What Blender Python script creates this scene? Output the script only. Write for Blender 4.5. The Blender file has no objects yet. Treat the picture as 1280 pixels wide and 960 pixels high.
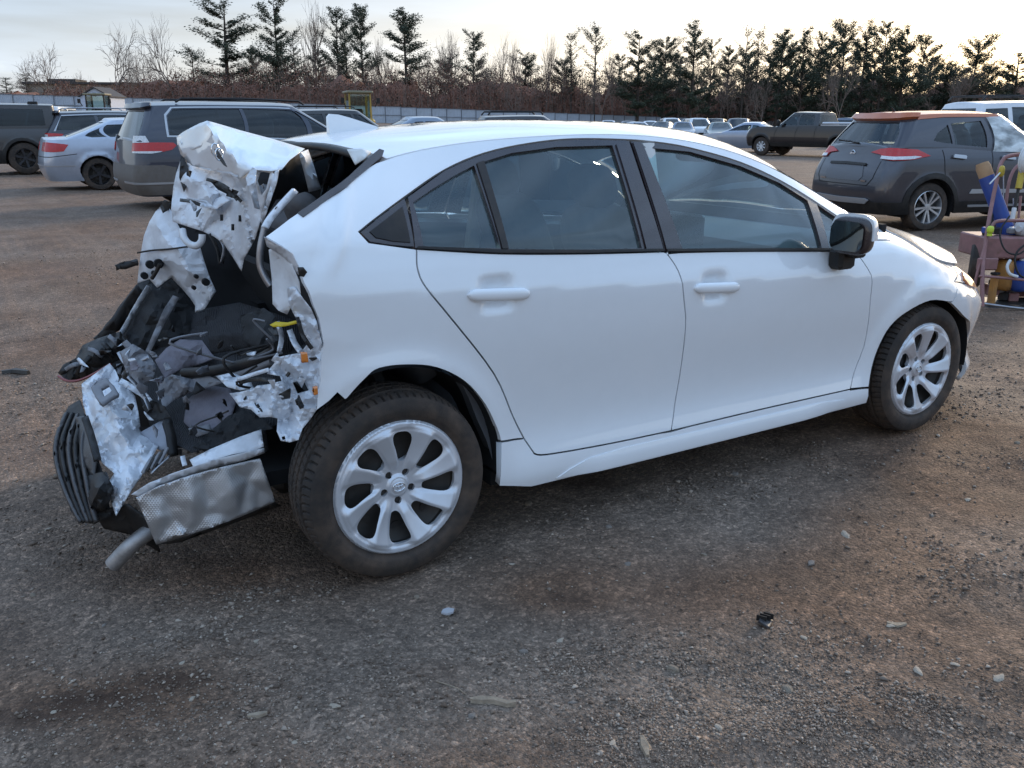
import bpy, bmesh, math, random
import numpy as np
from mathutils import Vector, Matrix
from mathutils.geometry import delaunay_2d_cdt
random.seed(7); RNG = np.random.default_rng(11)
R = math.radians
scene = bpy.context.scene
COL = scene.collection

# ------------------------------------------------------------------ camera
CAM = np.array([-1.069, -3.253, 1.431]); YAW, PITCH, ROLL, FPX = R(58.055), R(16.624), R(0.23), 1099.4
FW = np.array([math.cos(YAW)*math.cos(PITCH), math.sin(YAW)*math.cos(PITCH), -math.sin(PITCH)])
RT = np.cross(FW, [0, 0, 1.]); RT /= np.linalg.norm(RT); UP = np.cross(RT, FW)
RT, UP = math.cos(ROLL)*RT+math.sin(ROLL)*UP, math.cos(ROLL)*UP-math.sin(ROLL)*RT
cd = bpy.data.cameras.new('camera'); cam = bpy.data.objects.new('camera', cd); COL.objects.link(cam)
cd.sensor_width = 36; cd.lens = FPX/1280*36; cd.clip_start = .05; cd.clip_end = 5000
cam.matrix_world = Matrix(((RT[0], UP[0], -FW[0], CAM[0]), (RT[1], UP[1], -FW[1], CAM[1]), (RT[2], UP[2], -FW[2], CAM[2]), (0, 0, 0, 1)))
scene.camera = cam

# ------------------------------------------------------------------ sky and sun
CLOUD = 1.18
SUN_AZ, SUN_EL = R(20), R(20)          # azimuth from +X towards +Y
w = bpy.data.worlds.new('World'); scene.world = w; w.use_nodes = True
nt = w.node_tree; nt.nodes.clear(); N = nt.nodes.new; L = nt.links.new
out = N('ShaderNodeOutputWorld'); bg = N('ShaderNodeBackground'); L(bg.outputs[0], out.inputs[0])
sky = N('ShaderNodeTexSky'); sky.sky_type = 'NISHITA'; sky.sun_disc = False
sky.sun_elevation = SUN_EL; sky.sun_rotation = math.pi/2-SUN_AZ
sky.air_density = 1.3; sky.dust_density = .3; sky.ozone_density = 2.5; sky.altitude = 200
bw = N('ShaderNodeRGBToBW'); L(sky.outputs[0], bw.inputs[0])
tc = N('ShaderNodeTexCoord'); mp = N('ShaderNodeMapping'); mp.inputs['Scale'].default_value = (1, 1, 4.5)
L(tc.outputs['Generated'], mp.inputs[0])
nz = N('ShaderNodeTexNoise'); nz.inputs['Scale'].default_value = 2.1; nz.inputs['Detail'].default_value = 7; nz.inputs['Roughness'].default_value = .55
L(mp.outputs[0], nz.inputs['Vector'])
cr = N('ShaderNodeValToRGB'); cr.color_ramp.elements[0].position = .40; cr.color_ramp.elements[1].position = .68
cr.color_ramp.elements[0].color = (.06, .06, .06, 1); cr.color_ramp.elements[1].color = (.93, .93, .93, 1)
sxyz = N('ShaderNodeSeparateXYZ'); L(tc.outputs['Generated'], sxyz.inputs[0])
el = N('ShaderNodeMapRange'); el.inputs[1].default_value = .02; el.inputs[2].default_value = .75; el.inputs[3].default_value = .34; el.inputs[4].default_value = .04; L(sxyz.outputs[2], el.inputs[0])   # cloud bank towards the horizon, clearing overhead
ad = N('ShaderNodeMath'); L(nz.outputs[0], ad.inputs[0]); L(el.outputs[0], ad.inputs[1]); L(ad.outputs[0], cr.inputs[0])
cl = N('ShaderNodeMix'); cl.data_type = 'RGBA'; cl.blend_type = 'MULTIPLY'; cl.inputs[0].default_value = 1
va = N('ShaderNodeMix'); va.data_type = 'RGBA'; va.blend_type = 'MULTIPLY'; va.inputs[0].default_value = 1; gl = N('ShaderNodeMath'); gl.operation = 'MULTIPLY'; L(bw.outputs[0], gl.inputs[0]); L(bw.outputs[0], gl.inputs[1]); gl2 = N('ShaderNodeMath'); gl2.operation = 'MULTIPLY'; L(gl.outputs[0], gl2.inputs[0]); L(bw.outputs[0], gl2.inputs[1]); L(gl2.outputs[0], va.inputs[6]); va.inputs[7].default_value = (.0040, .0028, .0014, 1)   # sun glow in the cloud
cl.blend_type = 'ADD'; cl.inputs[0].default_value = 1; L(va.outputs[2], cl.inputs[6]); # overcast-like veil with streaks, brightened overhead out of view to lift the car's light
nz2 = N('ShaderNodeTexNoise'); nz2.inputs['Scale'].default_value = 3.3; nz2.inputs['Detail'].default_value = 6; mp2 = N('ShaderNodeMapping'); mp2.inputs['Scale'].default_value = (1, 1, 9); L(tc.outputs['Generated'], mp2.inputs[0]); L(mp2.outputs[0], nz2.inputs['Vector'])
st = N('ShaderNodeMapRange'); st.inputs[1].default_value = .35; st.inputs[2].default_value = .70; st.inputs[3].default_value = .82; st.inputs[4].default_value = 1.35; L(nz2.outputs[0], st.inputs[0])
ze = N('ShaderNodeMapRange'); ze.inputs[1].default_value = .12; ze.inputs[2].default_value = .8; ze.inputs[3].default_value = CLOUD; ze.inputs[4].default_value = CLOUD*2.75; L(sxyz.outputs[2], ze.inputs[0])
zm = N('ShaderNodeMath'); zm.operation = 'MULTIPLY'; L(st.outputs[0], zm.inputs[0]); L(ze.outputs[0], zm.inputs[1])
vc = N('ShaderNodeMix'); vc.data_type = 'RGBA'; vc.blend_type = 'MULTIPLY'; vc.inputs[0].default_value = 1; L(zm.outputs[0], vc.inputs[6]); vc.inputs[7].default_value = (.66, .92, 1.30, 1); L(vc.outputs[2], cl.inputs[7])
mx = N('ShaderNodeMix'); mx.data_type = 'RGBA'; L(cr.outputs[0], mx.inputs[0]); L(sky.outputs[0], mx.inputs[6]); L(cl.outputs[2], mx.inputs[7])
L(mx.outputs[2], bg.inputs[0]); bg.inputs[1].default_value = .15
sd = bpy.data.lights.new('sun', 'SUN'); sd.energy = 1.1; sd.angle = R(16); sd.color = (1, .80, .56)
so = bpy.data.objects.new('sun', sd); COL.objects.link(so)
so.rotation_euler = Vector((math.cos(SUN_AZ)*math.cos(SUN_EL), math.sin(SUN_AZ)*math.cos(SUN_EL), math.sin(SUN_EL))).to_track_quat('Z', 'Y').to_euler()
vs = scene.view_settings; vs.view_transform = 'Standard'; vs.look = 'None'; vs.gamma = 1; vs.exposure = 1.45
scene.cycles.max_bounces = 8; scene.cycles.transparent_max_bounces = 12
try: scene.cycles.use_denoising = True
except Exception: pass

# ------------------------------------------------------------------ helpers
def project(q):
    d = np.asarray(q, float)-CAM; z = d@FW
    return np.stack([640+FPX*(d@RT)/z, 480-FPX*(d@UP)/z], -1)
def ray(px, py): return FW+RT*(px-640)/FPX-UP*(py-480)/FPX
def onY(px, py, Y): d = ray(px, py); return CAM+(Y-CAM[1])/d[1]*d
def onZ(px, py, Z=0.): d = ray(px, py); return CAM+(Z-CAM[2])/d[2]*d
def onX(px, py, X): d = ray(px, py); return CAM+(X-CAM[0])/d[0]*d
def atD(px, py, D): return CAM+D*ray(px, py)

class Spl:                                     # natural cubic through points, linear beyond the ends
    def __init__(s, pts):
        p = np.array(sorted([tuple(map(float, a)) for a in pts])); s.x, s.y = p[:, 0], p[:, 1]; n = len(p); h = np.diff(s.x)
        A = np.eye(n); b = np.zeros(n)
        for i in range(1, n-1):
            A[i, i-1], A[i, i], A[i, i+1] = h[i-1], 2*(h[i-1]+h[i]), h[i]
            b[i] = 6*((s.y[i+1]-s.y[i])/h[i]-(s.y[i]-s.y[i-1])/h[i-1])
        s.m = np.linalg.solve(A, b); s.h = h
    def __call__(s, q):
        q = np.asarray(q, float); c = np.clip(q, s.x[0], s.x[-1]); i = np.clip(np.searchsorted(s.x, c)-1, 0, len(s.h)-1)
        a, bb, h = s.x[i+1]-c, c-s.x[i], s.h[i]
        v = (s.m[i]*a**3+s.m[i+1]*bb**3)/(6*h)+(s.y[i]/h-s.m[i]*h/6)*a+(s.y[i+1]/h-s.m[i+1]*h/6)*bb
        s0 = (s.y[1]-s.y[0])/s.h[0]-s.h[0]*(2*s.m[0]+s.m[1])/6
        s1 = (s.y[-1]-s.y[-2])/s.h[-1]+s.h[-1]*(2*s.m[-1]+s.m[-2])/6
        return v+np.minimum(q-s.x[0], 0)*s0+np.maximum(q-s.x[-1], 0)*s1
def Lin(pts):
    p = np.array(sorted([tuple(map(float, a)) for a in pts])); return lambda q: np.interp(q, p[:, 0], p[:, 1])
def sstep(a, b, x): t = np.clip((np.asarray(x, float)-a)/(b-a), 0, 1); return t*t*(3-2*t)

class Path:                                    # smooth plan curve by arc length
    def __init__(s, pts, s0=0.):
        p = np.array(pts, float); c = np.r_[0, np.cumsum(np.linalg.norm(np.diff(p, axis=0), axis=1))]+s0
        s.fx, s.fy = Spl(np.c_[c, p[:, 0]]), Spl(np.c_[c, p[:, 1]]); s.a, s.b = c[0], c[-1]
        s.tab = np.linspace(c[0], c[-1], 400); s.tx = s.fx(s.tab)
    def __call__(s, q): return s.fx(q), s.fy(q)
    def nrm(s, q):
        e = 1e-3; dx, dy = s.fx(q+e)-s.fx(q-e), s.fy(q+e)-s.fy(q-e); l = np.hypot(dx, dy)+1e-9
        return -dy/l, dx/l
    def at_x(s, x): return np.interp(x, s.tx, s.tab)

def new_obj(name, me, mat=None, parent=None):
    o = bpy.data.objects.new(name, me); COL.objects.link(o)
    if mat is not None and len(me.materials) == 0: me.materials.append(mat)
    if parent is not None: o.parent = parent
    return o
def mesh(name, V, F, mat, parent=None, smooth=None, normals=None):
    me = bpy.data.meshes.new(name); me.from_pydata([tuple(v) for v in np.asarray(V, float).tolist()], [], [tuple(int(i) for i in f) for f in F]); me.update()
    if smooth is not None:
        me.polygons.foreach_set('use_smooth', [True]*len(me.polygons))
        if normals is not None: me.normals_split_custom_set_from_vertices([tuple(n) for n in np.asarray(normals).tolist()])
        elif smooth < 180: me.set_sharp_from_angle(angle=R(smooth))
    return new_obj(name, me, mat, parent)
def tag(o, label=None, cat=None, group=None, kind=None):
    if label: o['label'] = label
    if cat: o['category'] = cat
    if group: o['group'] = group
    if kind: o['kind'] = kind
    return o
def empty(name, loc=(0, 0, 0), rz=0., **k):
    o = bpy.data.objects.new(name, None); COL.objects.link(o); o.location = loc; o.rotation_euler = (0, 0, rz); o.empty_display_size = .1
    return tag(o, **k)
def copy_tree(o, parent=None):
    c = o.copy(); COL.objects.link(c); c.parent = parent
    for ch in list(o.children): copy_tree(ch, c)
    return c

class MB:                                      # mesh collector
    def __init__(s): s.V = []; s.F = []; s.n = 0
    def add(s, V, F):
        V = np.asarray(V, float); s.V.append(V); s.F += [tuple(i+s.n for i in f) for f in F]; s.n += len(V); return s
    def box(s, c, d, rot=None, bev=0.):
        x, y, z = [q/2 for q in d]
        if bev:
            b = bev; V = []; 
            for sx in (-1, 1):
                for sy in (-1, 1):
                    for sz in (-1, 1): V += [(sx*(x-b), sy*(y-b), sz*z), (sx*(x-b), sy*y, sz*(z-b)), (sx*x, sy*(y-b), sz*(z-b))]
            bm = bmesh.new(); vs_ = [bm.verts.new(v) for v in V]; r = bmesh.ops.convex_hull(bm, input=vs_); bm.verts.index_update()
            bmesh.ops.recalc_face_normals(bm, faces=bm.faces)
            V = np.array([v.co[:] for v in bm.verts]); F = [tuple(v.index for v in f.verts) for f in bm.faces]; bm.free()
        else:
            V = np.array([(sx*x, sy*y, sz*z) for sx in (-1, 1) for sy in (-1, 1) for sz in (-1, 1)])
            F = [(0, 1, 3, 2), (4, 6, 7, 5), (0, 4, 5, 1), (2, 3, 7, 6), (0, 2, 6, 4), (1, 5, 7, 3)]
        if rot is not None: V = V@np.array(rot.to_matrix() if hasattr(rot, 'to_matrix') else rot).T
        return s.add(V+np.asarray(c, float), F)
    def tube(s, pts, r, n=8, cap=True, flat=1.):
        P = np.asarray(pts, float); m = len(P); r = np.broadcast_to(np.asarray(r, float), (m,)); T = np.gradient(P, axis=0); T /= np.linalg.norm(T, axis=1)[:, None]+1e-12
        u = np.cross(T[0], [0, 0, 1.]);
        if np.linalg.norm(u) < .05: u = np.cross(T[0], [0, 1., 0])
        V = []; a = np.arange(n)*2*np.pi/n
        for i in range(m):
            u = u-T[i]*(u@T[i]); u /= np.linalg.norm(u)+1e-12; v = np.cross(T[i], u)
            V.append(P[i]+r[i]*(np.cos(a)[:, None]*u+flat*np.sin(a)[:, None]*v))
        F = [(i*n+j, i*n+(j+1) % n, (i+1)*n+(j+1) % n, (i+1)*n+j) for i in range(m-1) for j in range(n)]
        if cap: F += [tuple(range(n-1, -1, -1)), tuple((m-1)*n+j for j in range(n))]
        return s.add(np.concatenate(V), F)
    def lathe(s, prof, n=32, axis=1, c=(0, 0, 0), closed=False):
        # prof: (radius, along)  axis: 0 x,1 y,2 z
        a = np.arange(n)*2*np.pi/n; m = len(prof); V = np.zeros((m, n, 3)); o = [i for i in range(3) if i != axis]
        for i, (r, h) in enumerate(prof): V[i, :, o[0]] = r*np.cos(a); V[i, :, o[1]] = r*np.sin(a); V[i, :, axis] = h
        F = [(i*n+j, i*n+(j+1) % n, ((i+1) % m)*n+(j+1) % n, ((i+1) % m)*n+j) for i in range(m if closed else m-1) for j in range(n)]
        return s.add(V.reshape(-1, 3)+np.asarray(c, float), F)
    def grid(s, V):                            # V (a,b,3)
        a, b = V.shape[:2]
        return s.add(V.reshape(-1, 3), [(i*b+j, i*b+j+1, (i+1)*b+j+1, (i+1)*b+j) for i in range(a-1) for j in range(b-1)])
    def prism(s, poly, fn0, fn1):              # polygon extruded between two maps
        n = len(poly); V = [fn0(p) for p in poly]+[fn1(p) for p in poly]
        return s.add(V, [tuple(range(n)), tuple(range(2*n-1, n-1, -1))]+[(i, i+n, (i+1) % n+n, (i+1) % n) for i in range(n)])
    def build(s, name, mat, parent=None, smooth=35, fix=True):
        o = mesh(name, np.concatenate(s.V), s.F, mat, parent, None)
        if fix:
            bm = bmesh.new(); bm.from_mesh(o.data); bmesh.ops.recalc_face_normals(bm, faces=bm.faces); bm.to_mesh(o.data); bm.free()
        if smooth is not None:
            o.data.polygons.foreach_set('use_smooth', [True]*len(o.data.polygons))
            if smooth < 180: o.data.set_sharp_from_angle(angle=R(smooth))
        return o

def inside(P, poly):
    x, y = P[:, 0], P[:, 1]; q = np.asarray(poly, float); r = np.zeros(len(P), bool); j = len(q)-1
    for i in range(len(q)):
        xi, yi, xj, yj = q[i, 0], q[i, 1], q[j, 0], q[j, 1]
        c = ((yi > y) != (yj > y)) & (x < (xj-xi)*(y-yi)/(yj-yi+1e-15)+xi); r ^= c; j = i
    return r
def resample(poly, res):
    q = np.asarray(poly, float); o = []
    for a, b in zip(q, np.roll(q, -1, 0)):
        n = max(1, int(math.ceil(np.linalg.norm(b-a)/res-.25))); o += [a+(b-a)*k/n for k in range(n)]
    return np.array(o)
def smooth_poly(pts, closed=False, n=4):       # Catmull-Rom through points
    p = np.asarray(pts, float); m = len(p); o = []
    for i in range(m if closed else m-1):
        g = (lambda k: p[k % m]) if closed else (lambda k: p[min(max(k, 0), m-1)])
        a, b, c, d = g(i-1), g(i), g(i+1), g(i+2)
        for k in range(n):
            t = k/n; o.append(.5*((2*b)+(c-a)*t+(2*a-5*b+4*c-d)*t*t+(3*b-a-3*c+d)*t**3))
    if not closed: o.append(p[-1])
    return np.array(o)
def triangulate(outer, holes=(), res=.04, jit=.0):
    loops = [resample(outer, res)]+[resample(h, res) for h in holes]
    B = np.concatenate(loops); E = []; k = 0
    for l in loops: E += [(k+i, k+(i+1) % len(l)) for i in range(len(l))]; k += len(l)
    lo, hi = B.min(0), B.max(0); gx = np.arange(lo[0]+res*.5, hi[0], res); gy = np.arange(lo[1]+res*.5, hi[1], res*.9)
    G = np.array([(x+(res*.5 if j % 2 else 0), y) for j, y in enumerate(gy) for x in gx]).reshape(-1, 2)
    if len(G):
        if jit: G = G+RNG.uniform(-jit, jit, G.shape)*res
        m = inside(G, outer)
        for h in holes: m &= ~inside(G, h)
        G = G[m]
        if len(G):
            d = np.full(len(G), 9e9)
            for a in range(0, len(B), 256): d = np.minimum(d, ((G[:, None]-B[None, a:a+256])**2).sum(2).min(1))
            G = G[d > (res*.45)**2]
    P = np.concatenate([B, G]) if len(G) else B
    r = delaunay_2d_cdt([Vector(p) for p in P], E, [], 0, 1e-7)
    V = np.array([tuple(v) for v in r[0]]); F = np.array([f for f in r[2] if len(f) == 3])
    c = V[F].mean(1); m = inside(c, outer)
    for h in holes: m &= ~inside(c, h)
    F = F[m]; a = V[F]
    s_ = (a[:, 1, 0]-a[:, 0, 0])*(a[:, 2, 1]-a[:, 0, 1])-(a[:, 1, 1]-a[:, 0, 1])*(a[:, 2, 0]-a[:, 0, 0])
    F[s_ < 0] = F[s_ < 0][:, ::-1]
    return V, F
def surf_normals(fn, V, e=2e-3):
    a, b = V[:, 0], V[:, 1]
    n = np.cross(fn(a+e, b)-fn(a-e, b), fn(a, b+e)-fn(a, b-e)); return n/(np.linalg.norm(n, axis=1)[:, None]+1e-12)
def panel(name, outer, fn, mat, parent=None, holes=(), res=.04, off=0., rim=.012, flip=False, mirror=False, exact=True, both=False, dent=None):
    """sheet over polygon 'outer' (minus holes) of a parametric surface fn(a,b)->(n,3); edges folded inwards by rim"""
    V2, F = triangulate(outer, holes, res)
    P = fn(V2[:, 0], V2[:, 1]); n = surf_normals(fn, V2)
    if flip: n = -n; F = F[:, ::-1]
    P = P+n*off
    if dent is not None:
        sg_ = -1. if flip else 1.
        def fd_(a, b): p_ = fn(a, b); m_ = surf_normals(fn, np.stack([a, b], -1))*sg_; return p_+m_*dent(p_)[:, None]
        P = P+n*dent(fn(V2[:, 0], V2[:, 1]))[:, None]; n = surf_normals(fd_, V2, 4e-3)*sg_
    V, FF, NN = P, F.tolist(), n
    if rim:
        ec = {}
        for f in F.tolist():
            for i in range(3): e = (f[i], f[(i+1) % 3]); ec[e] = 1
        be = [e for e in ec if (e[1], e[0]) not in ec]
        vi = sorted({i for e in be for i in e}); k = {v: j for j, v in enumerate(vi)}; n0 = len(V); m = len(vi)
        top, bot = P[vi], P[vi]-n[vi]*rim
        V = np.concatenate([P, top, bot])
        side = np.zeros((m, 3))
        for a_, b_ in be:
            d = np.cross(P[b_]-P[a_], n[a_]); d /= np.linalg.norm(d)+1e-12; side[k[a_]] += d; side[k[b_]] += d
        side /= np.linalg.norm(side, axis=1)[:, None]+1e-12
        FF = FF+[(n0+k[b_], n0+k[a_], n0+m+k[a_], n0+m+k[b_]) for a_, b_ in be]
        NN = np.concatenate([n, side, side])
    if both:
        V = np.concatenate([V, V*[1, -1, 1]]); h = len(V)//2; FF = FF+[tuple(i+h for i in f[::-1]) for f in FF]; NN = np.concatenate([NN, NN*[1, -1, 1]])
    elif mirror: V = V*[1, -1, 1]; FF = [tuple(f[::-1]) for f in FF]; NN = NN*[1, -1, 1]
    return mesh(name, V, FF, mat, parent, 180 if exact else 40, NN if exact else None)
def unproj(px, py, fn, g=(0, 1.)):             # pixel -> parameters on a surface (Newton)
    q = np.array(g, float); e = 1e-4
    for _ in range(30):
        f0 = project(fn(*q))-(px, py); J = np.stack([(project(fn(q[0]+e, q[1]))-(px, py)-f0)/e, (project(fn(q[0], q[1]+e))-(px, py)-f0)/e], 1)
        d = np.linalg.lstsq(J, -f0, rcond=None)[0]; d *= min(1, .3/(np.linalg.norm(d)+1e-9)); q = q+d
        if abs(d).max() < 1e-6: break
    return q

# value noise, numpy
_P = RNG.permutation(512); _P = np.concatenate([_P, _P, _P]); _GV = RNG.uniform(-1, 1, 2048)
def vnoise(p):
    p = np.asarray(p, float); i = np.floor(p).astype(int); f = p-i; u = f*f*(3-2*f); i &= 511
    def h(a, b, c): return _GV[_P[_P[_P[i[..., 0]+a & 511]+(i[..., 1]+b & 511) & 511]+(i[..., 2]+c & 511) & 511]]
    l = lambda a, b, t: a+(b-a)*t
    return l(l(l(h(0, 0, 0), h(1, 0, 0), u[..., 0]), l(h(0, 1, 0), h(1, 1, 0), u[..., 0]), u[..., 1]),
             l(l(h(0, 0, 1), h(1, 0, 1), u[..., 0]), l(h(0, 1, 1), h(1, 1, 1), u[..., 0]), u[..., 1]), u[..., 2])
def fbm(p, o=4, g=.5):
    v = 0; a = 1.; p = np.asarray(p, float)
    for k in range(o): v = v+a*vnoise(p+k*17.3); p = p*2.03; a *= g
    return v

# ------------------------------------------------------------------ materials
def mat(name, col, rough=.5, metal=0., coat=0., spec=.5, var=0., vscale=8., bump=0., bscale=60., rvar=0., col2=None, c2=(.45, .6), c2scale=3., emit=None, dirt=0., dirtcol=(.10, .075, .055)):
    m = bpy.data.materials.new(name); m.use_nodes = True; nt = m.node_tree; N = nt.nodes.new; L = nt.links.new
    b = nt.nodes['Principled BSDF']; b.inputs['Base Color'].default_value = (*col, 1); b.inputs['Roughness'].default_value = rough
    b.inputs['Metallic'].default_value = metal; b.inputs['Coat Weight'].default_value = coat; b.inputs['Coat Roughness'].default_value = .03; b.inputs['Coat IOR'].default_value = 1.6
    b.inputs['Specular IOR Level'].default_value = spec
    if emit: b.inputs['Emission Color'].default_value = (*emit[:3], 1); b.inputs['Emission Strength'].default_value = emit[3]
    tc = N('ShaderNodeTexCoord'); src = None
    def noise(sc, det=4):
        n = N('ShaderNodeTexNoise'); n.inputs['Scale'].default_value = sc; n.inputs['Detail'].default_value = det; n.inputs['Roughness'].default_value = .6; L(tc.outputs['Object'], n.inputs['Vector']); return n
    rgb = N('ShaderNodeRGB'); rgb.outputs[0].default_value = (*col, 1); src = rgb.outputs[0]
    if col2 is not None:
        n = noise(c2scale, 6); r = N('ShaderNodeValToRGB'); r.color_ramp.elements[0].position, r.color_ramp.elements[1].position = c2; L(n.outputs[0], r.inputs[0])
        x = N('ShaderNodeMix'); x.data_type = 'RGBA'; L(r.outputs[0], x.inputs[0]); L(src, x.inputs[6]); x.inputs[7].default_value = (*col2, 1); src = x.outputs[2]
    if var:
        n = noise(vscale); mr = N('ShaderNodeMapRange'); mr.inputs[1].default_value = .3; mr.inputs[2].default_value = .7; mr.inputs[3].default_value = 1-var; mr.inputs[4].default_value = 1+var; L(n.outputs[0], mr.inputs[0])
        x = N('ShaderNodeMix'); x.data_type = 'RGBA'; x.blend_type = 'MULTIPLY'; x.inputs[0].default_value = 1; L(src, x.inputs[6]); L(mr.outputs[0], x.inputs[7]); src = x.outputs[2]
    if dirt:
        n = noise(2.3, 8); n2 = noise(19, 6)
        ad = N('ShaderNodeMath'); ad.operation = 'MULTIPLY'; L(n.outputs[0], ad.inputs[0]); L(n2.outputs[0], ad.inputs[1])
        mr = N('ShaderNodeMapRange'); mr.inputs[1].default_value = .16; mr.inputs[2].default_value = .42; mr.inputs[3].default_value = 0; mr.inputs[4].default_value = dirt; L(ad.outputs[0], mr.inputs[0])
        x = N('ShaderNodeMix'); x.data_type = 'RGBA'; L(mr.outputs[0], x.inputs[0]); L(src, x.inputs[6]); x.inputs[7].default_value = (*dirtcol, 1); src = x.outputs[2]
    L(src, b.inputs['Base Color'])
    if rvar:
        n = noise(vscale*1.7); mr = N('ShaderNodeMapRange'); mr.inputs[1].default_value = .3; mr.inputs[2].default_value = .7; mr.inputs[3].default_value = max(0, rough-rvar); mr.inputs[4].default_value = rough+rvar; L(n.outputs[0], mr.inputs[0]); L(mr.outputs[0], b.inputs['Roughness'])
    if bump:
        n = noise(bscale, 5); bp = N('ShaderNodeBump'); bp.inputs['Strength'].default_value = bump; bp.inputs['Distance'].default_value = .01; L(n.outputs[0], bp.inputs['Height']); L(bp.outputs[0], b.inputs['Normal'])
    return m
def glass_mat(name, tint=(.75, .88, .86), refl=1.0, rough=.01, sky_haze=0.):
    m = bpy.data.materials.new(name); m.use_nodes = True; nt = m.node_tree; nt.nodes.clear(); N = nt.nodes.new; L = nt.links.new
    o = N('ShaderNodeOutputMaterial'); t = N('ShaderNodeBsdfTransparent'); t.inputs[0].default_value = (*tint, 1)
    g = N('ShaderNodeBsdfGlossy'); g.inputs['Roughness'].default_value = rough; g.inputs['Color'].default_value = (.95, .98, 1, 1)
    f = N('ShaderNodeFresnel'); f.inputs[0].default_value = 1.52; k = N('ShaderNodeMath'); k.operation = 'MULTIPLY_ADD'; k.inputs[1].default_value = 1.15*refl; k.inputs[2].default_value = .0; k.use_clamp = True; L(f.outputs[0], k.inputs[0])
    x = N('ShaderNodeMixShader'); L(k.outputs[0], x.inputs[0]); src = t.outputs[0]
    if sky_haze:                                   # pale teal diffuse film, painted in for sky haze reflected by the pane
        df = N('ShaderNodeBsdfDiffuse'); df.inputs[0].default_value = (.52, .74, .76, 1); dm = N('ShaderNodeMixShader'); tcd = N('ShaderNodeTexCoord'); nd = N('ShaderNodeTexNoise'); nd.inputs['Scale'].default_value = 3.; nd.inputs['Detail'].default_value = 6; L(tcd.outputs['Object'], nd.inputs['Vector'])
        mrd = N('ShaderNodeMapRange'); mrd.inputs[1].default_value = .3; mrd.inputs[2].default_value = .7; mrd.inputs[3].default_value = sky_haze*.7; mrd.inputs[4].default_value = sky_haze*1.3; L(nd.outputs[0], mrd.inputs[0]); L(mrd.outputs[0], dm.inputs[0]); L(t.outputs[0], dm.inputs[1]); L(df.outputs[0], dm.inputs[2]); src = dm.outputs[0]
    L(src, x.inputs[1]); L(g.outputs[0], x.inputs[2]); L(x.outputs[0], o.inputs[0])
    return m

M = {}
M['white'] = mat('white_paint', (.79, .81, .83), .22, coat=1., var=.006, vscale=3, dirt=.035, dirtcol=(.30, .27, .24))
M['white_in'] = mat('white_inner_paint', (.72, .74, .77), .45, coat=.35, var=.06, vscale=9, dirt=.30, dirtcol=(.16, .14, .12), bump=.12, bscale=40)
M['black_gloss'] = mat('black_gloss_trim', (.032, .022, .023), .28, coat=.4, rvar=.06, vscale=20)
M['black_plastic'] = mat('black_plastic', (.015, .0145, .015), .5, spec=.3, bump=.1, bscale=300, dirt=.25, var=.2)
M['black_rubber'] = mat('tyre_rubber', (.026, .021, .018), .8, bump=.2, bscale=160, dirt=.95, dirtcol=(.095, .064, .045))
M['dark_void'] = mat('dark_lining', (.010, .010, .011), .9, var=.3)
M['carpet'] = mat('dark_carpet', (.018, .018, .020), .95, bump=.5, bscale=400, var=.35, vscale=14, dirt=.3)
M['silver'] = mat('silver_wheel_cover', (.64, .66, .70), .40, metal=.45, coat=.1, dirt=.10, dirtcol=(.25, .21, .18), var=.03)
M['steel'] = mat('bare_steel', (.38, .38, .40), .38, metal=.9, var=.2, rvar=.1, dirt=.35)
M['dark_steel'] = mat('dark_steel', (.05, .048, .046), .55, metal=.6, var=.3, dirt=.3)
M['chrome'] = mat('chrome', (.75, .76, .78), .12, metal=1.)
M['mirror'] = mat('dark_mirror', (.10, .115, .12), .04, metal=1.)  # dark tint stands in for the dark surroundings the mirror would reflect
M['glass'] = glass_mat('car_glass', (.82, 1.0, 1.0), 1.15, sky_haze=.055)
M['glass_dark'] = glass_mat('privacy_glass', (.10, .12, .13), 1.0)
M['glass_mid'] = glass_mat('tinted_glass', (.50, .60, .62), 1.0)
M['seat'] = mat('seat_fabric', (.12, .125, .135), .9, bump=.3, bscale=500, var=.15)
M['dash'] = mat('dash_plastic', (.11, .113, .12), .6, bump=.15, bscale=300)
M['headliner'] = mat('headliner_fabric', (.70, .70, .68), .95, bump=.2, bscale=400)
M['grey_plastic'] = mat('grey_plastic', (.20, .20, .215), .55, var=.1, dirt=.25)
M['amber'] = mat('amber_lens', (.65, .20, .03), .15, coat=1.)
M['red_lens'] = mat('red_lens', (.46, .010, .010), .25, coat=.3, var=.15, vscale=30)
M['white_lens'] = mat('white_lens', (.62, .63, .65), .12, coat=1., var=.2, vscale=40)
# ================================================================== crashed white sedan
# world frame = car frame: X forward from the rear axle, Y left, Z up; right side is at -Y
car = empty('crashed_sedan', (0, 0, 0), label='white four-door sedan with its rear end crushed and torn open', cat='car')
PLAN = Path([(-1.0, .80), (-.6, .855), (-.2, .882), (.3, .890), (1.2, .892), (2.0, .889), (2.5, .886), (2.8, .880), (3.0, .866), (3.18, .826), (3.33, .75), (3.45, .63), (3.53, .47), (3.58, .25), (3.595, 0)], -1.)
ZB = Spl([(-1., 1.12), (-.4, 1.095), (.1, 1.06), (1.1, .987), (2., .924), (2.4, .875), (2.7, .80), (3., .70), (3.3, .63), (3.6, .58), (4.1, .55)])
ZR = Spl([(-1., .99), (-.7, 1.04), (-.4, 1.135), (-.15, 1.235), (.05, 1.305), (.3, 1.352), (.7, 1.382), (1.1, 1.385), (1.5, 1.342), (1.9, 1.225), (2.2, 1.085), (2.42, .985), (2.55, .945), (2.67, .905), (2.80, .853), (2.98, .785), (3.18, .750), (3.5, .70), (3.8, .655), (4.1, .64)])
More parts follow.
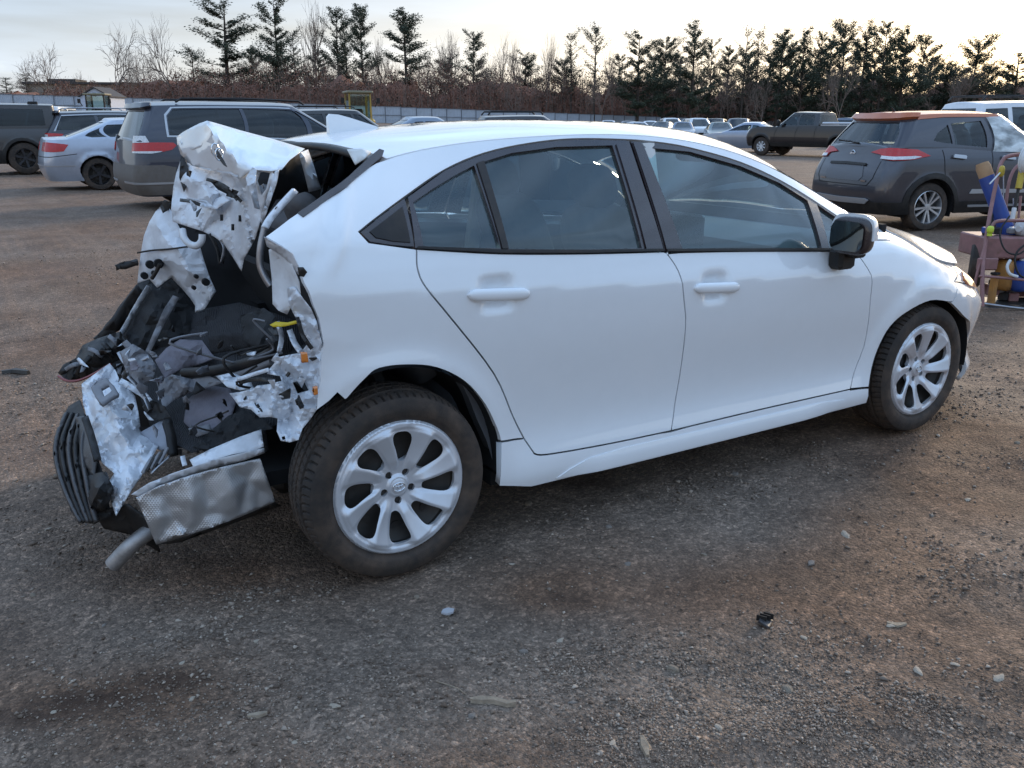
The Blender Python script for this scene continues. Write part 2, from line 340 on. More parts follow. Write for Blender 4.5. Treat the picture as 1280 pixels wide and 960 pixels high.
YR = Spl([(-1., .72), (-.4, .775), (-.15, .705), (.05, .645), (.3, .605), (.7, .595), (1.1, .60), (1.5, .612), (1.9, .645), (2.2, .69), (2.42, .735), (2.6, .735), (2.8, .725), (3.0, .715), (3.2, .69), (3.5, .60), (3.8, .42), (4.1, .2)])
ZC = Spl([(-1., 1.02), (-.5, 1.10), (-.2, 1.24), (0., 1.345), (.3, 1.402), (.7, 1.432), (1.1, 1.437), (1.5, 1.425), (1.8, 1.385), (2.1, 1.28), (2.4, 1.13), (2.65, 1.0), (2.85, .955), (3.15, .885), (3.36, .79), (3.48, .70), (3.6, .60)])
LOW = Spl([(-.25, .07), (-.06, .034), (0, .018), (.06, .008), (.12, .013), (.22, .031), (.35, .034), (.5, .021), (.65, .006), (.77, 0), (.86, 0), (.93, .006), (1, .014)])
def inset(s, z):
    zb, zr = ZB(s), ZR(s); zr = np.maximum(zr, zb+.03); wd = PLAN(s)[1]
    t = (z-.2)/(zb-.2); lo = LOW(np.minimum(t, 1))+.022*np.clip((t-.855)/.145, 0, 1)*(1-sstep(2.6, 3.0, s))+.022*sstep(.855, 1, t)*sstep(2.6, 3.0, s)
    u = np.maximum((z-zb)/(zr-zb), 0); e = 1.12+.9*sstep(2.1, 2.6, s)+.5*sstep(.35, -.15, s)
    tot = np.maximum(wd-YR(s)-.036, .05)*(1-sstep(3.1, 3.5, s))+.14*sstep(3.1, 3.5, s)
    up = .036+tot*(.30*u+.70*u**e)
    v = np.where(t > 1, up, lo)
    for cx in (0., 2.7):
        d = np.hypot(s-cx, z-.335)-.372
        v = v-.020*np.exp(-(np.maximum(d, -.01)/.055)**2)*sstep(.18, .4, z)
    v = v-.007*np.exp(-((s+.07+(1.25-z)*.5)/.022)**2)*sstep(.98, 1.08, z)+.006*np.exp(-((s+.12+(1.25-z)*.5)/.03)**2)*sstep(.98, 1.08, z)
    for hx, hz in ((.355, .905), (1.305, .838)):
        v = v+.024*np.exp(-((s-hx)/.060)**4-((z-hz)/.050)**4)
    return v
def body(s, z):
    s = np.asarray(s, float); z = np.asarray(z, float); x, y = PLAN(s); nx, ny = PLAN.nrm(s); i = inset(s, z)
    return np.stack([x-nx*i, -(y-ny*i), z+0*s], -1)
def top(x, y):
    x = np.asarray(x, float); y = np.asarray(y, float); u = np.clip(abs(y)/YR(x), 0, 1.2)
    return np.stack([x, y, ZC(x)-(ZC(x)-ZR(x))*u**(2.4+1.9*sstep(2.45, 2.8, x))], -1)
def sz(*pp):
    o = []
    for p in pp:
        if p[0] == 's': o.append((p[1], p[2]))
        else:
            g = onY(p[0], p[1], -.8); o.append(tuple(unproj(p[0], p[1], body, (min(g[0], 3.3), min(max(g[2], .15), 1.33)))))
    return o
E1 = 1e-3
# --- traced outlines (pixels on the near body side)
TRIM_TOP = [(449, 290), (470, 273), (508, 245), (557, 212), (606, 191.5), (661, 179.5), (716, 173.8), (781, 174.6), (822, 178), (863, 185), (926, 203), (980, 228), (1030, 259), (1072, 287)]
tt = sz(*TRIM_TOP)
belt = sz((461, 303), (520, 311), (626, 317), (735, 317), (829, 314.7), (935, 314), (1066, 314))
rdoor_rear = sz((521, 313), (522, 336), (533, 360), (564, 398), (618, 468), (641, 520), (655, 548))
bcut = sz((833, 316), (848, 339), (855, 374), (857, 408), (850, 468), (843, 510), (839, 538))
fdoor_front = sz((1070, 315), (1089, 344), (1088, 375), (1080, 433), (1063, 486))
rarch = sz((626, 552), (621, 536), (605.6, 505), (580.6, 477), (546, 460), (509, 456.5), (474, 461), (457, 474), (434, 499))
farch = sz((1086, 484), (1097, 437), (1113, 408), (1134, 390), (1163, 376), (1188, 378), (1205, 396), (1211, 417), (1197, 477))
torn = sz((431, 500), (422, 492), (412, 502), (395, 514), (396, 498), (400, 475), (401, 451), (404, 430), (398, 399), (391, 383), (386, 367), (378, 352), (373, 336), (365, 318), (352, 309), (330, 296))
cp = sz((375, 263), (419, 232))
S0 = .06
rail = [('s', s, float(ZR(s))) for s in np.linspace(S0, 2.45, 30)]
G = .0029
def shrink(poly, g=G):
    q = np.asarray(poly, float); n = len(q); a = 0.
    for i in range(n): a += q[i-1][0]*q[i][1]-q[i][0]*q[i-1][1]
    o = []
    for i in range(n):
        d0 = q[i]-q[i-1]; d1 = q[(i+1) % n]-q[i]; d0 = d0/(np.linalg.norm(d0)+1e-9); d1 = d1/(np.linalg.norm(d1)+1e-9)
        nn = np.array([-d0[1]-d1[1], d0[0]+d1[0]])*(1 if a > 0 else -1); l = np.linalg.norm(nn); nn = nn/(l+1e-9)
        o.append(q[i]+nn*g/max(.5, l/2))
    return np.array(o)
SM = lambda p, n=4: smooth_poly(p, False, n).tolist()
apex = [(2.45, float(ZR(2.45)))]
fd_tip = sz((1075, 300))
# --- outer body side: quarter, roof rail and A pillar in one stamping
quarter = sz(*rail)+[(2.47, .93)]+fd_tip+SM(tt[::-1])+belt[:1]+SM([belt[0], belt[1]], 2)[1:]+SM(rdoor_rear)+SM(rarch)+torn+cp
M_side = M['white']
panel('quarter_panel', shrink(quarter), body, M['white'], car, res=.022, rim=.02, dent=lambda P: (.005*vnoise(P*5+3)+.002*(1-2*abs(vnoise(P*9+8))))*sstep(.12, -.30, P[:, 0]))
rear_bottom = sz((668, 567), (685, 568), (760, 555), (839, 538.5))
front_bottom = sz((839, 538.5), (950, 512), (1063, 486.5))
SILLZ = lambda s: .128
mould = [(.60, .216), (.66, .245), (.74, .268), (.90, .276), (1.4, .272), (2.0, .268), (2.15, .255), (2.17, .222), (2.0, .214), (1.4, .214), (.9, .214)]
panel('rocker_moulding', mould, body, M['white'], car, res=.02, rim=.02, dent=lambda P:   .003+.013*np.clip((.276-P[:, 2])/.06, 0, 1)*sstep(.60, .80, P[:, 0])*sstep(2.17, 1.85, P[:, 0]))
# --- doors
def door(name, outline, side=1):
    d = empty(name); d.parent = car
    return d
rd = panel('rear_door', shrink(SM(belt[1:5])+SM(bcut)+SM(rear_bottom[::-1])+SM(rdoor_rear[::-1])[:-1]), body, M['white'], car, res=.02, rim=.03)
fd = panel('front_door', shrink(SM([bcut[0]]+belt[5:])[:-1]+SM(fdoor_front)+SM(front_bottom[::-1])+SM(bcut[::-1])[1:]), body, M['white'], car, res=.02, rim=.03)
sill = SM(rdoor_rear)[-1:]+sz((626, 553), (623.5, 608))+[(s, .205) for s in (.5, .8, 1.2, 1.6, 2.0)]+sz((1083, 504))+sz((1086, 485), (1063, 487.5))+SM(front_bottom[::-1])+SM(rear_bottom[::-1])
panel('sill', shrink(sill), body, M['white'], car, res=.04, rim=.03)
fend_top = [(s, float(ZR(s))) for s in np.linspace(2.47, 3.02, 10)]
seam = sz((1192, 335), (1193, 352), (1191, 377))
fender = [(2.47, .93)]+fd_tip+SM(fdoor_front)+SM(farch[:6])[:-1]+seam[::-1]+fend_top[::-1]
panel('front_fender', shrink(fender), body, M['white'], car, res=.035, rim=.02)
hl = seam[:2]+[(3.33, float(ZR(3.33))-.09)]+[(s, float(ZR(s))-.004) for s in (3.45, 3.3, 3.15)]+[(3.05, float(ZR(3.05)))]
bump_top = [(s, float(ZR(min(s, 3.33)))-.095-.05*sstep(3.3, 3.8, s)) for s in (3.33, 3.5, 3.7, 3.9, PLAN.b-.001)]
bumper = seam[1:2]+seam[2:]+SM(farch[5:])+[(3.3, .17), (3.6, .17), (PLAN.b-.001, .18)]+bump_top[::-1]
panel('front_bumper', shrink(bumper), body, M['white'], car, res=.035, rim=.02, both=True)
h_ = panel('headlight', shrink(hl), body, M['white_lens'], car, res=.03, off=.002, rim=.02)
am = sz((1200, 341), (1218, 347), (1218, 361), (1209, 357), (1203, 350))
panel('amber_marker', am, body, M['amber'], h_, res=.02, off=.012, rim=.014)
# --- roof, windscreen, hood
def tp(lo, hi, f=1., n=14): return [(x, float(YR(x))*f) for x in np.linspace(lo, hi, n)]
def sym(edge): return [(x, -y) for x, y in edge]+[(x, y) for x, y in edge[::-1]]
RE = .10
roof_edge = tp(RE, 1.86, .995)
rf = sym(roof_edge); rf = rf[:14]+[(1.93, -.42), (1.965, 0), (1.93, .42)]+rf[14:]+[(RE-.04, .40), (RE-.07, 0), (RE-.04, -.40)]
panel('roof', rf, top, M['white'], car, res=.05, rim=.02)
ws = [(1.90, -.615), (1.955, -.42), (1.985, 0), (1.955, .42), (1.90, .615), (2.2, .66), (2.42, .70), (2.56, .45), (2.63, 0), (2.56, -.45), (2.42, -.70), (2.2, -.66)]
panel('windscreen', ws, top, M['glass'], car, res=.06, off=-.006, rim=.005)
cowl = [(2.43, -.70), (2.57, -.45), (2.64, 0), (2.57, .45), (2.43, .70), (2.50, .735), (2.64, .45), (2.70, 0), (2.64, -.45), (2.50, -.735)]
panel('cowl', cowl, top, M['black_plastic'], car, res=.05, off=-.012, rim=.02)
he = [(x, float(YR(x))-.002) for x in np.linspace(2.52, 3.15, 12)]
hood = [(x, -y) for x, y in he]+[(3.25, -.59), (3.34, -.44), (3.40, -.25), (3.42, 0), (3.40, .25), (3.34, .44), (3.25, .59)]+[(x, y) for x, y in he[::-1]]+[(2.655, .45), (2.715, 0), (2.655, -.45)]
panel('hood', hood, top, M['white'], car, res=.05, off=.004, rim=.025)
yy_ = np.linspace(-.56, .56, 25); xe_ = np.interp(abs(yy_), [0, .25, .44, .59], [3.42, 3.40, 3.34, 3.25]); up_ = top(xe_, yy_)
tabs = np.linspace(3., PLAN.b, 300); ty = PLAN(tabs)[1]; sl_ = np.interp(abs(yy_), ty[::-1], tabs[::-1]); lo_ = body(sl_, np.interp(abs(yy_), [0, .3, .6], [.50, .54, .60]))*[1, 1, 1]; lo_[:, 1] = np.sign(yy_)*abs(lo_[:, 1])
MB().grid(np.stack([up_+[.003, 0, -.004], up_*.62+lo_*.38+[.012, 0, .006], up_*.3+lo_*.7+[.010, 0, 0], lo_], 0)).build('nose_panel', M['white'], car, 60)
grille = [(x, y) for x, y in ((3.40, -.5), (3.47, -.25), (3.49, 0), (3.47, .25), (3.40, .5))]
for i in range(5): MB().tube([(3.42+.03*np.cos(a*2), .6*np.sin(a*1.3)*1.0, .34+.045*i) for a in np.linspace(-.8, .8, 9)], .012, 6).build('grille_bar', M['black_plastic'], car)
# left (far) flank: mirrored stampings, plain
quarterL = sz(*rail)+[(2.47, .93)]+fd_tip+SM(tt[::-1])+SM([belt[0], belt[1]], 2)+SM(rdoor_rear)+SM(rarch)[:-4]+[(.10, .80), (.08, 1.05)]+cp[1:]
panel('quarter_panel', shrink(quarterL), body, M['white'], car, res=.05, rim=.02, mirror=True)
def mir(o, name): 
    me = o.data.copy(); c = new_obj(name, me, None, car); 
    V = np.empty(len(me.vertices)*3); me.vertices.foreach_get('co', V); V = V.reshape(-1, 3); V[:, 1] *= -1; me.vertices.foreach_set('co', V.ravel()); me.flip_normals(); me.update(); return c
rdL, fdL = mir(rd, 'rear_door'), mir(fd, 'front_door')
for n_ in ('sill', 'front_fender', 'headlight'): mir(bpy.data.objects[n_], n_)
# --- window frames and panes
def q(*pp): return sz(*pp)
rt_outer = sz((510, 245.5))+SM(tt[3:8])+sz((787, 175.5), (826, 300), (829, 314))+SM(belt[1:4][::-1])+[sz((519, 309))[0]]
rg1 = q((517, 252), (540, 236), (568, 219), (593, 206), (626, 309.5), (580, 309.5), (530, 307))
rg2 = q((606, 201), (640, 190.5), (695, 183), (766, 181), (786, 246), (803, 310), (720, 311.5), (637, 310.5))
panel('window_frame', shrink(rt_outer, .001), body, M['black_gloss'], rd, holes=[rg1, rg2], res=.03, off=-.003, rim=.02)
for nm, g_ in (('quarter_window', rg1), ('window_pane', rg2)):
    panel(nm, shrink(g_, -.006), body, M['glass'], rd, res=.06, off=-.014, rim=.004)
    panel(nm, shrink(g_, -.006), body, M['glass'], rdL, res=.06, off=-.014, rim=.004, mirror=True)
ft_outer = sz((789, 175.8))+SM(tt[8:])+sz((1074, 300), (1064, 313))+SM([belt[5], bcut[0]])[:-1]+sz((831, 314))
fg1 = q((806, 183.5), (863, 189), (926, 207), (975, 228), (1010, 250), (1028, 310), (945, 311), (854, 311))
fg2 = q((1022, 255), (1047, 272), (1052, 309), (1037, 309.5))
panel('window_frame', shrink(ft_outer, .001), body, M['black_gloss'], fd, holes=[fg1, fg2], res=.03, off=-.003, rim=.02)
for nm, g_ in (('window_pane', fg1), ('quarter_window', fg2)):
    panel(nm, shrink(g_, -.006), body, M['glass'], fd, res=.06, off=-.014, rim=.004)
    panel(nm, shrink(g_, -.006), body, M['glass'], fdL, res=.06, off=-.014, rim=.004, mirror=True)
panel('window_frame', shrink(rt_outer, .001), body, M['black_gloss'], rdL, holes=[rg1, rg2], res=.04, off=-.003, rim=.02, mirror=True)
panel('window_frame', shrink(ft_outer, .001), body, M['black_gloss'], fdL, holes=[fg1, fg2], res=.04, off=-.003, rim=.02, mirror=True)
bp1 = q((770, 180.5), (785, 178), (829, 313), (808, 313))
panel('pillar_cover', bp1, body, M['black_gloss'], rd, res=.03, off=.003, rim=.006)
bp2 = q((791, 178), (803, 180), (851, 312.5), (833, 313))
panel('pillar_cover', bp2, body, M['black_gloss'], fd, res=.03, off=.003, rim=.006)
bar = q((596, 204), (605, 201), (635.5, 311), (628, 311))
panel('division_bar', bar, body, M['black_plastic'], rd, res=.03, off=.002, rim=.012)
op = q((451, 290), (476, 270), (506, 247.5), (518, 308), (492, 306), (463, 301.5))
oc = panel('quarter_cover', op, body, M['black_gloss'], car, res=.03, off=-.002, rim=.01)
op2 = q((462, 289.5), (480, 276), (503, 258), (513, 303), (492, 301.5), (470, 297))
panel('inner_plate', op2, body, M['black_plastic'], oc, res=.03, off=.001, rim=.006)
belt_strip = q((520, 311), (626, 316.5), (735, 316.5), (829, 314), (829, 311.5), (735, 313), (626, 312.5), (522, 308.5))
panel('belt_moulding', belt_strip, body, M['black_plastic'], rd, res=.04, off=.007, rim=.014)
belt_strip = q((833, 314.5), (935, 314), (1064, 313.5), (1063, 310.5), (935, 311), (833, 311.5))
panel('belt_moulding', belt_strip, body, M['black_plastic'], fd, res=.04, off=.007, rim=.014)
# --- door handles
def handle(hx, hz, par, ps):
    mb = MB(); p = body(hx, hz); y = p[1]-.038
    L_ = .117; xs = np.linspace(-1, 1, 25); V = []
    tilt = -.07
    for t in xs:
        wd = .0205*(1-.10*abs(t)**2)*min(1, math.sqrt(max(0, 1-((abs(t)-.72)/.28)**2)) if abs(t) > .72 else 1)
        wd = max(wd, .002); bow = .008*(1-t*t); a = np.arange(12)*2*np.pi/12
        V.append(np.stack([hx+t*L_+0*a, y+.012-bow-.010*np.cos(a)*min(1, wd/.01), hz+tilt*t*L_+wd*np.sin(a)], -1))
    V = np.array(V); n = 12
    F = [(i*n+j, i*n+(j+1) % n, (i+1)*n+(j+1) % n, (i+1)*n+j) for i in range(24) for j in range(n)]+[tuple(range(n)), tuple(24*n+j for j in range(n))]
    mb.add(V.reshape(-1, 3), F)
    for t in (-.75, .78): mb.box((hx+t*L_, y+.022, hz+tilt*t*L_), (.03, .035, .022), bev=.004)
    mb.build('door_handle', M['white'], par, 50)
handle(.355, .905, rd, 0); handle(1.305, .838, fd, 0)
# --- door mirror
mr = MB(); c0 = onY(1060, 295, -.975)
RX = Matrix.Rotation(R(8), 3, 'Z')
def blob(c, dims, e=2.6, rot=None, n=20, m=12, cut=None):
    u = np.linspace(0, 2*np.pi, n, endpoint=False); v = np.linspace(-np.pi/2, np.pi/2, m)
    f = lambda w_, k: np.sign(w_)*abs(w_)**(2/k); V = []
    for b in v:
        V.append(np.stack([f(np.cos(b), e)*f(np.cos(u), e), f(np.cos(b), e)*f(np.sin(u), e), np.full(n, f(np.sin(b), e))], -1))
    V = np.array(V)*np.array(dims)/2
    if cut: V = cut(V)
    V = V.reshape(-1, 3)
    if rot is not None: V = V@np.array(rot).T
    F = [(i*n+j, i*n+(j+1) % n, (i+1)*n+(j+1) % n, (i+1)*n+j) for i in range(m-1) for j in range(n)]
    return V+np.asarray(c), F
mirr = empty('door_mirror'); mirr.parent = car
def mcut(V): V = V.copy(); V[..., 0] = np.where(V[..., 0] < 0, V[..., 0]*.35, V[..., 0]); return V
V, F = blob(c0+(.02, 0, .0), (.125, .17, .15), 3.4, RX, 28, 16, mcut); MB().add(V, F).build('housing', M['black_gloss'], mirr, 60)
def ccut(V): V = mcut(V); V[..., 2] = np.maximum(V[..., 2], -.018); V[..., 0] = np.maximum(V[..., 0], .002); return V
V, F = blob(c0+(.022, 0, .004), (.140, .186, .166), 3.4, RX, 28, 16, ccut); MB().add(V, F).build('cap', M['white'], mirr, 60)
mg = MB(); yy = np.linspace(-.070, .070, 9); zz = np.linspace(-.058, .058, 7)
g = np.array([[(-.012-.004*(1-(a/.1)**2), a*(1 if abs(b) < .05 else .9), b*(1 if abs(a) < .063 else .8)) for a in yy] for b in zz])@np.array(RX).T+c0
mg.grid(g); mg.build('mirror_glass', M['mirror'], mirr, 60)
mb = MB(); b0 = onY(1052, 326, -.90)
mb.box(b0+(0, .0, .01), (.10, .075, .085), bev=.015); mb.box(b0+(.01, -.045, .035), (.07, .08, .03), bev=.01); mb.build('bracket', M['black_plastic'], mirr)
mL = copy_tree(mirr, car); mL.scale = (1, -1, 1)
# --- antenna fin
fin = [onY(414, 166, -.05), onY(413, 144, -.05), onY(436, 147, -.05), onY(470, 155.5, -.05), onY(452, 158, -.05)]
fb = MB(); xz = np.array([(p[0], p[2]) for p in fin])
fb.prism([(.150, 1.365), (.146, 1.445), (.156, 1.455), (.190, 1.453), (.235, 1.442), (.335, 1.412), (.36, 1.398)], lambda p: (p[0], -.020+.014*sstep(1.38, 1.45, p[1]), p[1]), lambda p: (p[0], .020-.014*sstep(1.38, 1.45, p[1]), p[1]))
fb.build('antenna_fin', M['white'], car, 60)
# --- wheels
def tread_fn(th, v):                                   # groove depth, th angle, v across -1..1
    g = 0*th
    for c in (-.52, -.18, .18, .52): g = np.maximum(g, (abs(v-c) < .045)*1.)
    k = th*72/(2*np.pi); sh = (abs(v) > .58); g = np.maximum(g, sh*((k+.5*abs(v)) % 1 < .2)*.8)
    g = np.maximum(g, (~sh)*(((k*1+v*1.2) % 1) < .12)*.55)
    return g
WT = {}
def make_wheel(loc, rz=0., steer=0., name='wheel', par=None):
    r = empty(name, loc); r.parent = par or car; r.rotation_euler = (0, 0, rz)
    if 'tyre' not in WT:
        RR, HWd = .316, .100; n = 432; vv = np.r_[np.linspace(-1, -.6, 9), np.linspace(-.565, .565, 46), np.linspace(.6, 1, 9)]
        th = np.arange(n)*2*np.pi/n; T, Vv = np.meshgrid(th, vv, indexing='ij')
        rad = RR-.018*abs(Vv)**3.2-.010*tread_fn(T, Vv)*(abs(Vv) < .97)
        tr = np.stack([rad*np.cos(T), Vv*HWd, rad*np.sin(T)], -1); tr = np.concatenate([tr, tr[:1]], 0)
        mb = MB(); mb.grid(tr)
        side = [(RR-.016, HWd), (.290, .1075), (.272, .1105), (.262, .1125), (.258, .1115), (.247, .1115), (.240, .108), (.232, .100), (.222, .092), (.2, .09)]
        mb.lathe([(a, -b) for a, b in side], 96); mb.lathe([(a, b) for a, b in side], 96)
        WT['tyre'] = mb.build('tyre', M['black_rubber'], r, 38)
        # steel wheel behind the cover
        mb = MB(); mb.lathe([(.214, -.09), (.205, -.075), (.19, -.06), (.14, -.045), (.10, -.05), (.06, -.06), (.0, -.06)], 48); mb.lathe([(.2, -.09), (.19, -.03), (.19, .09)], 48)
        for k in range(8):
            a = k*np.pi/4; mb.tube([(.155*np.cos(a), -.05, .155*np.sin(a)), (.155*np.cos(a), -.044, .155*np.sin(a))], .022, 12)
        mb.lathe([(.135, .0), (.135, -.02), (.0, -.02)], 32)
        WT['disc'] = mb.build('steel_disc', M['dark_steel'], r, 40)
        # cover
        def cover(x, z):
            rr = np.hypot(x, z); an = np.arctan2(z, x); ko = ((an-R(-6)-.12*(rr-.13)/.1+np.pi/8) % (np.pi/4))/(np.pi/4)-.5; e = abs(ko)
            m = sstep(.05, .095, rr)*(1-sstep(.192, .214, rr)); d = .101-.032*(1-np.clip(rr/.19, 0, 1)**1.7)
            d = d+m*(.012*sstep(.14, .36, e)+np.sign(ko)*(.5-e)*.030*sstep(.08, .34, e))
            d = d+.010*sstep(.042, .03, rr)-.012*sstep(.218, .2255, rr)+.004*sstep(.196, .206, rr)
            return np.stack([x, -d, z], -1)
        circ = lambda r_, n_, cx=0, cz=0: [(cx+r_*math.cos(a), cz+r_*math.sin(a)) for a in np.linspace(0, 2*np.pi, n_, endpoint=False)]
        holes = []
        for k in range(8):
            a0 = k*np.pi/4-R(6); h = []
            prof = [(.084, 0), (.090, .012), (.108, .019), (.135, .027), (.160, .034), (.179, .033), (.189, .020)]
            ring = [(r_, t_) for r_, t_ in prof]+[(.191, 0)]+[(r_, -t_) for r_, t_ in prof[:0:-1]]
            for r_, t_ in ring:
                a = a0+t_/r_+.12*(r_-.13)/.1; h.append((r_*math.cos(a), r_*math.sin(a)))
            holes.append(smooth_poly(h, True, 2).tolist())
        for k in range(5):
            a = R(90)+k*2*np.pi/5-R(36); holes.append(circ(.0125, 10, .050*math.cos(a), .050*math.sin(a)))
        WT['cover'] = panel('wheel_cover', circ(.2255, 96), cover, M['silver'], r, holes=holes, res=.0052, rim=.016)
        mb = MB(); mb.lathe([(.0, -.062), (.009, -.062), (.010, -.050), (.010, -.03)], 6); n0 = mb.build('lug_nut', M['dark_steel'], r, 30); WT['nuts'] = []
        for k in range(5):
            a = R(90)+k*2*np.pi/5-R(36); nn = n0 if k == 0 else n0.copy()
            if k: COL.objects.link(nn)
            nn.location = (.050*math.cos(a), 0, .050*math.sin(a)); WT['nuts'].append(nn)
        mb = MB(); mb.lathe([(.0, -.0835), (.022, -.0830), (.027, -.080), (.028, -.07)], 24); WT['cap'] = mb.build('centre_cap', M['silver'], r, 40)
        mb = MB()
        def ell(a_, b_, cx=0, cz=0): return [(cx+a_*math.cos(t), -.0845, cz+b_*math.sin(t)) for t in np.linspace(0, 2*np.pi, 25)]
        mb.tube(ell(.021, .0145), .0016, 6, False); mb.tube(ell(.0058, .0135), .0013, 6, False); mb.tube(ell(.0145, .0055, 0, .0075), .0013, 6, False)
        WT['emblem'] = mb.build('emblem', M['chrome'], r, 60)
    else:
        for k in [WT[k_] for k_ in ('tyre', 'disc', 'cover', 'cap', 'emblem')]+WT['nuts']:
            c = k.copy(); COL.objects.link(c); c.parent = r
    return r
TY = .775
make_wheel((0, -TY, .312)); w2 = make_wheel((2.7, -TY, .312)); 
for x_ in (0, 2.7): wl = make_wheel((x_, TY, .312), math.pi)
w2.rotation_euler = (0, R(20), 0)
# wheel wells
for x_, nm in ((0., 'wheel_well'), (2.7, 'wheel_well')):
    for sy in (-1, 1):
        mb = MB(); a = np.linspace(R(-8), R(188 if x_ else (128 if sy < 0 else 100)), 25); V = []
        for k in range(2): V.append(np.stack([x_+.375*np.cos(a), np.full(25, sy*(.86-.5*k)), .33+.375*np.sin(a)], -1))
        mb.grid(np.array(V)); mb.add(np.concatenate([V[1], [[x_, sy*.36, .2]]]), [(i, i+1, 25) for i in range(24)]); mb.build(nm, M['dark_void'], car, 60)
# --- floor, inner door skins, pillars, interior
mb = MB(); mb.box((1.45, 0, .235), (2.15, 1.60, .05)); mb.box((1.5, 0, .30), (1.9, .26, .12), bev=.03); mb.box((2.46, 0, .62), (.03, 1.5, .75)); mb.build('floor_pan', M['dark_void'], car)
mb = MB(); mb.box((3.05, 0, .45), (.9, 1.0, .45)); mb.build('engine_block', M['dark_void'], car)
def inner(poly, nm, par, off, mt):
    panel(nm, poly, body, mt, par, res=.09, off=off, rim=0); 
ind = [(s, float(ZB(s))-.012) for s in np.linspace(.12, 2.2, 12)]
inner_poly = [(.42, .25), (2.2, .25)]+ind[::-1]+[(.2, .75)]
for mrr in (False, True): panel('door_card', inner_poly, body, M['dash'], car, res=.08, off=-.075, rim=.05, mirror=mrr)
panel('headliner', [(x, -y*.96) for x, y in roof_edge]+[(x, y*.96) for x, y in roof_edge[::-1]], top, M['headliner'], car, res=.1, off=-.035, rim=0)
def seat(x, y, nm, wid=.50, rear=False):
    r = empty(nm); r.parent = car
    V, F = blob((x+.28, y, .45), (.56, wid, .18), 4); MB().add(V, F).build('cushion', M['seat'], r, 60)
    bk = Matrix.Rotation(R(-20), 3, 'Y')
    V, F = blob((x-.045, y, .80), (.15, wid, .66), 4, bk, 24, 16); MB().add(V, F).build('backrest', M['seat'], r, 60)
    V, F = blob((x-.17, y, 1.185), (.11, .25 if not rear else .22, .17), 3.2, bk); MB().add(V, F).build('headrest', M['seat'], r, 60)
    for dy in (-.05, .05): MB().tube([(x-.12, y+dy, 1.04), (x-.16, y+dy, 1.15)], .006, 6).build('headrest_post', M['dark_steel'], r)
seat(1.28, -.36, 'front_seat'); seat(1.28, .36, 'front_seat')
rs = empty('rear_seat'); rs.parent = car
V, F = blob((.55, 0, .45), (.52, 1.28, .2), 5); MB().add(V, F).build('cushion', M['seat'], rs, 60)
V, F = blob((.17, 0, .80), (.16, 1.28, .62), 5, Matrix.Rotation(R(-24), 3, 'Y'), 24, 16); MB().add(V, F).build('backrest', M['seat'], rs, 60)
for y_ in (-.42, 0, .42):
    V, F = blob((.03, y_, 1.11), (.10, .24, .13), 3.2, Matrix.Rotation(R(-20), 3, 'Y')); MB().add(V, F).build('headrest', M['seat'], rs, 60)
mb = MB(); 
prof = [(1.98, .55), (1.96, .80), (2.0, .90), (2.12, .945), (2.3, .95), (2.55, .93), (2.55, .5)]
mb.prism(prof, lambda p: (p[0], -.74, p[1]), lambda p: (p[0], .74, p[1])); mb.build('dashboard', M['dash'], car, 40)
mb = MB(); mb.box((1.955, 0, .93), (.03, .26, .15), bev=.01); mb.build('display', M['black_gloss'], car)
sw = Matrix.Rotation(R(-25), 3, 'Y'); mb = MB(); a = np.linspace(0, 2*np.pi, 33)
ring = np.stack([0*a, .185*np.cos(a), .185*np.sin(a)], -1)@np.array(sw).T+(1.84, .36, .86); mb.tube(ring, .016, 8, False)
V, F = blob((1.86, .36, .86), (.06, .17, .13), 2.6, sw); mb.add(V, F); mb.tube([(1.86, .36, .86), (2.1, .36, .80)], .03, 8)
for t in (0, math.pi, -math.pi/2):
    p1 = np.array(sw)@np.array((0, .18*math.cos(t), .18*math.sin(t)))+(1.84, .36, .86); mb.tube([(1.855, .36, .86), p1], .014, 6)
mb.build('steering_wheel', M['dash'], car, 50)
V, F = blob((1.99, 0, 1.285), (.04, .25, .075), 4); MB().add(V, F).build('rear_view_mirror', M['black_plastic'], car, 60)
for sy in (-1, 1):
    mb = MB(); p = [(1.17+.0*k, sy*(.80-.20*k/4), .55+.20*k) for k in range(5)]; mb.tube(p, .045, 8, flat=.6); mb.build('pillar_lining', M['headliner'], car)
# ================================================================== the crushed tail: torn sheets, each with its own depth
def bary_interp(C2, C, P):                       # piecewise-linear over a triangulation of the control points
    r = delaunay_2d_cdt([Vector(c) for c in C2], [], [], 0, 1e-6)
    V = np.array([tuple(v) for v in r[0]]); idx = [o[0] if o else 0 for o in r[3]]; val = C[idx]; out_ = np.full(len(P), np.nan)
    for f in r[2]:
        a, b, c = V[list(f)[:3]]; den = (b[1]-c[1])*(a[0]-c[0])+(c[0]-b[0])*(a[1]-c[1])
        if abs(den) < 1e-9: continue
        l1 = ((b[1]-c[1])*(P[:, 0]-c[0])+(c[0]-b[0])*(P[:, 1]-c[1]))/den; l2 = ((c[1]-a[1])*(P[:, 0]-c[0])+(a[0]-c[0])*(P[:, 1]-c[1]))/den; l3 = 1-l1-l2
        m = (l1 > -1e-6) & (l2 > -1e-6) & (l3 > -1e-6); out_[m] = (l1*val[f[0]]+l2*val[f[1]]+l3*val[f[2]])[m]
    bad = np.isnan(out_)
    if bad.any():
        d = ((P[bad][:, None]-C2[None])**2).sum(2)+1e-6; w_ = 1/d**2; out_[bad] = (w_*C).sum(1)/w_.sum(1)
    return out_
SEED = [0]
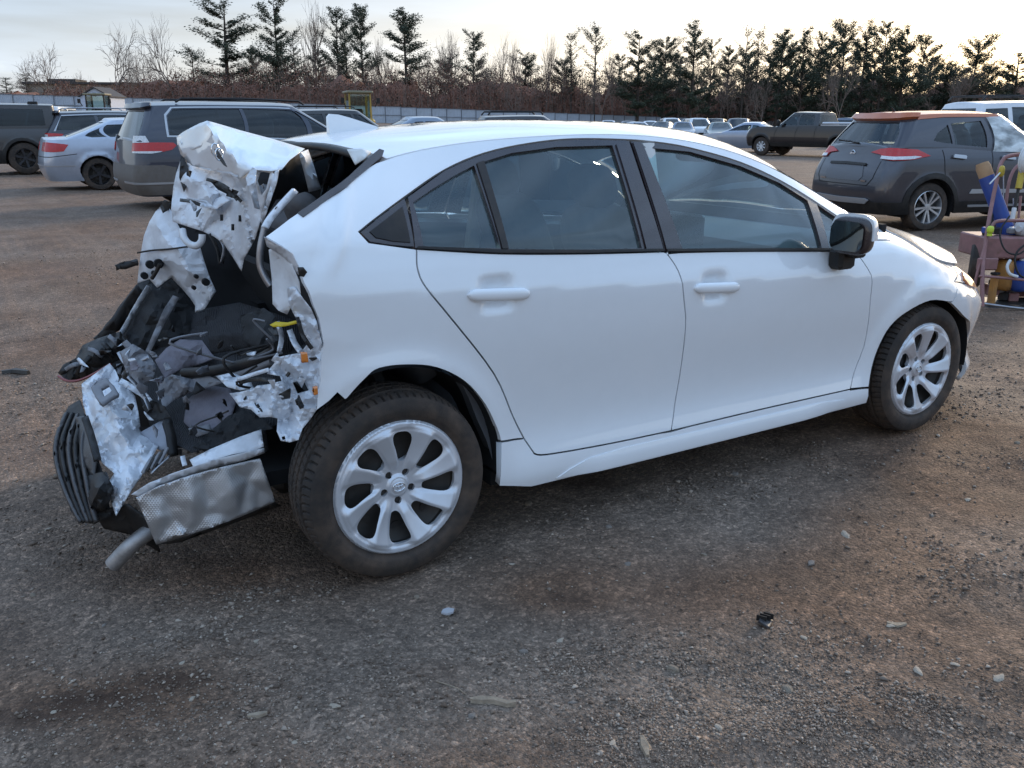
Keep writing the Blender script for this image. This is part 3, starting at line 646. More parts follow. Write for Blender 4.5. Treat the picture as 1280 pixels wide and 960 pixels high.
def sheet(name, outline, mt, inner=(), res=7., crump=.012, fs=9., big=.0, par=None, holes=(), ang=24, thick=.0016, fine=.35, aniso=(1, 1, 1)):
    """torn metal or plastic sheet: outline / inner = (px, py, Y); depth between them is piecewise linear, then creased"""
    C = np.array(list(outline)+list(inner), float); o2 = np.array([p[:2] for p in outline], float)
    V2, F = triangulate(o2, [np.array(h, float) for h in holes], res, .25)
    Y = bary_interp(C[:, :2], C[:, 2], V2)
    P = np.array([onY(p[0], p[1], y) for p, y in zip(V2, Y)])
    SEED[0] += 1; off = SEED[0]*7.7
    if crump:
        P = P*np.array(aniso)
        n1 = 1-2*abs(vnoise(P*fs+off)); n2 = 1-2*abs(vnoise(P*fs*2.3+off+3)); n3 = 1-2*abs(vnoise(P*fs*5.1+off+9))
        d = crump*(n1+.5*n2+fine*n3)+big*vnoise(P*fs*.4+off)
        P = np.array([onY(p[0], p[1], y) for p, y in zip(V2, Y+d)])
    o = mesh(name, P, F[:, ::-1], mt, par or car, ang)
    if thick:
        s_ = o.modifiers.new('thickness', 'SOLIDIFY'); s_.thickness = thick; s_.offset = 0
    return o
def strip(name, pts, width, mt, par=None, res=7., **k):      # pts (px,py,Y), width px
    p = smooth_poly(np.array(pts, float), False, 4); t = np.gradient(p[:, :2], axis=0); t /= np.linalg.norm(t, axis=1)[:, None]+1e-9
    n = np.c_[-t[:, 1], t[:, 0]]*width/2
    return sheet(name, [(*(a[:2]+b), a[2]) for a, b in zip(p, n)]+[(*(a[:2]-b), a[2]+.01) for a, b in zip(p[::-1], n[::-1])], mt, res=res, par=par, **k)
def wire(name, pts, r, mt, par=None, n=8):
    p = smooth_poly(np.array([onY(*q) for q in pts]), False, 5); return MB().tube(p, r, n).build(name, mt, par or car, 60)
W, WI = M['white'], M['white_in']
M['torn'] = mat('torn_white_metal', (.66, .69, .74), .38, coat=.4, metal=.15, var=.08, vscale=14, col2=(.14, .135, .135), c2=(.71, .79), c2scale=34, bump=.25, bscale=50, dirt=.2)
M['torn2'] = mat('scraped_white_metal', (.70, .72, .76), .42, coat=.3, var=.08, vscale=10, col2=(.24, .23, .23), c2=(.70, .80), c2scale=22, bump=.15, bscale=60, dirt=.25)
M['violet'] = mat('grey_trunk_board', (.17, .155, .18), .8, var=.25, vscale=9, bump=.3, bscale=90, dirt=.3)
M['net'] = mat('ribbed_carpet', (.022, .021, .023), .85, var=.3, vscale=12)
nt = M['net'].node_tree; wv = nt.nodes.new('ShaderNodeTexWave'); wv.inputs['Scale'].default_value = 40; wv.inputs['Distortion'].default_value = 4; bp = nt.nodes.new('ShaderNodeBump'); bp.inputs['Strength'].default_value = .45; bp.inputs['Distance'].default_value = .006
tcn = nt.nodes.new('ShaderNodeTexCoord'); mpn = nt.nodes.new('ShaderNodeMapping'); mpn.inputs['Rotation'].default_value = (.4, .3, .7); nt.links.new(tcn.outputs['Object'], mpn.inputs[0]); nt.links.new(mpn.outputs[0], wv.inputs[0]); nt.links.new(wv.outputs['Fac'], bp.inputs['Height']); nt.links.new(bp.outputs[0], nt.nodes['Principled BSDF'].inputs['Normal'])
def foil_mat():
    m = mat('embossed_aluminium', (.60, .60, .61), .45, metal=.8, var=.10, vscale=7, dirt=.25, rvar=.08); nt = m.node_tree; N = nt.nodes.new; L = nt.links.new
    tc = N('ShaderNodeTexCoord'); hs = []
    for rot in (R(28), R(-38)):
        mp = N('ShaderNodeMapping'); mp.inputs['Rotation'].default_value = (0, rot, 0); L(tc.outputs['Object'], mp.inputs[0]); wv = N('ShaderNodeTexWave'); wv.bands_direction = 'X'; wv.inputs['Scale'].default_value = 46; wv.inputs['Distortion'].default_value = 1.6; wv.inputs['Detail Scale'].default_value = .3; L(mp.outputs[0], wv.inputs[0]); hs.append(wv)
    mu = N('ShaderNodeMath'); mu.operation = 'MULTIPLY'; L(hs[0].outputs['Fac'], mu.inputs[0]); L(hs[1].outputs['Fac'], mu.inputs[1])
    bp = N('ShaderNodeBump'); bp.inputs['Strength'].default_value = .45; bp.inputs['Distance'].default_value = .003; L(mu.outputs[0], bp.inputs['Height']); L(bp.outputs[0], nt.nodes['Principled BSDF'].inputs['Normal'])
    return m
M['foil'] = foil_mat()
M['matte_black'] = mat('matte_black_felt', (.013, .013, .014), .85, var=.4, vscale=10, bump=.3, bscale=80)
M['yellow'] = mat('yellow_sticker', (.62, .46, .02), .5)
M['void'] = M['dark_void']
# dark cavity behind
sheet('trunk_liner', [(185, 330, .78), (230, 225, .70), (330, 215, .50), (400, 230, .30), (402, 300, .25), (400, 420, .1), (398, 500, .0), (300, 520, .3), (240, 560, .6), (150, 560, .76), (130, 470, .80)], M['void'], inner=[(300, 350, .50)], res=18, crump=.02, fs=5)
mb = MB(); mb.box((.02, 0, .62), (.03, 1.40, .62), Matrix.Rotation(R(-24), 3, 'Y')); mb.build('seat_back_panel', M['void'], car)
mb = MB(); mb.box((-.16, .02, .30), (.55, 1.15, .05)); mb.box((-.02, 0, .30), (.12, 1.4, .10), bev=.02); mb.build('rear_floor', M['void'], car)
mb = MB(); mb.tube([(-.0, -.62, .33), (0, .62, .33)], .05, 10); mb.box((-.1, 0, .24), (.36, .9, .12), bev=.03); mb.build('rear_axle_beam', M['dark_steel'], car)
mb = MB(); mb.tube([(0, -.60, .33), (.02, -.59, .70)], [.045, .055], 10); mb.build('damper', M['black_plastic'], car)
# package shelf and window opening trims
mb = MB(); mb.box((.10, 0, 1.00), (.26, 1.15, .02), Matrix.Rotation(R(4), 3, 'Y')); mb.build('parcel_shelf', M['carpet'], car)
# trunk lid, folded upwards
lid = sheet('trunk_lid', [(221, 171, .42), (229, 165, .33), (240, 159, .22), (250, 154, .14), (259, 151, .06), (280, 157, .02), (300, 163, -.05), (345, 175, -.22), (381, 186, -.42), (374, 191, -.48), (362, 200, -.52), (352, 212, -.56), (340, 214, -.52), (316, 212, -.46), (300, 224, -.34), (287, 217, -.22), (262, 213, .02), (240, 207, .22), (226, 193, .34), (222, 181, .38)], W,
            inner=[(262, 158, .0), (267, 166, -.10), (275, 177, -.18), (285, 188, -.25), (300, 207, -.36), (236, 183, .24), (251, 178, .12), (258, 166, .06), (330, 192, -.36), (300, 185, -.25), (246, 195, .16)], res=5, crump=.0035, fs=7, ang=50)
sheet('trunk_lid_edge', [(221, 171, .42), (229, 176, .33), (240, 179, .24), (250, 177, .15), (258, 168, .05), (252, 183, .10), (240, 187, .20), (229, 184, .32)], W, res=5, crump=.003, par=lid, ang=50)
sheet('trunk_lid_frame', [(373, 191, -.47), (385, 187, -.40), (393, 210, -.34), (401, 236, -.28), (386, 240, -.34), (380, 215, -.42)], WI, inner=[(382, 200, -.46), (391, 225, -.38)], res=6, crump=.003, par=lid, ang=30)
sheet('trunk_lid_inside', [(350, 211, -.45), (373, 192, -.36), (386, 238, -.2), (345, 250, -.25), (330, 275, -.25)], M['void'], res=9, crump=.01, par=lid)
sheet('emblem_base', [(268, 186, -.22), (272, 187, -.24), (282, 204, -.30), (284, 209, -.32), (279, 206, -.30), (270, 194, -.24)], M['dark_steel'], res=4, crump=.004, par=lid)
for a_ in ((269, 187, -.245), (274, 193, -.27)):
    p_ = onY(*a_); MB().tube([p_+.012*np.array((math.cos(t), 0, 1.6*math.sin(t))) for t in np.linspace(0, 2*np.pi, 13)], .0025, 6, False).build('emblem_ring', M['chrome'], lid, 60)
# inner skin of the lid / rear panel: large torn vertical sheet
ins = sheet('trunk_inner_panel', [(226, 200, .30), (220, 218, .33), (217, 233, .33), (214, 261, .28), (216, 277, .26), (234, 283, .18), (253, 289, .08), (268, 296, .02), (280, 305, -.04), (291, 321, -.10), (302, 339, -.14), (305, 324, -.16), (319, 299, -.28), (328, 267, -.40), (334, 242, -.48), (345, 221, -.54), (340, 214, -.50), (316, 211, -.42), (300, 221, -.30), (285, 214, -.16), (262, 211, .08), (240, 206, .25)], M['torn2'],
            inner=[(235, 222, .20), (252, 228, .12), (246, 250, .16), (262, 245, -.04), (274, 240, .02), (278, 270, .0), (290, 290, -.12), (268, 262, -.03), (300, 265, -.20), (310, 245, -.28), (296, 236, -.14), (238, 268, .18), (320, 228, -.44), (285, 226, -.05)], res=4, crump=.026, fs=9, ang=18, aniso=(1, 1, .45), fine=.25,
            holes=[[(262, 226), (275, 228), (292, 240), (300, 247), (290, 246), (272, 237)], [(326, 214), (338, 216), (333, 236), (327, 244), (322, 226)], [(233, 212), (240, 214), (238, 222), (233, 219)]])
for a_ in ((277, 272), (291, 284), (300, 273)):
    sheet('slot', [(a_[0]-1.5, a_[1]-4, -.19), (a_[0]+1.5, a_[1]-4, -.2), (a_[0]+1.5, a_[1]+4, -.2), (a_[0]-1.5, a_[1]+4, -.19)], M['void'], res=4, crump=0, par=ins, thick=.003)
sheet('torn_bracket', [(316, 209, -.56), (321, 212, -.56), (319, 228, -.57), (322, 244, -.55), (325, 262, -.52), (318, 260, -.53), (314, 244, -.56), (309, 232, -.55), (307, 222, -.53)], M['torn'], res=4, crump=.012, fs=16, par=ins)
sheet('torn_bracket', [(344, 214, -.60), (349, 212, -.61), (346, 228, -.61), (340, 246, -.59), (334, 264, -.55), (328, 280, -.50), (325, 276, -.5), (332, 252, -.55), (338, 232, -.59)], M['torn'], res=4, crump=.010, fs=14, par=ins)
sheet('torn_flap', [(233, 247, .10), (262, 252, .02), (280, 244, -.05), (288, 250, -.1), (270, 262, -.05), (240, 256, .1)], M['torn'], res=4, crump=.012, fs=15, par=ins)
sheet('dark_reinforcement', [(226, 195, .3), (232, 198, .28), (238, 222, .2), (230, 240, .22), (224, 222, .27)], M['black_plastic'], res=5, crump=.02, fs=14, par=ins)
for k, (a_, b_) in enumerate((((270, 229), (297, 250)), ((258, 224), (286, 236)), ((225, 250), (250, 256)), ((283, 243), (302, 252)))):
    strip('crease_tear', [(a_[0], a_[1], -.16+.25*(a_[0] < 255)), ((a_[0]+b_[0])/2+2, (a_[1]+b_[1])/2-1, -.2+.2*(a_[0] < 255)), (b_[0], b_[1], -.26+.3*(a_[0] < 255))], 4, M['dark_steel'], par=ins, crump=.01, fs=20, res=3)
wire('lid_latch_hook', [(228, 287, .12), (230, 297, .1), (237, 305, .08), (246, 307, .06), (252, 301, .05), (253, 293, .05)], .013, WI, ins)
strip('hinge_arm', [(274, 296, .0), (281, 310, -.02), (277, 330, -.02)], 5, M['steel'], par=ins, crump=.003, res=5)
strip('hinge_arm', [(262, 292, .04), (272, 312, .02), (275, 330, .0)], 4, M['dark_steel'], par=ins, crump=.003, res=5)
# left rear quarter, inner stamping
lq = sheet('left_quarter_sheet', [(203, 255, .42), (195, 264, .46), (187, 277, .5), (180, 295, .53), (176, 318, .56), (173, 342, .58), (172, 354, .58), (187, 349, .52), (197, 360, .48), (206, 352, .45), (214, 347, .42), (228, 361, .37), (238, 373, .33), (244, 382, .31), (244, 391, .31), (256, 386, .27), (270, 364, .22), (262, 346, .23), (255, 326, .25), (250, 308, .27), (234, 304, .31), (225, 286, .35), (213, 262, .39)], M['torn2'],
           inner=[(196, 280, .42), (205, 300, .36), (190, 325, .46), (215, 325, .32), (235, 340, .24), (225, 312, .27), (250, 365, .26), (240, 356, .30)], res=4.5, crump=.012, fs=9, ang=18)
for a_, r_ in (((188, 331, .44), 4), ((199, 330, .40), 4.5), ((181, 345, .52), 3.5), ((193, 342, .44), 2.5), ((258, 353, .22), 3.5), ((246, 346, .22), 2), ((243, 360, .27), 2)):
    p_ = onY(a_[0], a_[1], a_[2]-.012); MB().tube([p_, p_+(.0, .02, .0)], r_*.0041, 12).build('hole_disc', M['void'], lq)  # dark discs laid on the sheet in place of shaded holes
wire('wiring_strand', [(172, 316, .52), (190, 313, .44), (215, 311, .30), (250, 306, .2)], .004, M['black_plastic'], lq, 6)
wire('bracket_rod', [(200, 330, .38), (195, 340, .40), (190, 348, .42)], .008, M['dark_steel'], lq)
sheet('broken_trim', [(144, 331, .60), (150, 329, .60), (172, 325, .56), (173, 331, .56), (156, 336, .58), (146, 337, .6)], M['black_plastic'], res=5, crump=.006, thick=.02)
sheet('crushed_connector', [(200, 258, .40), (206, 250, .40), (213, 252, .38), (211, 262, .38), (204, 266, .38)], M['dark_steel'], res=4, crump=.02, fs=20, thick=.006)
# dark inner arch below it and hanging plastics
LIN = sheet('wheelhouse_liner', [(172, 354, .60), (187, 350, .54), (198, 361, .50), (214, 349, .44), (228, 363, .40), (245, 392, .34), (256, 388, .30), (246, 415, .30), (230, 440, .32), (205, 462, .36), (170, 470, .42), (150, 452, .5), (152, 420, .55), (158, 392, .58)], M['matte_black'], inner=[(190, 390, .34), (210, 400, .28), (178, 425, .38), (216, 430, .26), (196, 372, .40)], res=6, crump=.03, fs=7)
sheet('wheelhouse_flange', [(216, 369, .30), (224, 372, .29), (206, 404, .28), (192, 432, .28), (182, 452, .30), (178, 448, .31), (190, 420, .29), (204, 388, .29)], M['grey_plastic'], res=5, crump=.010, fs=12)
strip('bumper_foam', [(176, 362, .52), (160, 382, .56), (146, 404, .58), (122, 428, .60)], 14, M['black_plastic'], crump=.012, fs=12, thick=.02)
strip('torn_edge', [(186, 358, .46), (172, 380, .48), (160, 402, .50), (150, 420, .5), (142, 440, .5)], 6, M['torn'], crump=.012, fs=18, res=4)
blk = sheet('bumper_corner', [(73, 466, .50), (80, 456, .50), (95, 448, .48), (104, 432, .50), (122, 424, .50), (150, 415, .46), (160, 428, .40), (155, 446, .38), (137, 456, .38), (118, 466, .40), (97, 474, .44), (84, 475, .46)], M['black_plastic'], inner=[(105, 452, .38), (125, 440, .36), (140, 434, .36)], res=5, crump=.02, fs=11, thick=.006)
for k, (x0, y0, x1, y1) in enumerate(((82, 462, 100, 455), (96, 468, 112, 446), (110, 436, 128, 446), (128, 428, 142, 446), (136, 420, 152, 438))):
    strip('broken_rib', [(x0, y0, .40), ((x0+x1)/2, (y0+y1)/2-2, .36), (x1, y1, .37)], 5, (M['grey_plastic'], M['black_plastic'])[k % 2], par=blk, crump=.01, fs=20, res=4, thick=.005)
wire('red_reflector_edge', [(73, 470, .42), (84, 476, .38), (100, 475, .34), (120, 466, .30), (138, 455, .26)], .0055, mat('dull_red_plastic', (.22, .03, .025), .4, coat=.4), blk, 6)
# trunk floor rubble
sheet('trunk_carpet', [(205, 395, .5), (300, 378, .25), (345, 392, .0), (398, 410, -.15), (396, 500, -.45), (330, 540, -.55), (240, 566, -.45), (190, 540, -.2), (170, 480, .25)], M['net'], inner=[(280, 440, .0), (250, 500, -.15), (320, 470, -.2)], res=7, crump=.02, fs=6)
sheet('trunk_board', [(194, 451, .12), (208, 436, .15), (225, 425, .16), (253, 426, .08), (269, 448, -.02), (248, 456, .0), (228, 461, .02), (206, 473, .04)], M['violet'], inner=[(232, 442, .02)], res=6, crump=.008, fs=7, thick=.006)
sheet('trunk_board', [(234, 501, -.16), (248, 488, -.14), (262, 482, -.16), (287, 486, -.24), (296, 500, -.30), (290, 520, -.36), (272, 538, -.38), (244, 542, -.34), (230, 528, -.26)], M['violet'], inner=[(262, 508, -.28)], res=6, crump=.012, fs=7, thick=.005)
sheet('trunk_board', [(235, 536, -.34), (262, 530, -.38), (266, 540, -.40), (246, 546, -.38)], M['grey_plastic'], res=6, crump=.008, thick=.004)
sheet('plastic_cover', [(175, 541, -.22), (195, 530, -.22), (208, 522, -.22), (212, 540, -.30), (213, 566, -.36), (198, 562, -.32)], mat('pale_grey_plastic', (.30, .31, .35), .45, var=.15, dirt=.2), res=6, crump=.006, thick=.004)
wire('bent_strut', [(230, 466, -.10), (262, 464, -.22), (300, 456, -.34), (330, 446, -.46), (348, 432, -.55)], .018, M['black_plastic'])
wire('bent_strut', [(228, 470, -.06), (270, 472, -.22), (305, 466, -.36), (340, 452, -.5)], .012, M['grey_plastic'])
strip('black_duct', [(208, 526, -.30), (214, 548, -.36), (216, 570, -.4)], 9, M['black_plastic'], crump=.004, thick=.02)
strip('mesh_cover', [(262, 432, .02), (285, 428, -.04), (315, 424, -.12), (336, 418, -.2)], 22, M['net'], crump=.006, res=6)
# folded sheets that fill the floor of the trunk
sheet('folded_floor_sheet', [(196, 478, -.10), (215, 468, -.12), (240, 474, -.18), (262, 470, -.24), (280, 478, -.30), (262, 484, -.26), (240, 490, -.20), (218, 500, -.16), (204, 512, -.18)], M['grey_plastic'], inner=[(230, 480, -.22)], res=4, crump=.02, fs=10)
sheet('folded_floor_sheet', [(262, 540, -.42), (285, 520, -.40), (305, 512, -.44), (330, 524, -.54), (342, 536, -.60), (318, 540, -.56), (290, 552, -.52), (262, 562, -.50), (240, 560, -.46)], M['matte_black'], inner=[(295, 532, -.5)], res=4, crump=.02, fs=10)
sheet('folded_white_sheet', [(270, 470, -.40), (290, 466, -.44), (312, 474, -.52), (318, 486, -.58), (300, 488, -.56), (284, 484, -.48)], M['torn'], res=4, crump=.02, fs=12)
sheet('crushed_side_trim', [(150, 440, .06), (166, 430, .04), (184, 440, -.02), (196, 458, -.06), (190, 476, -.10), (172, 482, -.08), (158, 466, -.0)], M['grey_plastic'], inner=[(172, 455, -.06)], res=4, crump=.025, fs=12)
sheet('crushed_side_trim', [(190, 500, -.18), (206, 508, -.20), (214, 522, -.26), (200, 526, -.24), (184, 520, -.20), (178, 508, -.16)], M['black_plastic'], res=4, crump=.02, fs=12)
strip('silver_strip', [(160, 470, -.12), (176, 488, -.16), (188, 512, -.2)], 5, M['steel'], crump=.01, res=4)
sheet('crushed_inner_arch', [(300, 395, .0), (330, 385, -.15), (345, 395, -.3), (348, 430, -.4), (330, 445, -.35), (305, 425, -.15)], M['matte_black'], inner=[(325, 415, -.3)], res=5, crump=.03, fs=10)
# right rear: torn flanges under the quarter panel edge
strip('gutter_rail', [(369, 238, -.62), (352, 256, -.66), (338, 273, -.70), (331, 285, -.72)], 7, M['torn2'], crump=.003, res=4, thick=.01)
wire('hinge_spring', [(331, 285, -.62), (326, 308, -.62), (325, 330, -.62), (331, 346, -.63), (338, 357, -.64)], .011, M['steel'])
sheet('quarter_inner_flange', [(336, 312, -.74), (346, 307, -.80), (358, 312, -.83), (366, 332, -.84), (374, 352, -.85), (376, 368, -.84), (366, 380, -.80), (359, 393, -.76), (348, 388, -.74), (341, 380, -.72), (340, 350, -.72)], M['white_in'], inner=[(355, 345, -.76), (352, 325, -.76)], res=5, crump=.006, fs=9)
sheet('torn_lip', [(330, 296, -.82), (352, 308, -.85), (366, 317, -.86), (374, 335, -.866), (380, 345, -.868), (372, 343, -.845), (364, 330, -.83), (350, 318, -.80), (334, 308, -.78)], M['torn2'], res=4, crump=.006, fs=14)
sheet('torn_lip', [(372, 334, -.87), (379, 334, -.885), (384, 340, -.885), (380, 346, -.875), (374, 345, -.87)], M['dark_steel'], res=4, crump=.004, fs=14)
def shards(n, x0, x1, y0, y1, Y0, Y1, mts, size, seed, par=None, nm='torn_shard'):
    rg = np.random.default_rng(seed)
    for k in range(n):
        cx, cy = rg.uniform(x0, x1), rg.uniform(y0, y1); Y = rg.uniform(Y0, Y1); m = rg.integers(4, 7); a = np.sort(rg.uniform(0, 2*np.pi, m)); el = rg.uniform(.35, 1); ro = rg.uniform(0, np.pi); s = size*rg.uniform(.5, 1.3)
        q = np.c_[s*np.cos(a), s*el*np.sin(a)]@np.array([[math.cos(ro), -math.sin(ro)], [math.sin(ro), math.cos(ro)]])+(cx, cy)
        t = rg.uniform(-.05, .05, 2)/size
        area = .5*abs(sum(q[i-1][0]*q[i][1]-q[i][0]*q[i-1][1] for i in range(m)))
        if area < size*size*.25: continue
        sheet(nm, [(p[0], p[1], Y+(p[0]-cx)*t[0]+(p[1]-cy)*t[1]) for p in q], mts[k % len(mts)], res=5, crump=.008, fs=18, par=par)
er = sheet('crumpled_quarter_edge', [(359, 360, -.82), (368, 358, -.84), (378, 372, -.86), (388, 385, -.868), (396, 402, -.872), (402, 428, -.875), (400, 452, -.876), (394, 444, -.85), (386, 428, -.83), (376, 408, -.81), (366, 390, -.79), (360, 376, -.80)], M['torn'], inner=[(378, 392, -.82), (390, 420, -.84)], res=4, crump=.012, fs=18, ang=18)
lc = sheet('crumpled_quarter_corner', [(287, 492, -.60), (300, 490, -.62), (316, 486, -.66), (330, 476, -.70), (337, 461, -.73), (350, 446, -.76), (364, 443, -.78), (376, 441, -.80), (384, 430, -.83), (398, 424, -.86), (402, 451, -.875), (399, 480, -.875), (396, 512, -.872), (388, 524, -.862), (378, 536, -.85), (373, 550, -.835), (362, 553, -.82), (351, 551, -.81), (346, 539, -.80), (347, 523, -.78), (338, 521, -.76), (325, 522, -.72), (314, 512, -.67), (300, 509, -.63)], M['torn'],
           inner=[(355, 470, -.74), (372, 462, -.82), (385, 480, -.84), (365, 495, -.77), (345, 497, -.78), (330, 500, -.68), (375, 515, -.86), (360, 525, -.77), (388, 455, -.82), (350, 480, -.82)], res=3.5, crump=.028, fs=11, ang=18, aniso=(.6, 1, 1.2), fine=.3, holes=[[(318, 470), (332, 467), (350, 470), (352, 476), (338, 480), (322, 482)], [(366, 478), (380, 476), (386, 488), (372, 492)], [(352, 546), (356, 545), (357, 549), (353, 550)]])
strip('torn_sliver', [(276, 473, -.55), (296, 474, -.58), (316, 468, -.66), (336, 462, -.72)], 5, M['torn'], crump=.01, fs=20, res=4)
strip('torn_sliver', [(300, 478, -.58), (322, 474, -.66), (345, 476, -.74)], 5, M['dark_steel'], crump=.01, fs=20, res=4)
strip('torn_sliver', [(346, 402, -.72), (352, 420, -.74), (349, 440, -.74)], 6, M['torn'], crump=.01, fs=20, res=4)
strip('torn_sliver', [(362, 412, -.78), (368, 428, -.80), (376, 440, -.82)], 7, M['torn'], crump=.012, fs=20, res=4)
strip('torn_sliver', [(372, 396, -.82), (378, 418, -.84), (390, 436, -.85)], 5, M['dark_steel'], crump=.012, fs=20, res=4)
sheet('warning_sticker', [(337, 406, -.74), (345, 402, -.75), (360, 403, -.77), (372, 400, -.80), (374, 404, -.80), (356, 408, -.77), (342, 409, -.75)], M['yellow'], res=5, crump=.004)
for a_ in (((376, 440), (383, 440), (385, 452), (377, 453), -.885), ((391, 484), (396, 482), (397, 492), (392, 494), -.89)):
    sheet('orange_lens_fragment', [(*p, a_[4]) for p in a_[:4]], M['amber'], res=4, crump=.003, thick=.012)
shards(10, 340, 396, 430, 500, -.86, -.80, [M['torn'], M['dark_steel'], M['torn2']], 8, 3)
shards(7, 205, 250, 440, 570, -.3, -.1, [M['black_plastic'], M['grey_plastic']], 9, 4, nm='plastic_fragment')
shards(8, 225, 330, 225, 270, -.5, -.1, [M['torn'], M['torn2'], M['dark_steel']], 6, 5, ins)
shards(10, 95, 160, 425, 470, .25, .4, [M['black_plastic'], M['grey_plastic'], M['torn']], 8, 6, nm='plastic_fragment')
rgw = np.random.default_rng(21)
for k in range(9):
    x, y = rgw.uniform(215, 390), rgw.uniform(395, 540); Y = -.15-.55*(x-215)/175-.06
    wire('wiring_strand', [(x, y, Y), (x+rgw.uniform(-22, 22), y+rgw.uniform(-10, 14), Y+.02), (x+rgw.uniform(-40, 40), y+rgw.uniform(4, 30), Y), (x+rgw.uniform(-50, 50), y+rgw.uniform(10, 44), Y)], rgw.uniform(.003, .006), (M['black_plastic'], M['grey_plastic'], M['dark_steel'])[k % 3], n=6)
# rear panel, white, flattened
rp = sheet('rear_body_panel', [(102, 480, .18), (118, 468, .16), (137, 454, .14), (144, 462, .10), (150, 476, .04), (162, 486, -.02), (169, 496, -.08), (173, 515, -.16), (176, 540, -.24), (188, 548, -.30), (198, 558, -.36), (192, 568, -.40), (186, 578, -.43), (175, 598, -.48), (166, 610, -.5), (158, 624, -.50), (145, 645, -.48), (140, 630, -.46), (133, 607, -.42), (143, 592, -.40), (126, 577, -.30), (120, 560, -.22), (116, 545, -.15), (109, 523, -.04), (104, 505, .06)], M['torn'],
           inner=[(125, 490, .02), (140, 510, -.16), (152, 500, -.10), (130, 530, -.16), (150, 540, -.30), (160, 560, -.34), (145, 570, -.32), (160, 590, -.46), (150, 615, -.48), (175, 570, -.40)], res=3.5, crump=.034, fs=8, ang=18, aniso=(1.2, 1, .5), fine=.3, thick=.002)
sheet('latch_bracket', [(114, 486, -.06), (122, 477, -.03), (134, 474, -.04), (143, 484, -.10), (149, 495, -.16), (138, 500, -.18), (128, 507, -.20), (120, 498, -.12)], M['grey_plastic'], res=4, crump=.006, fs=14, par=rp, thick=.012, holes=[[(127, 487), (136, 482), (140, 490), (131, 498)]])
strip('stiffener', [(150, 476, -.02), (164, 484, -.08), (180, 494, -.14), (190, 506, -.16)], 8, M['torn'], par=rp, crump=.02, fs=16, res=4, thick=.004)
shards(9, 148, 200, 470, 575, -.40, -.20, [M['torn'], M['torn2'], M['grey_plastic'], M['black_plastic']], 9, 31, rp)
strip('stiffener', [(106, 522, -.1), (114, 545, -.2), (122, 575, -.33)], 9, M['black_plastic'], par=rp, crump=.006, res=5, thick=.01)
strip('trim_edge', [(148, 440, .1), (158, 455, .02), (172, 452, -.02), (186, 446, -.05)], 5, M['steel'], par=rp, crump=.004, res=4)
for k in range(5): strip('vent_fin', [(178+5*k, 592-3*k, -.52), (186+5*k, 578-3*k, -.5), (190+5*k, 572-3*k, -.48)], 3, (M['grey_plastic'], M['black_plastic'])[k % 2], par=rp, crump=.002, res=4, thick=.006)
strip('silver_strip', [(188, 592, -.53), (200, 580, -.52), (212, 570, -.5)], 3, M['steel'], par=rp, crump=.001, res=4)
# valance above the heat shield
va = sheet('rear_valance', [(237, 575, -.60), (262, 562, -.60), (300, 546, -.60), (326, 537, -.60), (330, 558, -.645), (318, 563, -.65), (290, 568, -.65), (262, 576, -.65), (242, 584, -.65)], M['torn2'], res=5, crump=.004, fs=8)
sheet('valance_flange', [(164, 618, -.62), (186, 604, -.64), (215, 592, -.65), (242, 583, -.66), (270, 574, -.66), (300, 567, -.66), (330, 560, -.65), (331, 566, -.64), (306, 575, -.645), (270, 584, -.645), (238, 594, -.64), (205, 606, -.63), (176, 621, -.62)], M['torn2'], res=5, crump=.006, fs=9, par=va)
sheet('valance_end', [(326, 537, -.60), (332, 538, -.56), (336, 562, -.56), (330, 566, -.64)], M['steel'], res=5, crump=.004, par=va)
strip('valance_rib', [(228, 570, -.61), (231, 582, -.65)], 6, M['torn2'], par=va, crump=.004, res=4)
# muffler heat shield and pipe
hs = sheet('heat_shield', [(170, 622, -.62), (200, 607, -.65), (238, 594, -.66), (280, 583, -.66), (325, 573, -.645), (335, 600, -.655), (344, 627, -.64), (300, 646, -.65), (262, 660, -.66), (237, 668, -.65), (228, 671, -.63), (195, 680, -.62), (184, 654, -.635)], M['foil'], inner=[(204, 618, -.645), (218, 648, -.64), (228, 668, -.66), (240, 625, -.675), (290, 612, -.675), (200, 645, -.655), (262, 640, -.655), (310, 600, -.64), (255, 600, -.65)], res=4, crump=.006, fs=8, ang=50, thick=.003)
sheet('muffler_side', [(195, 681, -.62), (237, 669, -.64), (344, 628, -.63), (352, 632, -.45), (330, 640, -.35), (225, 678, -.40)], M['dark_steel'], res=8, crump=.004, par=hs)
wire('tailpipe', [(214, 655, -.44), (196, 660, -.46), (180, 669, -.47), (164, 682, -.47), (149, 697, -.46), (141, 706, -.45)], .026, mat('scuffed_steel_pipe', (.36, .34, .33), .5, metal=.7, var=.2, vscale=25, dirt=.5), n=18)
p_ = onY(140.6, 706.5, -.4498); 
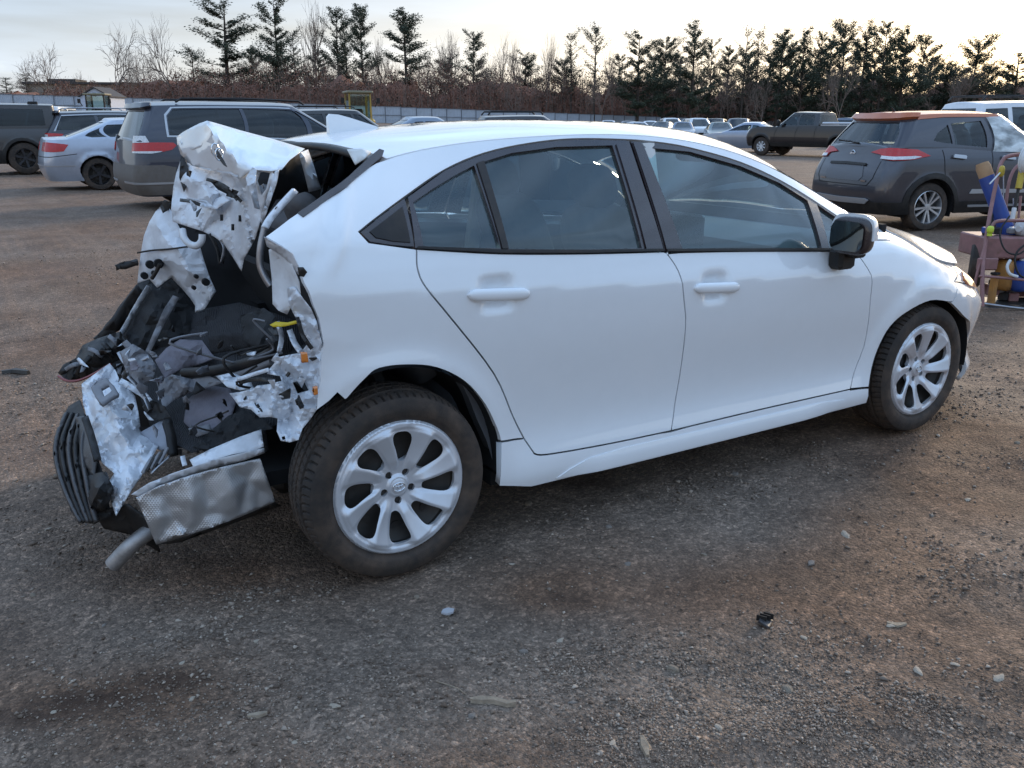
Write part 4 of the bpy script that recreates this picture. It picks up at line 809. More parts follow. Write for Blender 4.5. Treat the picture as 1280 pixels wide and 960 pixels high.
# bumper cover: layered black strips
bc = sheet('bumper_cover', [(86, 508, .22), (100, 500, .18), (108, 524, .02), (116, 548, -.10), (124, 578, -.26), (132, 600, -.36), (134, 622, -.40), (140, 645, -.42), (118, 655, -.40), (102, 652, -.36), (88, 625, -.26), (76, 590, -.10), (70, 560, .04), (76, 530, .14)], M['black_plastic'], inner=[(98, 540, .0), (100, 580, -.20), (112, 615, -.34)], res=5, crump=.008, fs=9, thick=.004)
M['scuffed'] = mat('scuffed_black_plastic', (.048, .044, .045), .42, var=.3, vscale=18, dirt=.35, bump=.15, bscale=120)
for k in range(5):
    dx = k*7.0
    strip('bumper_slat', [(84+dx*1.0, 516+k*1, .16-.03*k), (72+dx*1.15, 545, .04-.03*k), (70+dx*1.2, 572, -.06-.03*k), (78+dx*1.1, 604, -.20-.03*k), (90+dx*.9, 632, -.32-.02*k), (101+dx*.7, 652, -.40-.01*k)], 4.6, (M['scuffed'], M['black_plastic'])[k % 2], par=bc, crump=.002, res=4, thick=.012)
sheet('bumper_insert', [(95, 522, .06), (106, 520, .02), (113, 545, -.12), (121, 572, -.28), (118, 596, -.32), (106, 580, -.22), (98, 550, -.06)], M['scuffed'], res=5, crump=.006, par=bc, thick=.006)
sheet('bumper_bracket', [(108, 596, -.30), (132, 590, -.38), (142, 612, -.44), (130, 640, -.44), (112, 634, -.38)], M['black_plastic'], inner=[(124, 615, -.46)], res=5, crump=.025, fs=14, par=bc, thick=.008)
shards(8, 100, 150, 595, 655, -.46, -.38, [M['black_plastic'], M['grey_plastic']], 8, 9, bc, 'plastic_fragment')
sheet('undertray', [(118, 640, -.40), (160, 630, -.46), (186, 650, -.5), (200, 690, -.45), (165, 668, -.40), (130, 660, -.36)], M['black_plastic'], res=6, crump=.012, fs=9, thick=.006)
# rear window seals
panel('window_seal', sz((372, 267), (419, 234.5), (450, 208), (466, 193.5), (474, 187), (480, 189), (478, 195), (471, 202), (455, 215), (424, 240.5), (379, 272)), body, M['black_gloss'], car, res=.03, off=.004, rim=.02)
seal = [tuple(top(RE-.04-.035*(1-abs(y)/.6), y)[0:3]+np.array((0, 0, -.012))) for y in np.linspace(-.6, .6, 17)]
MB().tube(seal, .012, 8).build('window_seal', M['black_plastic'], car, 60)
sheet('pillar_lining', [(434, 187, -.52), (452, 186, -.58), (464, 190, -.60), (455, 199, -.62), (444, 206, -.60)], M['headliner'], res=6, crump=.003, thick=.004)

# fine crumpled debris packed through the torn opening
rgd = np.random.default_rng(55)
for k_ in range(95):
    x_, y_ = rgd.uniform(100, 396), rgd.uniform(405, 600)
    if y_ > 560-.12*(x_-100) or (x_ > 330 and y_ > 545) or y_ < 470-.35*(x_-100)-20: continue
    Yb = float(np.interp(x_, [100, 170, 250, 330, 395], [.26, -.14, -.36, -.62, -.85]))-.0010*(y_-480)-.03
    m = rgd.integers(5, 9); a_ = np.sort(rgd.uniform(0, 2*np.pi, m)); s_ = rgd.uniform(4.5, 11); el_ = rgd.uniform(.3, .8); ro = rgd.uniform(0, np.pi); rr = rgd.uniform(.6, 1.2, m)
    q_ = np.c_[s_*rr*np.cos(a_), s_*el_*rr*np.sin(a_)]@np.array([[math.cos(ro), -math.sin(ro)], [math.sin(ro), math.cos(ro)]])+(x_, y_)
    if .5*abs(sum(q_[i-1][0]*q_[i][1]-q_[i][0]*q_[i-1][1] for i in range(m))) < 18 or max(np.diff(np.r_[a_, a_[0]+2*np.pi])) > 2.6: continue
    t_ = rgd.uniform(-.010, .010, 2); white = rgd.uniform() < (.55 if (x_ < 180 or x_ > 300) else .22)
    sheet('crumpled_shard' if white else 'plastic_fragment', [(p[0], p[1], Yb+(p[0]-x_)*t_[0]+(p[1]-y_)*t_[1]) for p in q_], (M['torn'], M['torn2'], M['steel'])[k_ % 3] if white else (M['black_plastic'], M['grey_plastic'], M['dark_steel'], M['violet'])[k_ % 4], res=3, crump=.014, fs=20, ang=16, thick=.003)
# ================================================================== ground
FWH = FW[:2]/np.linalg.norm(FW[:2]); RTH = np.array([FWH[1], -FWH[0]])
def far_h(x, y):
    d = (x-CAM[0])*FWH[0]+(y-CAM[1])*FWH[1]; r = (x-CAM[0])*RTH[0]+(y-CAM[1])*RTH[1]
    return sstep(60, 130, d)*np.clip(.6-.026*r, -1.2, 4)
def ground_h(x, y):
    x = np.asarray(x, float); y = np.asarray(y, float); p = np.stack([x, y, 0*x], -1)
    near = 1-sstep(25, 60, np.hypot(x, y))
    h = .020*fbm(p*.9+3.1, 3)+.009*fbm(p*4.2+8, 3)*near+.0045*(1-2*abs(vnoise(p*13+1)))*near+.0022*vnoise(p*31)*near
    # ruts
    for k, (a, b, c) in enumerate(((.27, 1, 2.13), (.20, 1, 1.62), (.12, 1, -1.6), (.03, 1, -6.0), (-.05, 1, -7.7), (.02, 1, -10.), (.07, 1, -12.5))):
        q = (a*x+b*y+c+.12*np.sin(x*.7+k))/math.hypot(a, b); wd = .13; ang = .5+.5*vnoise(p*.6+k*5)
        h = h+near*ang*(-.034*np.exp(-(q/wd)**2)+.018*np.exp(-((abs(q)-.24)/.08)**2)+.006*np.exp(-(q/wd)**2)*np.sin(x*38))
    for cx, cy in ((0, -.8), (2.7, -.8), (0, .8), (2.7, .8)):
        f = np.exp(-(((x-cx)/.28)**2+((y-cy)/.22)**2)**2); h = h*(1-f)+(-.008)*f
    return h+far_h(x, y)
def axis(lo, hi, step, far, g=1.07):
    a = list(np.arange(lo, hi+step/2, step)); s = step
    while a[-1] < far: s *= g; a.append(a[-1]+s)
    s = step
    while a[0] > -far: s *= g; a.insert(0, a[0]-s)
    return np.array(a)
gx, gy = axis(-2.6, 5.2, .026, 1600), axis(-2.75, .4, .026, 1600)
X, Y = np.meshgrid(gx, gy, indexing='ij'); Z = ground_h(X, Y); b_ = len(gy); na = len(gx)
me = bpy.data.meshes.new('ground'); nv = na*b_; co = np.stack([X, Y, Z], -1).reshape(-1, 3)
I = (np.arange(na-1)[:, None]*b_+np.arange(b_-1)[None]).ravel(); Q = np.stack([I, I+b_, I+b_+1, I+1], -1)
me.vertices.add(nv); me.vertices.foreach_set('co', co.ravel()); me.loops.add(Q.size); me.loops.foreach_set('vertex_index', Q.ravel().astype(np.int32)); me.polygons.add(len(Q)); me.polygons.foreach_set('loop_start', np.arange(0, Q.size, 4, dtype=np.int32)); me.polygons.foreach_set('loop_total', np.full(len(Q), 4, np.int32)); me.update(calc_edges=True); me.polygons.foreach_set('use_smooth', np.ones(len(Q), bool))
# packed grey / brown earth with the car's shadow edge painted in; damp streaks
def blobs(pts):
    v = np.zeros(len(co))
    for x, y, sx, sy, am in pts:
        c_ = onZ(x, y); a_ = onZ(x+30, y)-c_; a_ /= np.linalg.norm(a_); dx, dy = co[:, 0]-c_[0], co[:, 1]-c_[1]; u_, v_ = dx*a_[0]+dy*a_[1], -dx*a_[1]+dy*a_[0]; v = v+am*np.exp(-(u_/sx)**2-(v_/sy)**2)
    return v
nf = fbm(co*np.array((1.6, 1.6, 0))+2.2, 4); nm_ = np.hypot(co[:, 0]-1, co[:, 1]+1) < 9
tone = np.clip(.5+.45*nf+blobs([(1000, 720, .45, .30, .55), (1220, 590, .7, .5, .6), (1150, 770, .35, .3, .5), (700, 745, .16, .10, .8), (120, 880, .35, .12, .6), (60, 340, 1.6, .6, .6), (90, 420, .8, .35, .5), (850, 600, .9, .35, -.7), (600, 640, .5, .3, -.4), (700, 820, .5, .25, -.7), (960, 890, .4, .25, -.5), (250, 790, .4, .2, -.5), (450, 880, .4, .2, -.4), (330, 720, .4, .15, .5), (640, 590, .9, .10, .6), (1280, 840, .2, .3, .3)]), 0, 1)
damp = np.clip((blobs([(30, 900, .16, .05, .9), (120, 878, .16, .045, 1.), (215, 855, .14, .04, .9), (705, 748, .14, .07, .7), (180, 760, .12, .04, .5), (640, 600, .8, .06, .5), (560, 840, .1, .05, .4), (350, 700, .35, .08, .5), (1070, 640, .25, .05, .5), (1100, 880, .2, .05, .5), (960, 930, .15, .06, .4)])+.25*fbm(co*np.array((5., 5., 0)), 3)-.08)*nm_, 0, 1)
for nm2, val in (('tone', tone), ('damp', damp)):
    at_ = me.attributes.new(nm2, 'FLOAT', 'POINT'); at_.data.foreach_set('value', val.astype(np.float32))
def dirt_mat():
    m = bpy.data.materials.new('gravelly_dirt'); m.use_nodes = True; nt = m.node_tree; N = nt.nodes.new; L = nt.links.new; b = nt.nodes['Principled BSDF']; b.inputs['Specular IOR Level'].default_value = .3
    tc = N('ShaderNodeTexCoord')
    def noise(s, d=6, r=.6):
        n = N('ShaderNodeTexNoise'); n.inputs['Scale'].default_value = s; n.inputs['Detail'].default_value = d; n.inputs['Roughness'].default_value = r; L(tc.outputs['Object'], n.inputs['Vector']); return n.outputs[0]
    def ramp(v, *st):
        r = N('ShaderNodeValToRGB'); e = r.color_ramp.elements
        while len(e) < len(st): e.new(.5)
        for k, (p, c) in enumerate(st): e[k].position = p; e[k].color = (*c, 1) if len(c) == 3 else c
        L(v, r.inputs[0]); return r.outputs[0]
    def mixc(f, a, c, mode='MIX'):
        x = N('ShaderNodeMix'); x.data_type = 'RGBA'; x.blend_type = mode
        for v, i in ((f, 0), (a, 6), (c, 7)):
            if isinstance(v, (int, float)): x.inputs[i].default_value = v
            elif isinstance(v, tuple): x.inputs[i].default_value = (*v, 1)
            else: L(v, x.inputs[i])
        return x.outputs[2]
    g = lambda v: (v, v, v)
    at = lambda n_: (lambda q_: (setattr(q_, 'attribute_name', n_), q_.outputs['Fac'])[1])(N('ShaderNodeAttribute'))
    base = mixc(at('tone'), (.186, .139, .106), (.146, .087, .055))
    base = mixc(1., base, ramp(noise(2.1, 7, .62), (.3, g(.74)), (.7, g(1.25))), 'MULTIPLY')
    base = mixc(1., base, ramp(noise(14, 6, .65), (.3, g(.78)), (.7, g(1.2))), 'MULTIPLY')
    pebs = []
    for sc_ in (70, 170):
        vo = N('ShaderNodeTexVoronoi'); vo.inputs['Scale'].default_value = sc_; L(tc.outputs['Object'], vo.inputs['Vector']); sp = N('ShaderNodeSeparateColor'); L(vo.outputs['Color'], sp.inputs[0]); pebs.append(vo)
        peb = ramp(sp.outputs[0], (.0, g(.62)), (.6, g(.95)), (.85, g(1.3)), (1., (1.9, 1.85, 1.8)))
        base = mixc(.7, base, mixc(1., base, peb, 'MULTIPLY'))
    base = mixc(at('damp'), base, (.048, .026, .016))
    L(base, b.inputs['Base Color']); L(ramp(noise(1.3), (.35, g(.75)), (.65, g(.95))), b.inputs['Roughness'])
    hts = []
    for vo, am in zip(pebs, (-1.0, -.55)):
        k_ = N('ShaderNodeMath'); k_.operation = 'MULTIPLY'; k_.inputs[1].default_value = am; L(vo.outputs['Distance'], k_.inputs[0]); hts.append(k_)
    k_ = N('ShaderNodeMath'); k_.operation = 'MULTIPLY'; k_.inputs[1].default_value = .5; L(noise(22, 3, .5), k_.inputs[0])
    a1 = N('ShaderNodeMath'); L(hts[0].outputs[0], a1.inputs[0]); L(hts[1].outputs[0], a1.inputs[1]); mu = N('ShaderNodeMath'); L(a1.outputs[0], mu.inputs[0]); L(k_.outputs[0], mu.inputs[1])
    bp = N('ShaderNodeBump'); bp.inputs['Strength'].default_value = .7; bp.inputs['Distance'].default_value = .008; L(mu.outputs[0], bp.inputs['Height']); L(bp.outputs[0], b.inputs['Normal'])
    return m
M['dirt'] = dirt_mat()
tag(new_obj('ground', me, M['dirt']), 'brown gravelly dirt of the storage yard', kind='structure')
# --- gravel (uncountable)
def stone_mat(name, lo, hi):
    m = bpy.data.materials.new(name); m.use_nodes = True; nt = m.node_tree; b = nt.nodes['Principled BSDF']; b.inputs['Roughness'].default_value = .85
    g = nt.nodes.new('ShaderNodeNewGeometry'); r = nt.nodes.new('ShaderNodeValToRGB'); e = r.color_ramp.elements; e[0].color = (*lo, 1); e[1].color = (*hi, 1); x = e.new(.75); x.color = (*[(a*.6+b_*.4) for a, b_ in zip(lo, hi)], 1)
    nt.links.new(g.outputs['Random Per Island'], r.inputs[0]); nt.links.new(r.outputs[0], b.inputs['Base Color']); return m
M['gravel'] = stone_mat('mixed_gravel', (.095, .062, .042), (.42, .34, .27))
IV = np.array([(1, 0, 0), (-.5, .87, 0), (-.5, -.87, 0), (.2, .1, .8), (-.5, -.1, .7), (.1, -.4, .75), (0, 0, -.8)]); IF = np.array([(3, 4, 5), (0, 1, 3), (1, 4, 3), (1, 2, 4), (2, 5, 4), (2, 0, 5), (0, 3, 5), (1, 0, 6), (2, 1, 6), (0, 2, 6)]); NIV = len(IV)
rg = np.random.default_rng(5)
def in_view(x, y, mx=70, my=60):
    p = project(np.stack([x, y, 0*x], -1)); return (p[:, 0] > -mx) & (p[:, 0] < 1280+mx) & (p[:, 1] < 960+my)
n_try = 620000
rr_ = 1.2*np.exp(rg.uniform(0, 1, n_try)**1.25*math.log(13/1.2)); aa = YAW+rg.uniform(-R(38), R(38), n_try); px_ = CAM[0]+rr_*np.cos(aa); py_ = CAM[1]+rr_*np.sin(aa)
p2_ = np.stack([px_, py_, 0*px_], -1); dn = .07+.30*np.maximum(fbm(p2_*1.5+4, 4), -.2)**1
for gx_, gy_, sx_, am_ in ((960, 880, .26, .9), (1090, 860, .22, .75), (800, 900, .20, .7), (1180, 700, .20, .35), (720, 850, .18, .45), (1220, 930, .22, .6), (480, 860, .20, .30), (260, 800, .16, .35), (690, 640, .16, .30), (330, 760, .14, .25), (420, 720, .15, .30), (1000, 560, .25, .2), (880, 940, .2, .7)):
    c_ = onZ(gx_, gy_); dn = dn+am_*np.exp(-((px_-c_[0])**2+(py_-c_[1])**2)/sx_**2)*(.65+.8*vnoise(p2_*7))
keep = in_view(px_, py_) & (rg.uniform(0, 1, n_try) < np.clip(dn, .02, 1)) & ~((abs(py_) < .72) & (px_ > -.3) & (px_ < 3.0))
px_, py_, rr_ = px_[keep][:115000], py_[keep][:115000], rr_[keep][:115000]; n = len(px_)
sz_ = np.clip(rg.lognormal(math.log(.0031), .45, n), .0014, .011)*np.clip(rr_/2.2, .8, 1.5)
pz_ = ground_h(px_, py_)
def stones(px, py, pz, s, rg):
    n = len(px); sc = s[:, None]*rg.uniform(.6, 1.25, (n, 3))*[1.15, 1, .62]; v = IV[None]*rg.uniform(.65, 1.3, (n, NIV, 1))*sc[:, None]; a = rg.uniform(0, 2*np.pi, n); c, si = np.cos(a), np.sin(a)
    x = v[..., 0]*c[:, None]-v[..., 1]*si[:, None]; y = v[..., 0]*si[:, None]+v[..., 1]*c[:, None]
    return np.stack([x+px[:, None], y+py[:, None], v[..., 2]+pz[:, None]+(s*.22)[:, None]], -1).reshape(-1, 3), (IF[None]+np.arange(n)[:, None, None]*NIV).reshape(-1, 3)
def fast_mesh(name, V, F, mt):
    k = F.shape[1]; me = bpy.data.meshes.new(name); me.vertices.add(len(V)); me.vertices.foreach_set('co', np.asarray(V, np.float32).ravel()); me.loops.add(F.size); me.loops.foreach_set('vertex_index', F.ravel().astype(np.int32)); me.polygons.add(len(F)); me.polygons.foreach_set('loop_start', np.arange(0, F.size, k, dtype=np.int32)); me.polygons.foreach_set('loop_total', np.full(len(F), k, np.int32)); me.update(calc_edges=True); me.materials.append(mt); return me
V, F = stones(px_, py_, pz_, sz_, rg)
tag(new_obj('gravel', fast_mesh('gravel', V, F, M['gravel'])), 'loose grey and brown gravel scattered over the dirt', 'gravel', kind='stuff')
# --- stones that can be told apart
M['stone'] = [mat('pale_stone', (.36, .30, .235), .85, var=.2, vscale=30, bump=.4, bscale=60), mat('grey_stone', (.20, .17, .145), .85, var=.2, vscale=30, bump=.4, bscale=60), mat('tan_stone', (.22, .175, .13), .85, var=.2, vscale=30, bump=.4, bscale=60)]
SM_ = []
for k in range(9):
    bm = bmesh.new(); bmesh.ops.create_icosphere(bm, subdivisions=2, radius=1); r5 = np.random.default_rng(k+40)
    for v in bm.verts:
        p = np.array(v.co[:]); q_ = p*(1+.25*vnoise(p*1.3+k*9)+.10*vnoise(p*3+k)); v.co = (q_[0]*1.2, q_[1]*r5.uniform(.6, 1), q_[2]*(.40+.1*(k % 3)))
    for k2 in range(4):                                     # broken faces
        nn = r5.normal(size=3); nn /= np.linalg.norm(nn); d = r5.uniform(.45, .7)
        for v in bm.verts:
            t = np.array(v.co[:])@nn-d
            if t > 0: v.co = Vector(np.array(v.co[:])-t*nn)
    me = bpy.data.meshes.new('stone'); bm.to_mesh(me); bm.free(); me.materials.append(M['stone'][k % 3]); SM_.append(me)
STONES = [(228, 835, 8, 0), (320, 800, 8, 0), (475, 803, 9, 2), (560, 766, 11, 1), (240, 878, 10, 0), (420, 890, 12, 0), (368, 930, 7, 0), (68, 895, 7, 0), (500, 915, 9, 2), (660, 630, 10, 2), (1058, 662, 13, 0), (1115, 772, 11, 0), (1015, 697, 14, 1), (785, 705, 9, 1), (700, 800, 10, 0), (655, 815, 12, 1), (840, 838, 15, 2), (985, 857, 15, 2), (1150, 830, 14, 0), (1248, 848, 15, 0), (1195, 826, 10, 0), (1142, 872, 10, 1), (898, 915, 12, 0), (765, 936, 12, 0), (1210, 620, 9, 0), (1165, 640, 8, 1), (920, 590, 9, 1), (760, 660, 9, 1), (1250, 690, 9, 2), (1090, 930, 11, 1), (1040, 890, 12, 1), (1005, 790, 10, 0), (880, 690, 8, 2), (300, 770, 7, 0), (130, 780, 8, 1), (40, 740, 8, 2), (590, 900, 10, 1), (60, 660, 7, 0), (30, 462, 7, 2), (100, 400, 6, 1), (1270, 560, 7, 2), (640, 705, 7, 0), (520, 745, 8, 2), (715, 880, 9, 1)]
for k, (sx, sy, wpx, c) in enumerate(STONES):
    p = onZ(sx, sy, 0.); d = (p-CAM)@FW; s = wpx/FPX*d*.55; i = (k*2+1) % 9
    while i % 3 != c: i = (i+1) % 9
    o = bpy.data.objects.new('stone', SM_[i]); COL.objects.link(o); o.location = (p[0], p[1], float(ground_h(p[0], p[1]))-s*.02); o.scale = (s, s, s*1.1); o.rotation_euler = (rg.uniform(-.2, .2), rg.uniform(-.2, .2), rg.uniform(0, 6.3))
    tag(o, ('pale angular stone lying loose on the dirt', 'grey stone half sunk in the dirt', 'tan brown stone lying loose on the dirt')[c], 'stone', ('pale stones on the dirt', 'grey stones on the dirt', 'tan stones on the dirt')[c])
def on_ground(px, py, dz=0.): p = onZ(px, py); return np.array((p[0], p[1], float(ground_h(p[0], p[1]))+dz))
# debris
M['wood'] = mat('weathered_wood', (.27, .21, .15), .85, var=.3, vscale=40, bump=.5, bscale=90)
def debris(nm, label, cat, pts, wd, th, mt):
    P = np.array([on_ground(*p) for p in pts]); mb = MB(); rows = []
    t = np.gradient(P, axis=0); t /= np.linalg.norm(t, axis=1)[:, None]; n = np.cross(t, [0, 0, 1.])
    for k in range(len(P)):
        w_ = wd*(.5 if k in (0, len(P)-1) else 1)*(1+.2*math.sin(k*2.1)); z0, z1 = np.array((0, 0, .001)), np.array((0, 0, th*(1+.4*math.sin(k*3.3))))
        rows.append([P[k]-n[k]*w_+z0, P[k]+n[k]*w_+z0, P[k]+n[k]*w_*.7+z1, P[k]-n[k]*w_*.6+z1])
    rows = np.array(rows); m = len(P)
    F = [(i*4+j, i*4+(j+1) % 4, (i+1)*4+(j+1) % 4, (i+1)*4+j) for i in range(m-1) for j in range(4)]+[(0, 1, 2, 3), tuple((m-1)*4+j for j in range(4))]
    mb.add(rows.reshape(-1, 3), F); return tag(mb.build(nm, mt, None, 30), label, cat)
debris('wood_splinter', 'splintered pale piece of wood lying flat on grey gravel', 'wood', [(588, 880), (602, 879), (618, 882), (634, 884), (645, 884)], .012, .012, M['wood'])
debris('wood_chip', 'short square cut wood chip half buried in gravel', 'wood', [(802, 930), (806, 941), (809, 952)], .012, .008, M['wood'])
debris('bark_strip', 'curved grey bark strip beside a damp rut', 'bark', [(310, 904), (322, 901), (335, 899)], .010, .008, M['wood'])
debris('dry_stalk', 'thin dry straw stalk bent over on the dirt', 'straw', [(545, 855), (560, 860), (574, 866), (584, 872)], .002, .003, M['wood'])
debris('bark_strip', 'long dark strip of bark on the bare dirt behind the wreck', 'bark', [(2, 465), (18, 463), (36, 467)], .025, .02, M['dark_steel'])
debris('white_straw', 'small white plastic straw on the dirt', 'straw', [(470, 808), (480, 801)], .003, .004, M['stone'][0])
debris('tan_shard', 'flat tan shard of board on brown dirt', 'board', [(1110, 769), (1122, 772), (1134, 771)], .012, .006, M['wood'])
p = on_ground(957, 778); t = tag(empty('plastic_fragment', p), 'broken black plastic car piece lying alone on the dirt', 'plastic piece')
mb = MB(); mb.box((0, 0, .012), (.055, .035, .010), Matrix.Rotation(.5, 3, 'Z')@Matrix.Rotation(.4, 3, 'X'), .002); mb.build('plate', M['scuffed'], t)
for k in range(3): MB().box((-.015+.015*k, .004, .022), (.003, .03, .018), Matrix.Rotation(.5, 3, 'Z')).build('rib', M['black_plastic'], t)
M['clear'] = mat('frosted_fragment', (.40, .40, .42), .2, coat=.5)
p = on_ground(560, 766, .006); tag(MB().prism([(.022*math.cos(a), .017*math.sin(a)) for a in (0, 1.2, 2, 3, 4.1, 5.2)], lambda q: (p[0]+q[0], p[1]+q[1], p[2]), lambda q: (p[0]+q[0], p[1]+q[1], p[2]+.006)).build('lens_fragment', M['clear'], None, 30), 'flat bluish lens fragment lying on the dirt by the rear tyre', 'glass fragment')
# ================================================================== other vehicles
def rrect(u, x0, x1, hw, r0, r1, b0, b1):
    """rounded rectangle plan, right half (y<0), u 0..5 from rear centre to front centre"""
    u = np.asarray(u, float); x0c = x0+b0*((hw-r0)/hw)**2; x1c = x1-b1*((hw-r1)/hw)**2
    y0 = np.clip(u, 0, 1)*(hw-r0); f0 = np.clip(u-1, 0, 1)*np.pi/2; f1 = np.clip(u-3, 0, 1)*np.pi/2; y1 = (1-np.clip(u-4, 0, 1))*(hw-r1)
    x = np.where(u < 1, x0+b0*(y0/hw)**2, np.where(u < 2, x0c+r0*(1-np.cos(f0)), np.where(u < 3, x0c+r0+(x1c-r1-x0c-r0)*np.clip(u-2, 0, 1), np.where(u < 4, x1c-r1+r1*np.sin(f1), x1-b1*(y1/hw)**2))))
    y = np.where(u < 1, y0, np.where(u < 2, hw-r0+r0*np.sin(f0), np.where(u < 3, hw, np.where(u < 4, hw-r1+r1*np.cos(f1), y1))))
    return x, -y
class Veh:
    def __init__(s, name, label, cat, loc, head, paint, d, group=None, res=.07):
        s.d = d; s.res = res; s.root = empty(name, loc, head, label=label, cat=cat, group=group); s.paint = paint
        s.X0, s.X1, s.HW = Spl(d['X0']), Spl(d['X1']), Spl(d['HW']); s.ZT = Spl(d['ZT']); s.r0, s.r1, s.b0, s.b1 = d.get('corner', (.22, .3, .08, .14))
        s.zb = d.get('zbot', .22); s.wx = d['wheels']; s.Ra = d.get('arch', .37); s.Rw = d.get('R', .33); s.zref = .6
        # reference arc length
        uu = np.linspace(0, 5, 601); x, y = s._rr(uu, s.zref); s.su = np.r_[0, np.cumsum(np.hypot(np.diff(x), np.diff(y)))]; s.uu = uu; s.S = s.su[-1]
    def _rr(s, u, z): return rrect(u, s.X0(z), s.X1(z), s.HW(z), s.r0, s.r1, s.b0, s.b1)
    def low(s, a, z):
        a = np.asarray(a, float); z = np.asarray(z, float); u = np.interp(a, s.su, s.uu); x, y = s._rr(u, z)
        for cx in s.wx:
            q_ = np.hypot(x-cx, z-s.Rw)-s.Ra; y = y-.02*np.exp(-(np.maximum(q_, -.01)/.06)**2)*((u > 1.6) & (u < 3.4))
        return np.stack([x, y, z+0*x], -1)
    def sx(s, x):                                    # arc coordinate of a side point
        xs, ys = s._rr(s.uu, s.zref); m = (s.uu >= 1) & (s.uu <= 4); return float(np.interp(x, xs[m], s.su[m]))
    def sy(s, y, front=False):                       # arc coordinate of a rear (front) point
        xs, ys = s._rr(s.uu, s.zref); m = (s.uu > 3) if front else (s.uu < 2)
        return float(np.interp(abs(y), -ys[m][::-1] if front else -ys[m], s.su[m][::-1] if front else s.su[m]))
    def topz(s, a): x, _ = s._rr(np.interp(a, s.su, s.uu), s.zref); return s.ZT(x)
    def green(s, u, t):
        g = s.d['G']; u = np.asarray(u, float); t = np.asarray(t, float); l = lambda k, tt=t: g[k][0]+(g[k][1]-g[k][0])*tt
        tb = t+.16*t*(1-t)*0; tc_ = np.maximum(t, 0.); hw = g['hw'][0]+(g['hw'][1]-g['hw'][0])*(tc_**1.25)
        x, y = rrect(u, l('x0', tc_**g.get('p0', 1.)), l('x1', tc_**g.get('p1', 1.)), hw, *g.get('corner', (.16, .2, .06, .12)))
        zb = s.ZT(x)-.01; zt = s.ZR(x); return np.stack([x, y, zb+(zt-zb)*t], -1)
    def ut(s, x, z):
        g = s.d['G']; c = g.get('corner', (.16, .2, .06, .12)); t = max(.005, float((z-s.ZT(x)+.01)/(s.ZR(x)-s.ZT(x)+.01)))
        x0 = g['x0'][0]+(g['x0'][1]-g['x0'][0])*t**g.get('p0', 1.); x1 = g['x1'][0]+(g['x1'][1]-g['x1'][0])*t**g.get('p1', 1.); hw = g['hw'][0]+(g['hw'][1]-g['hw'][0])*t**1.25
        a = x0+c[2]*((hw-c[0])/hw)**2+c[0]; b = x1-c[3]*((hw-c[1])/hw)**2-c[1]; return (2+(x-a)/(b-a), float(t))
    def build(s, glass, cladding=None, wheel=None, side_windows=(), rear_window=None, front_window=True, roof_mat=None, interior=True, rearglass=None):
        P, r = s.paint, s.root; g = s.d['G']; s.ZR = Spl(g['ZR']); zb = s.zb
        # lower body outline
        bot = [(0, zb)]; 
        for k, cx in enumerate(sorted(s.wx)):
            za = max(zb, .2); dz = za-s.Rw; hx = math.sqrt(max(s.Ra**2-dz**2, .01)); a0 = math.atan2(dz, -hx); a1 = math.atan2(dz, hx)
            for a in np.linspace(a0 if a0 > 0 else a0+2*np.pi, a1, 17): bot.append((s.sx(cx+s.Ra*math.cos(a)), s.Rw+s.Ra*math.sin(a)))
        bot.append((s.S, zb)); tp_ = [(a, float(s.topz(a))) for a in np.linspace(0, s.S, 44)]
        panel('body', bot+tp_[::-1], s.low, P, r, res=s.res, rim=.04, both=True)
        # deck
        a = np.linspace(0, s.S, 60); e = s.low(a, s.topz(a)); k = np.linspace(-1, 1, 13); cr = s.d.get('crown', .05)
        G_ = np.stack([np.repeat(e[:, None, 0], 13, 1), e[:, None, 1]*-k[None]*-1, e[:, None, 2]+cr*(1-k[None]**2)*np.clip(abs(e[:, None, 1])/.5, 0, 1)], -1)
        MB().grid(G_).build('deck', P, r, 60)
        # greenhouse
        holes = []; sw = []
        for w_ in side_windows:
            h = [s.ut(x, z) for x, z in w_]; holes.append(h); sw.append(h)
        def band(u1, t0, t1, rev): n = 8; return [(u, t0) for u in np.linspace(0, u1, n)]+[(u, t1) for u in np.linspace(u1, 0, n)]
        outer = [(u, 0.) for u in np.linspace(0, 5, 40)]+[(u, 1.) for u in np.linspace(5, 0, 40)]
        rw = None
        if rear_window: 
            u1, t0, t1 = rear_window; rw = [(u, t0) for u in np.linspace(0, u1, 6)]+[(u1+.08, (t0+t1)/2)]+[(u, t1) for u in np.linspace(u1*.95, 0, 6)]
            i0 = [(u, t0) for u in np.linspace(u1, 0, 6)]
            outer = [(0, 0.)]+outer[1:]  # cut as notch from the centre line
        fw_ = None
        if front_window: fw_ = [(5, .04)]+[(u, .04) for u in (4.8, 4.4, 4.05, 3.88)]+[(3.78, .5), (3.85, .95)]+[(u, .95) for u in (4.05, 4.4, 4.8)]+[(5, .95)]
        out2 = [(u, 0.) for u in np.linspace(0, 5, 40)]
        if fw_: out2 += fw_
        out2 += [(u, 1.) for u in np.linspace(5, 0, 40)]
        if rw: out2 += [(0, rear_window[2])]+[(u, rear_window[2]) for u in np.linspace(0, u1*.95, 6)][1:]+[(u1+.08, (t0+t1)/2)]+[(u, t0) for u in np.linspace(u1, 0, 6)]
        sc = 1.
        def gf(u, t): return s.green(np.asarray(u)/sc, t)
        # use metric-ish domain so the triangulation stays even
        KU, KT = 1.0, .5
        gm = lambda a_, b_: s.green(np.asarray(a_)/KU, np.asarray(b_)/KT)
        md = lambda h: [(p[0]*KU, p[1]*KT) for p in h]
        panel('cabin', md(out2), gm, P, r, holes=[md(h) for h in holes], res=.05, rim=.03, both=True)
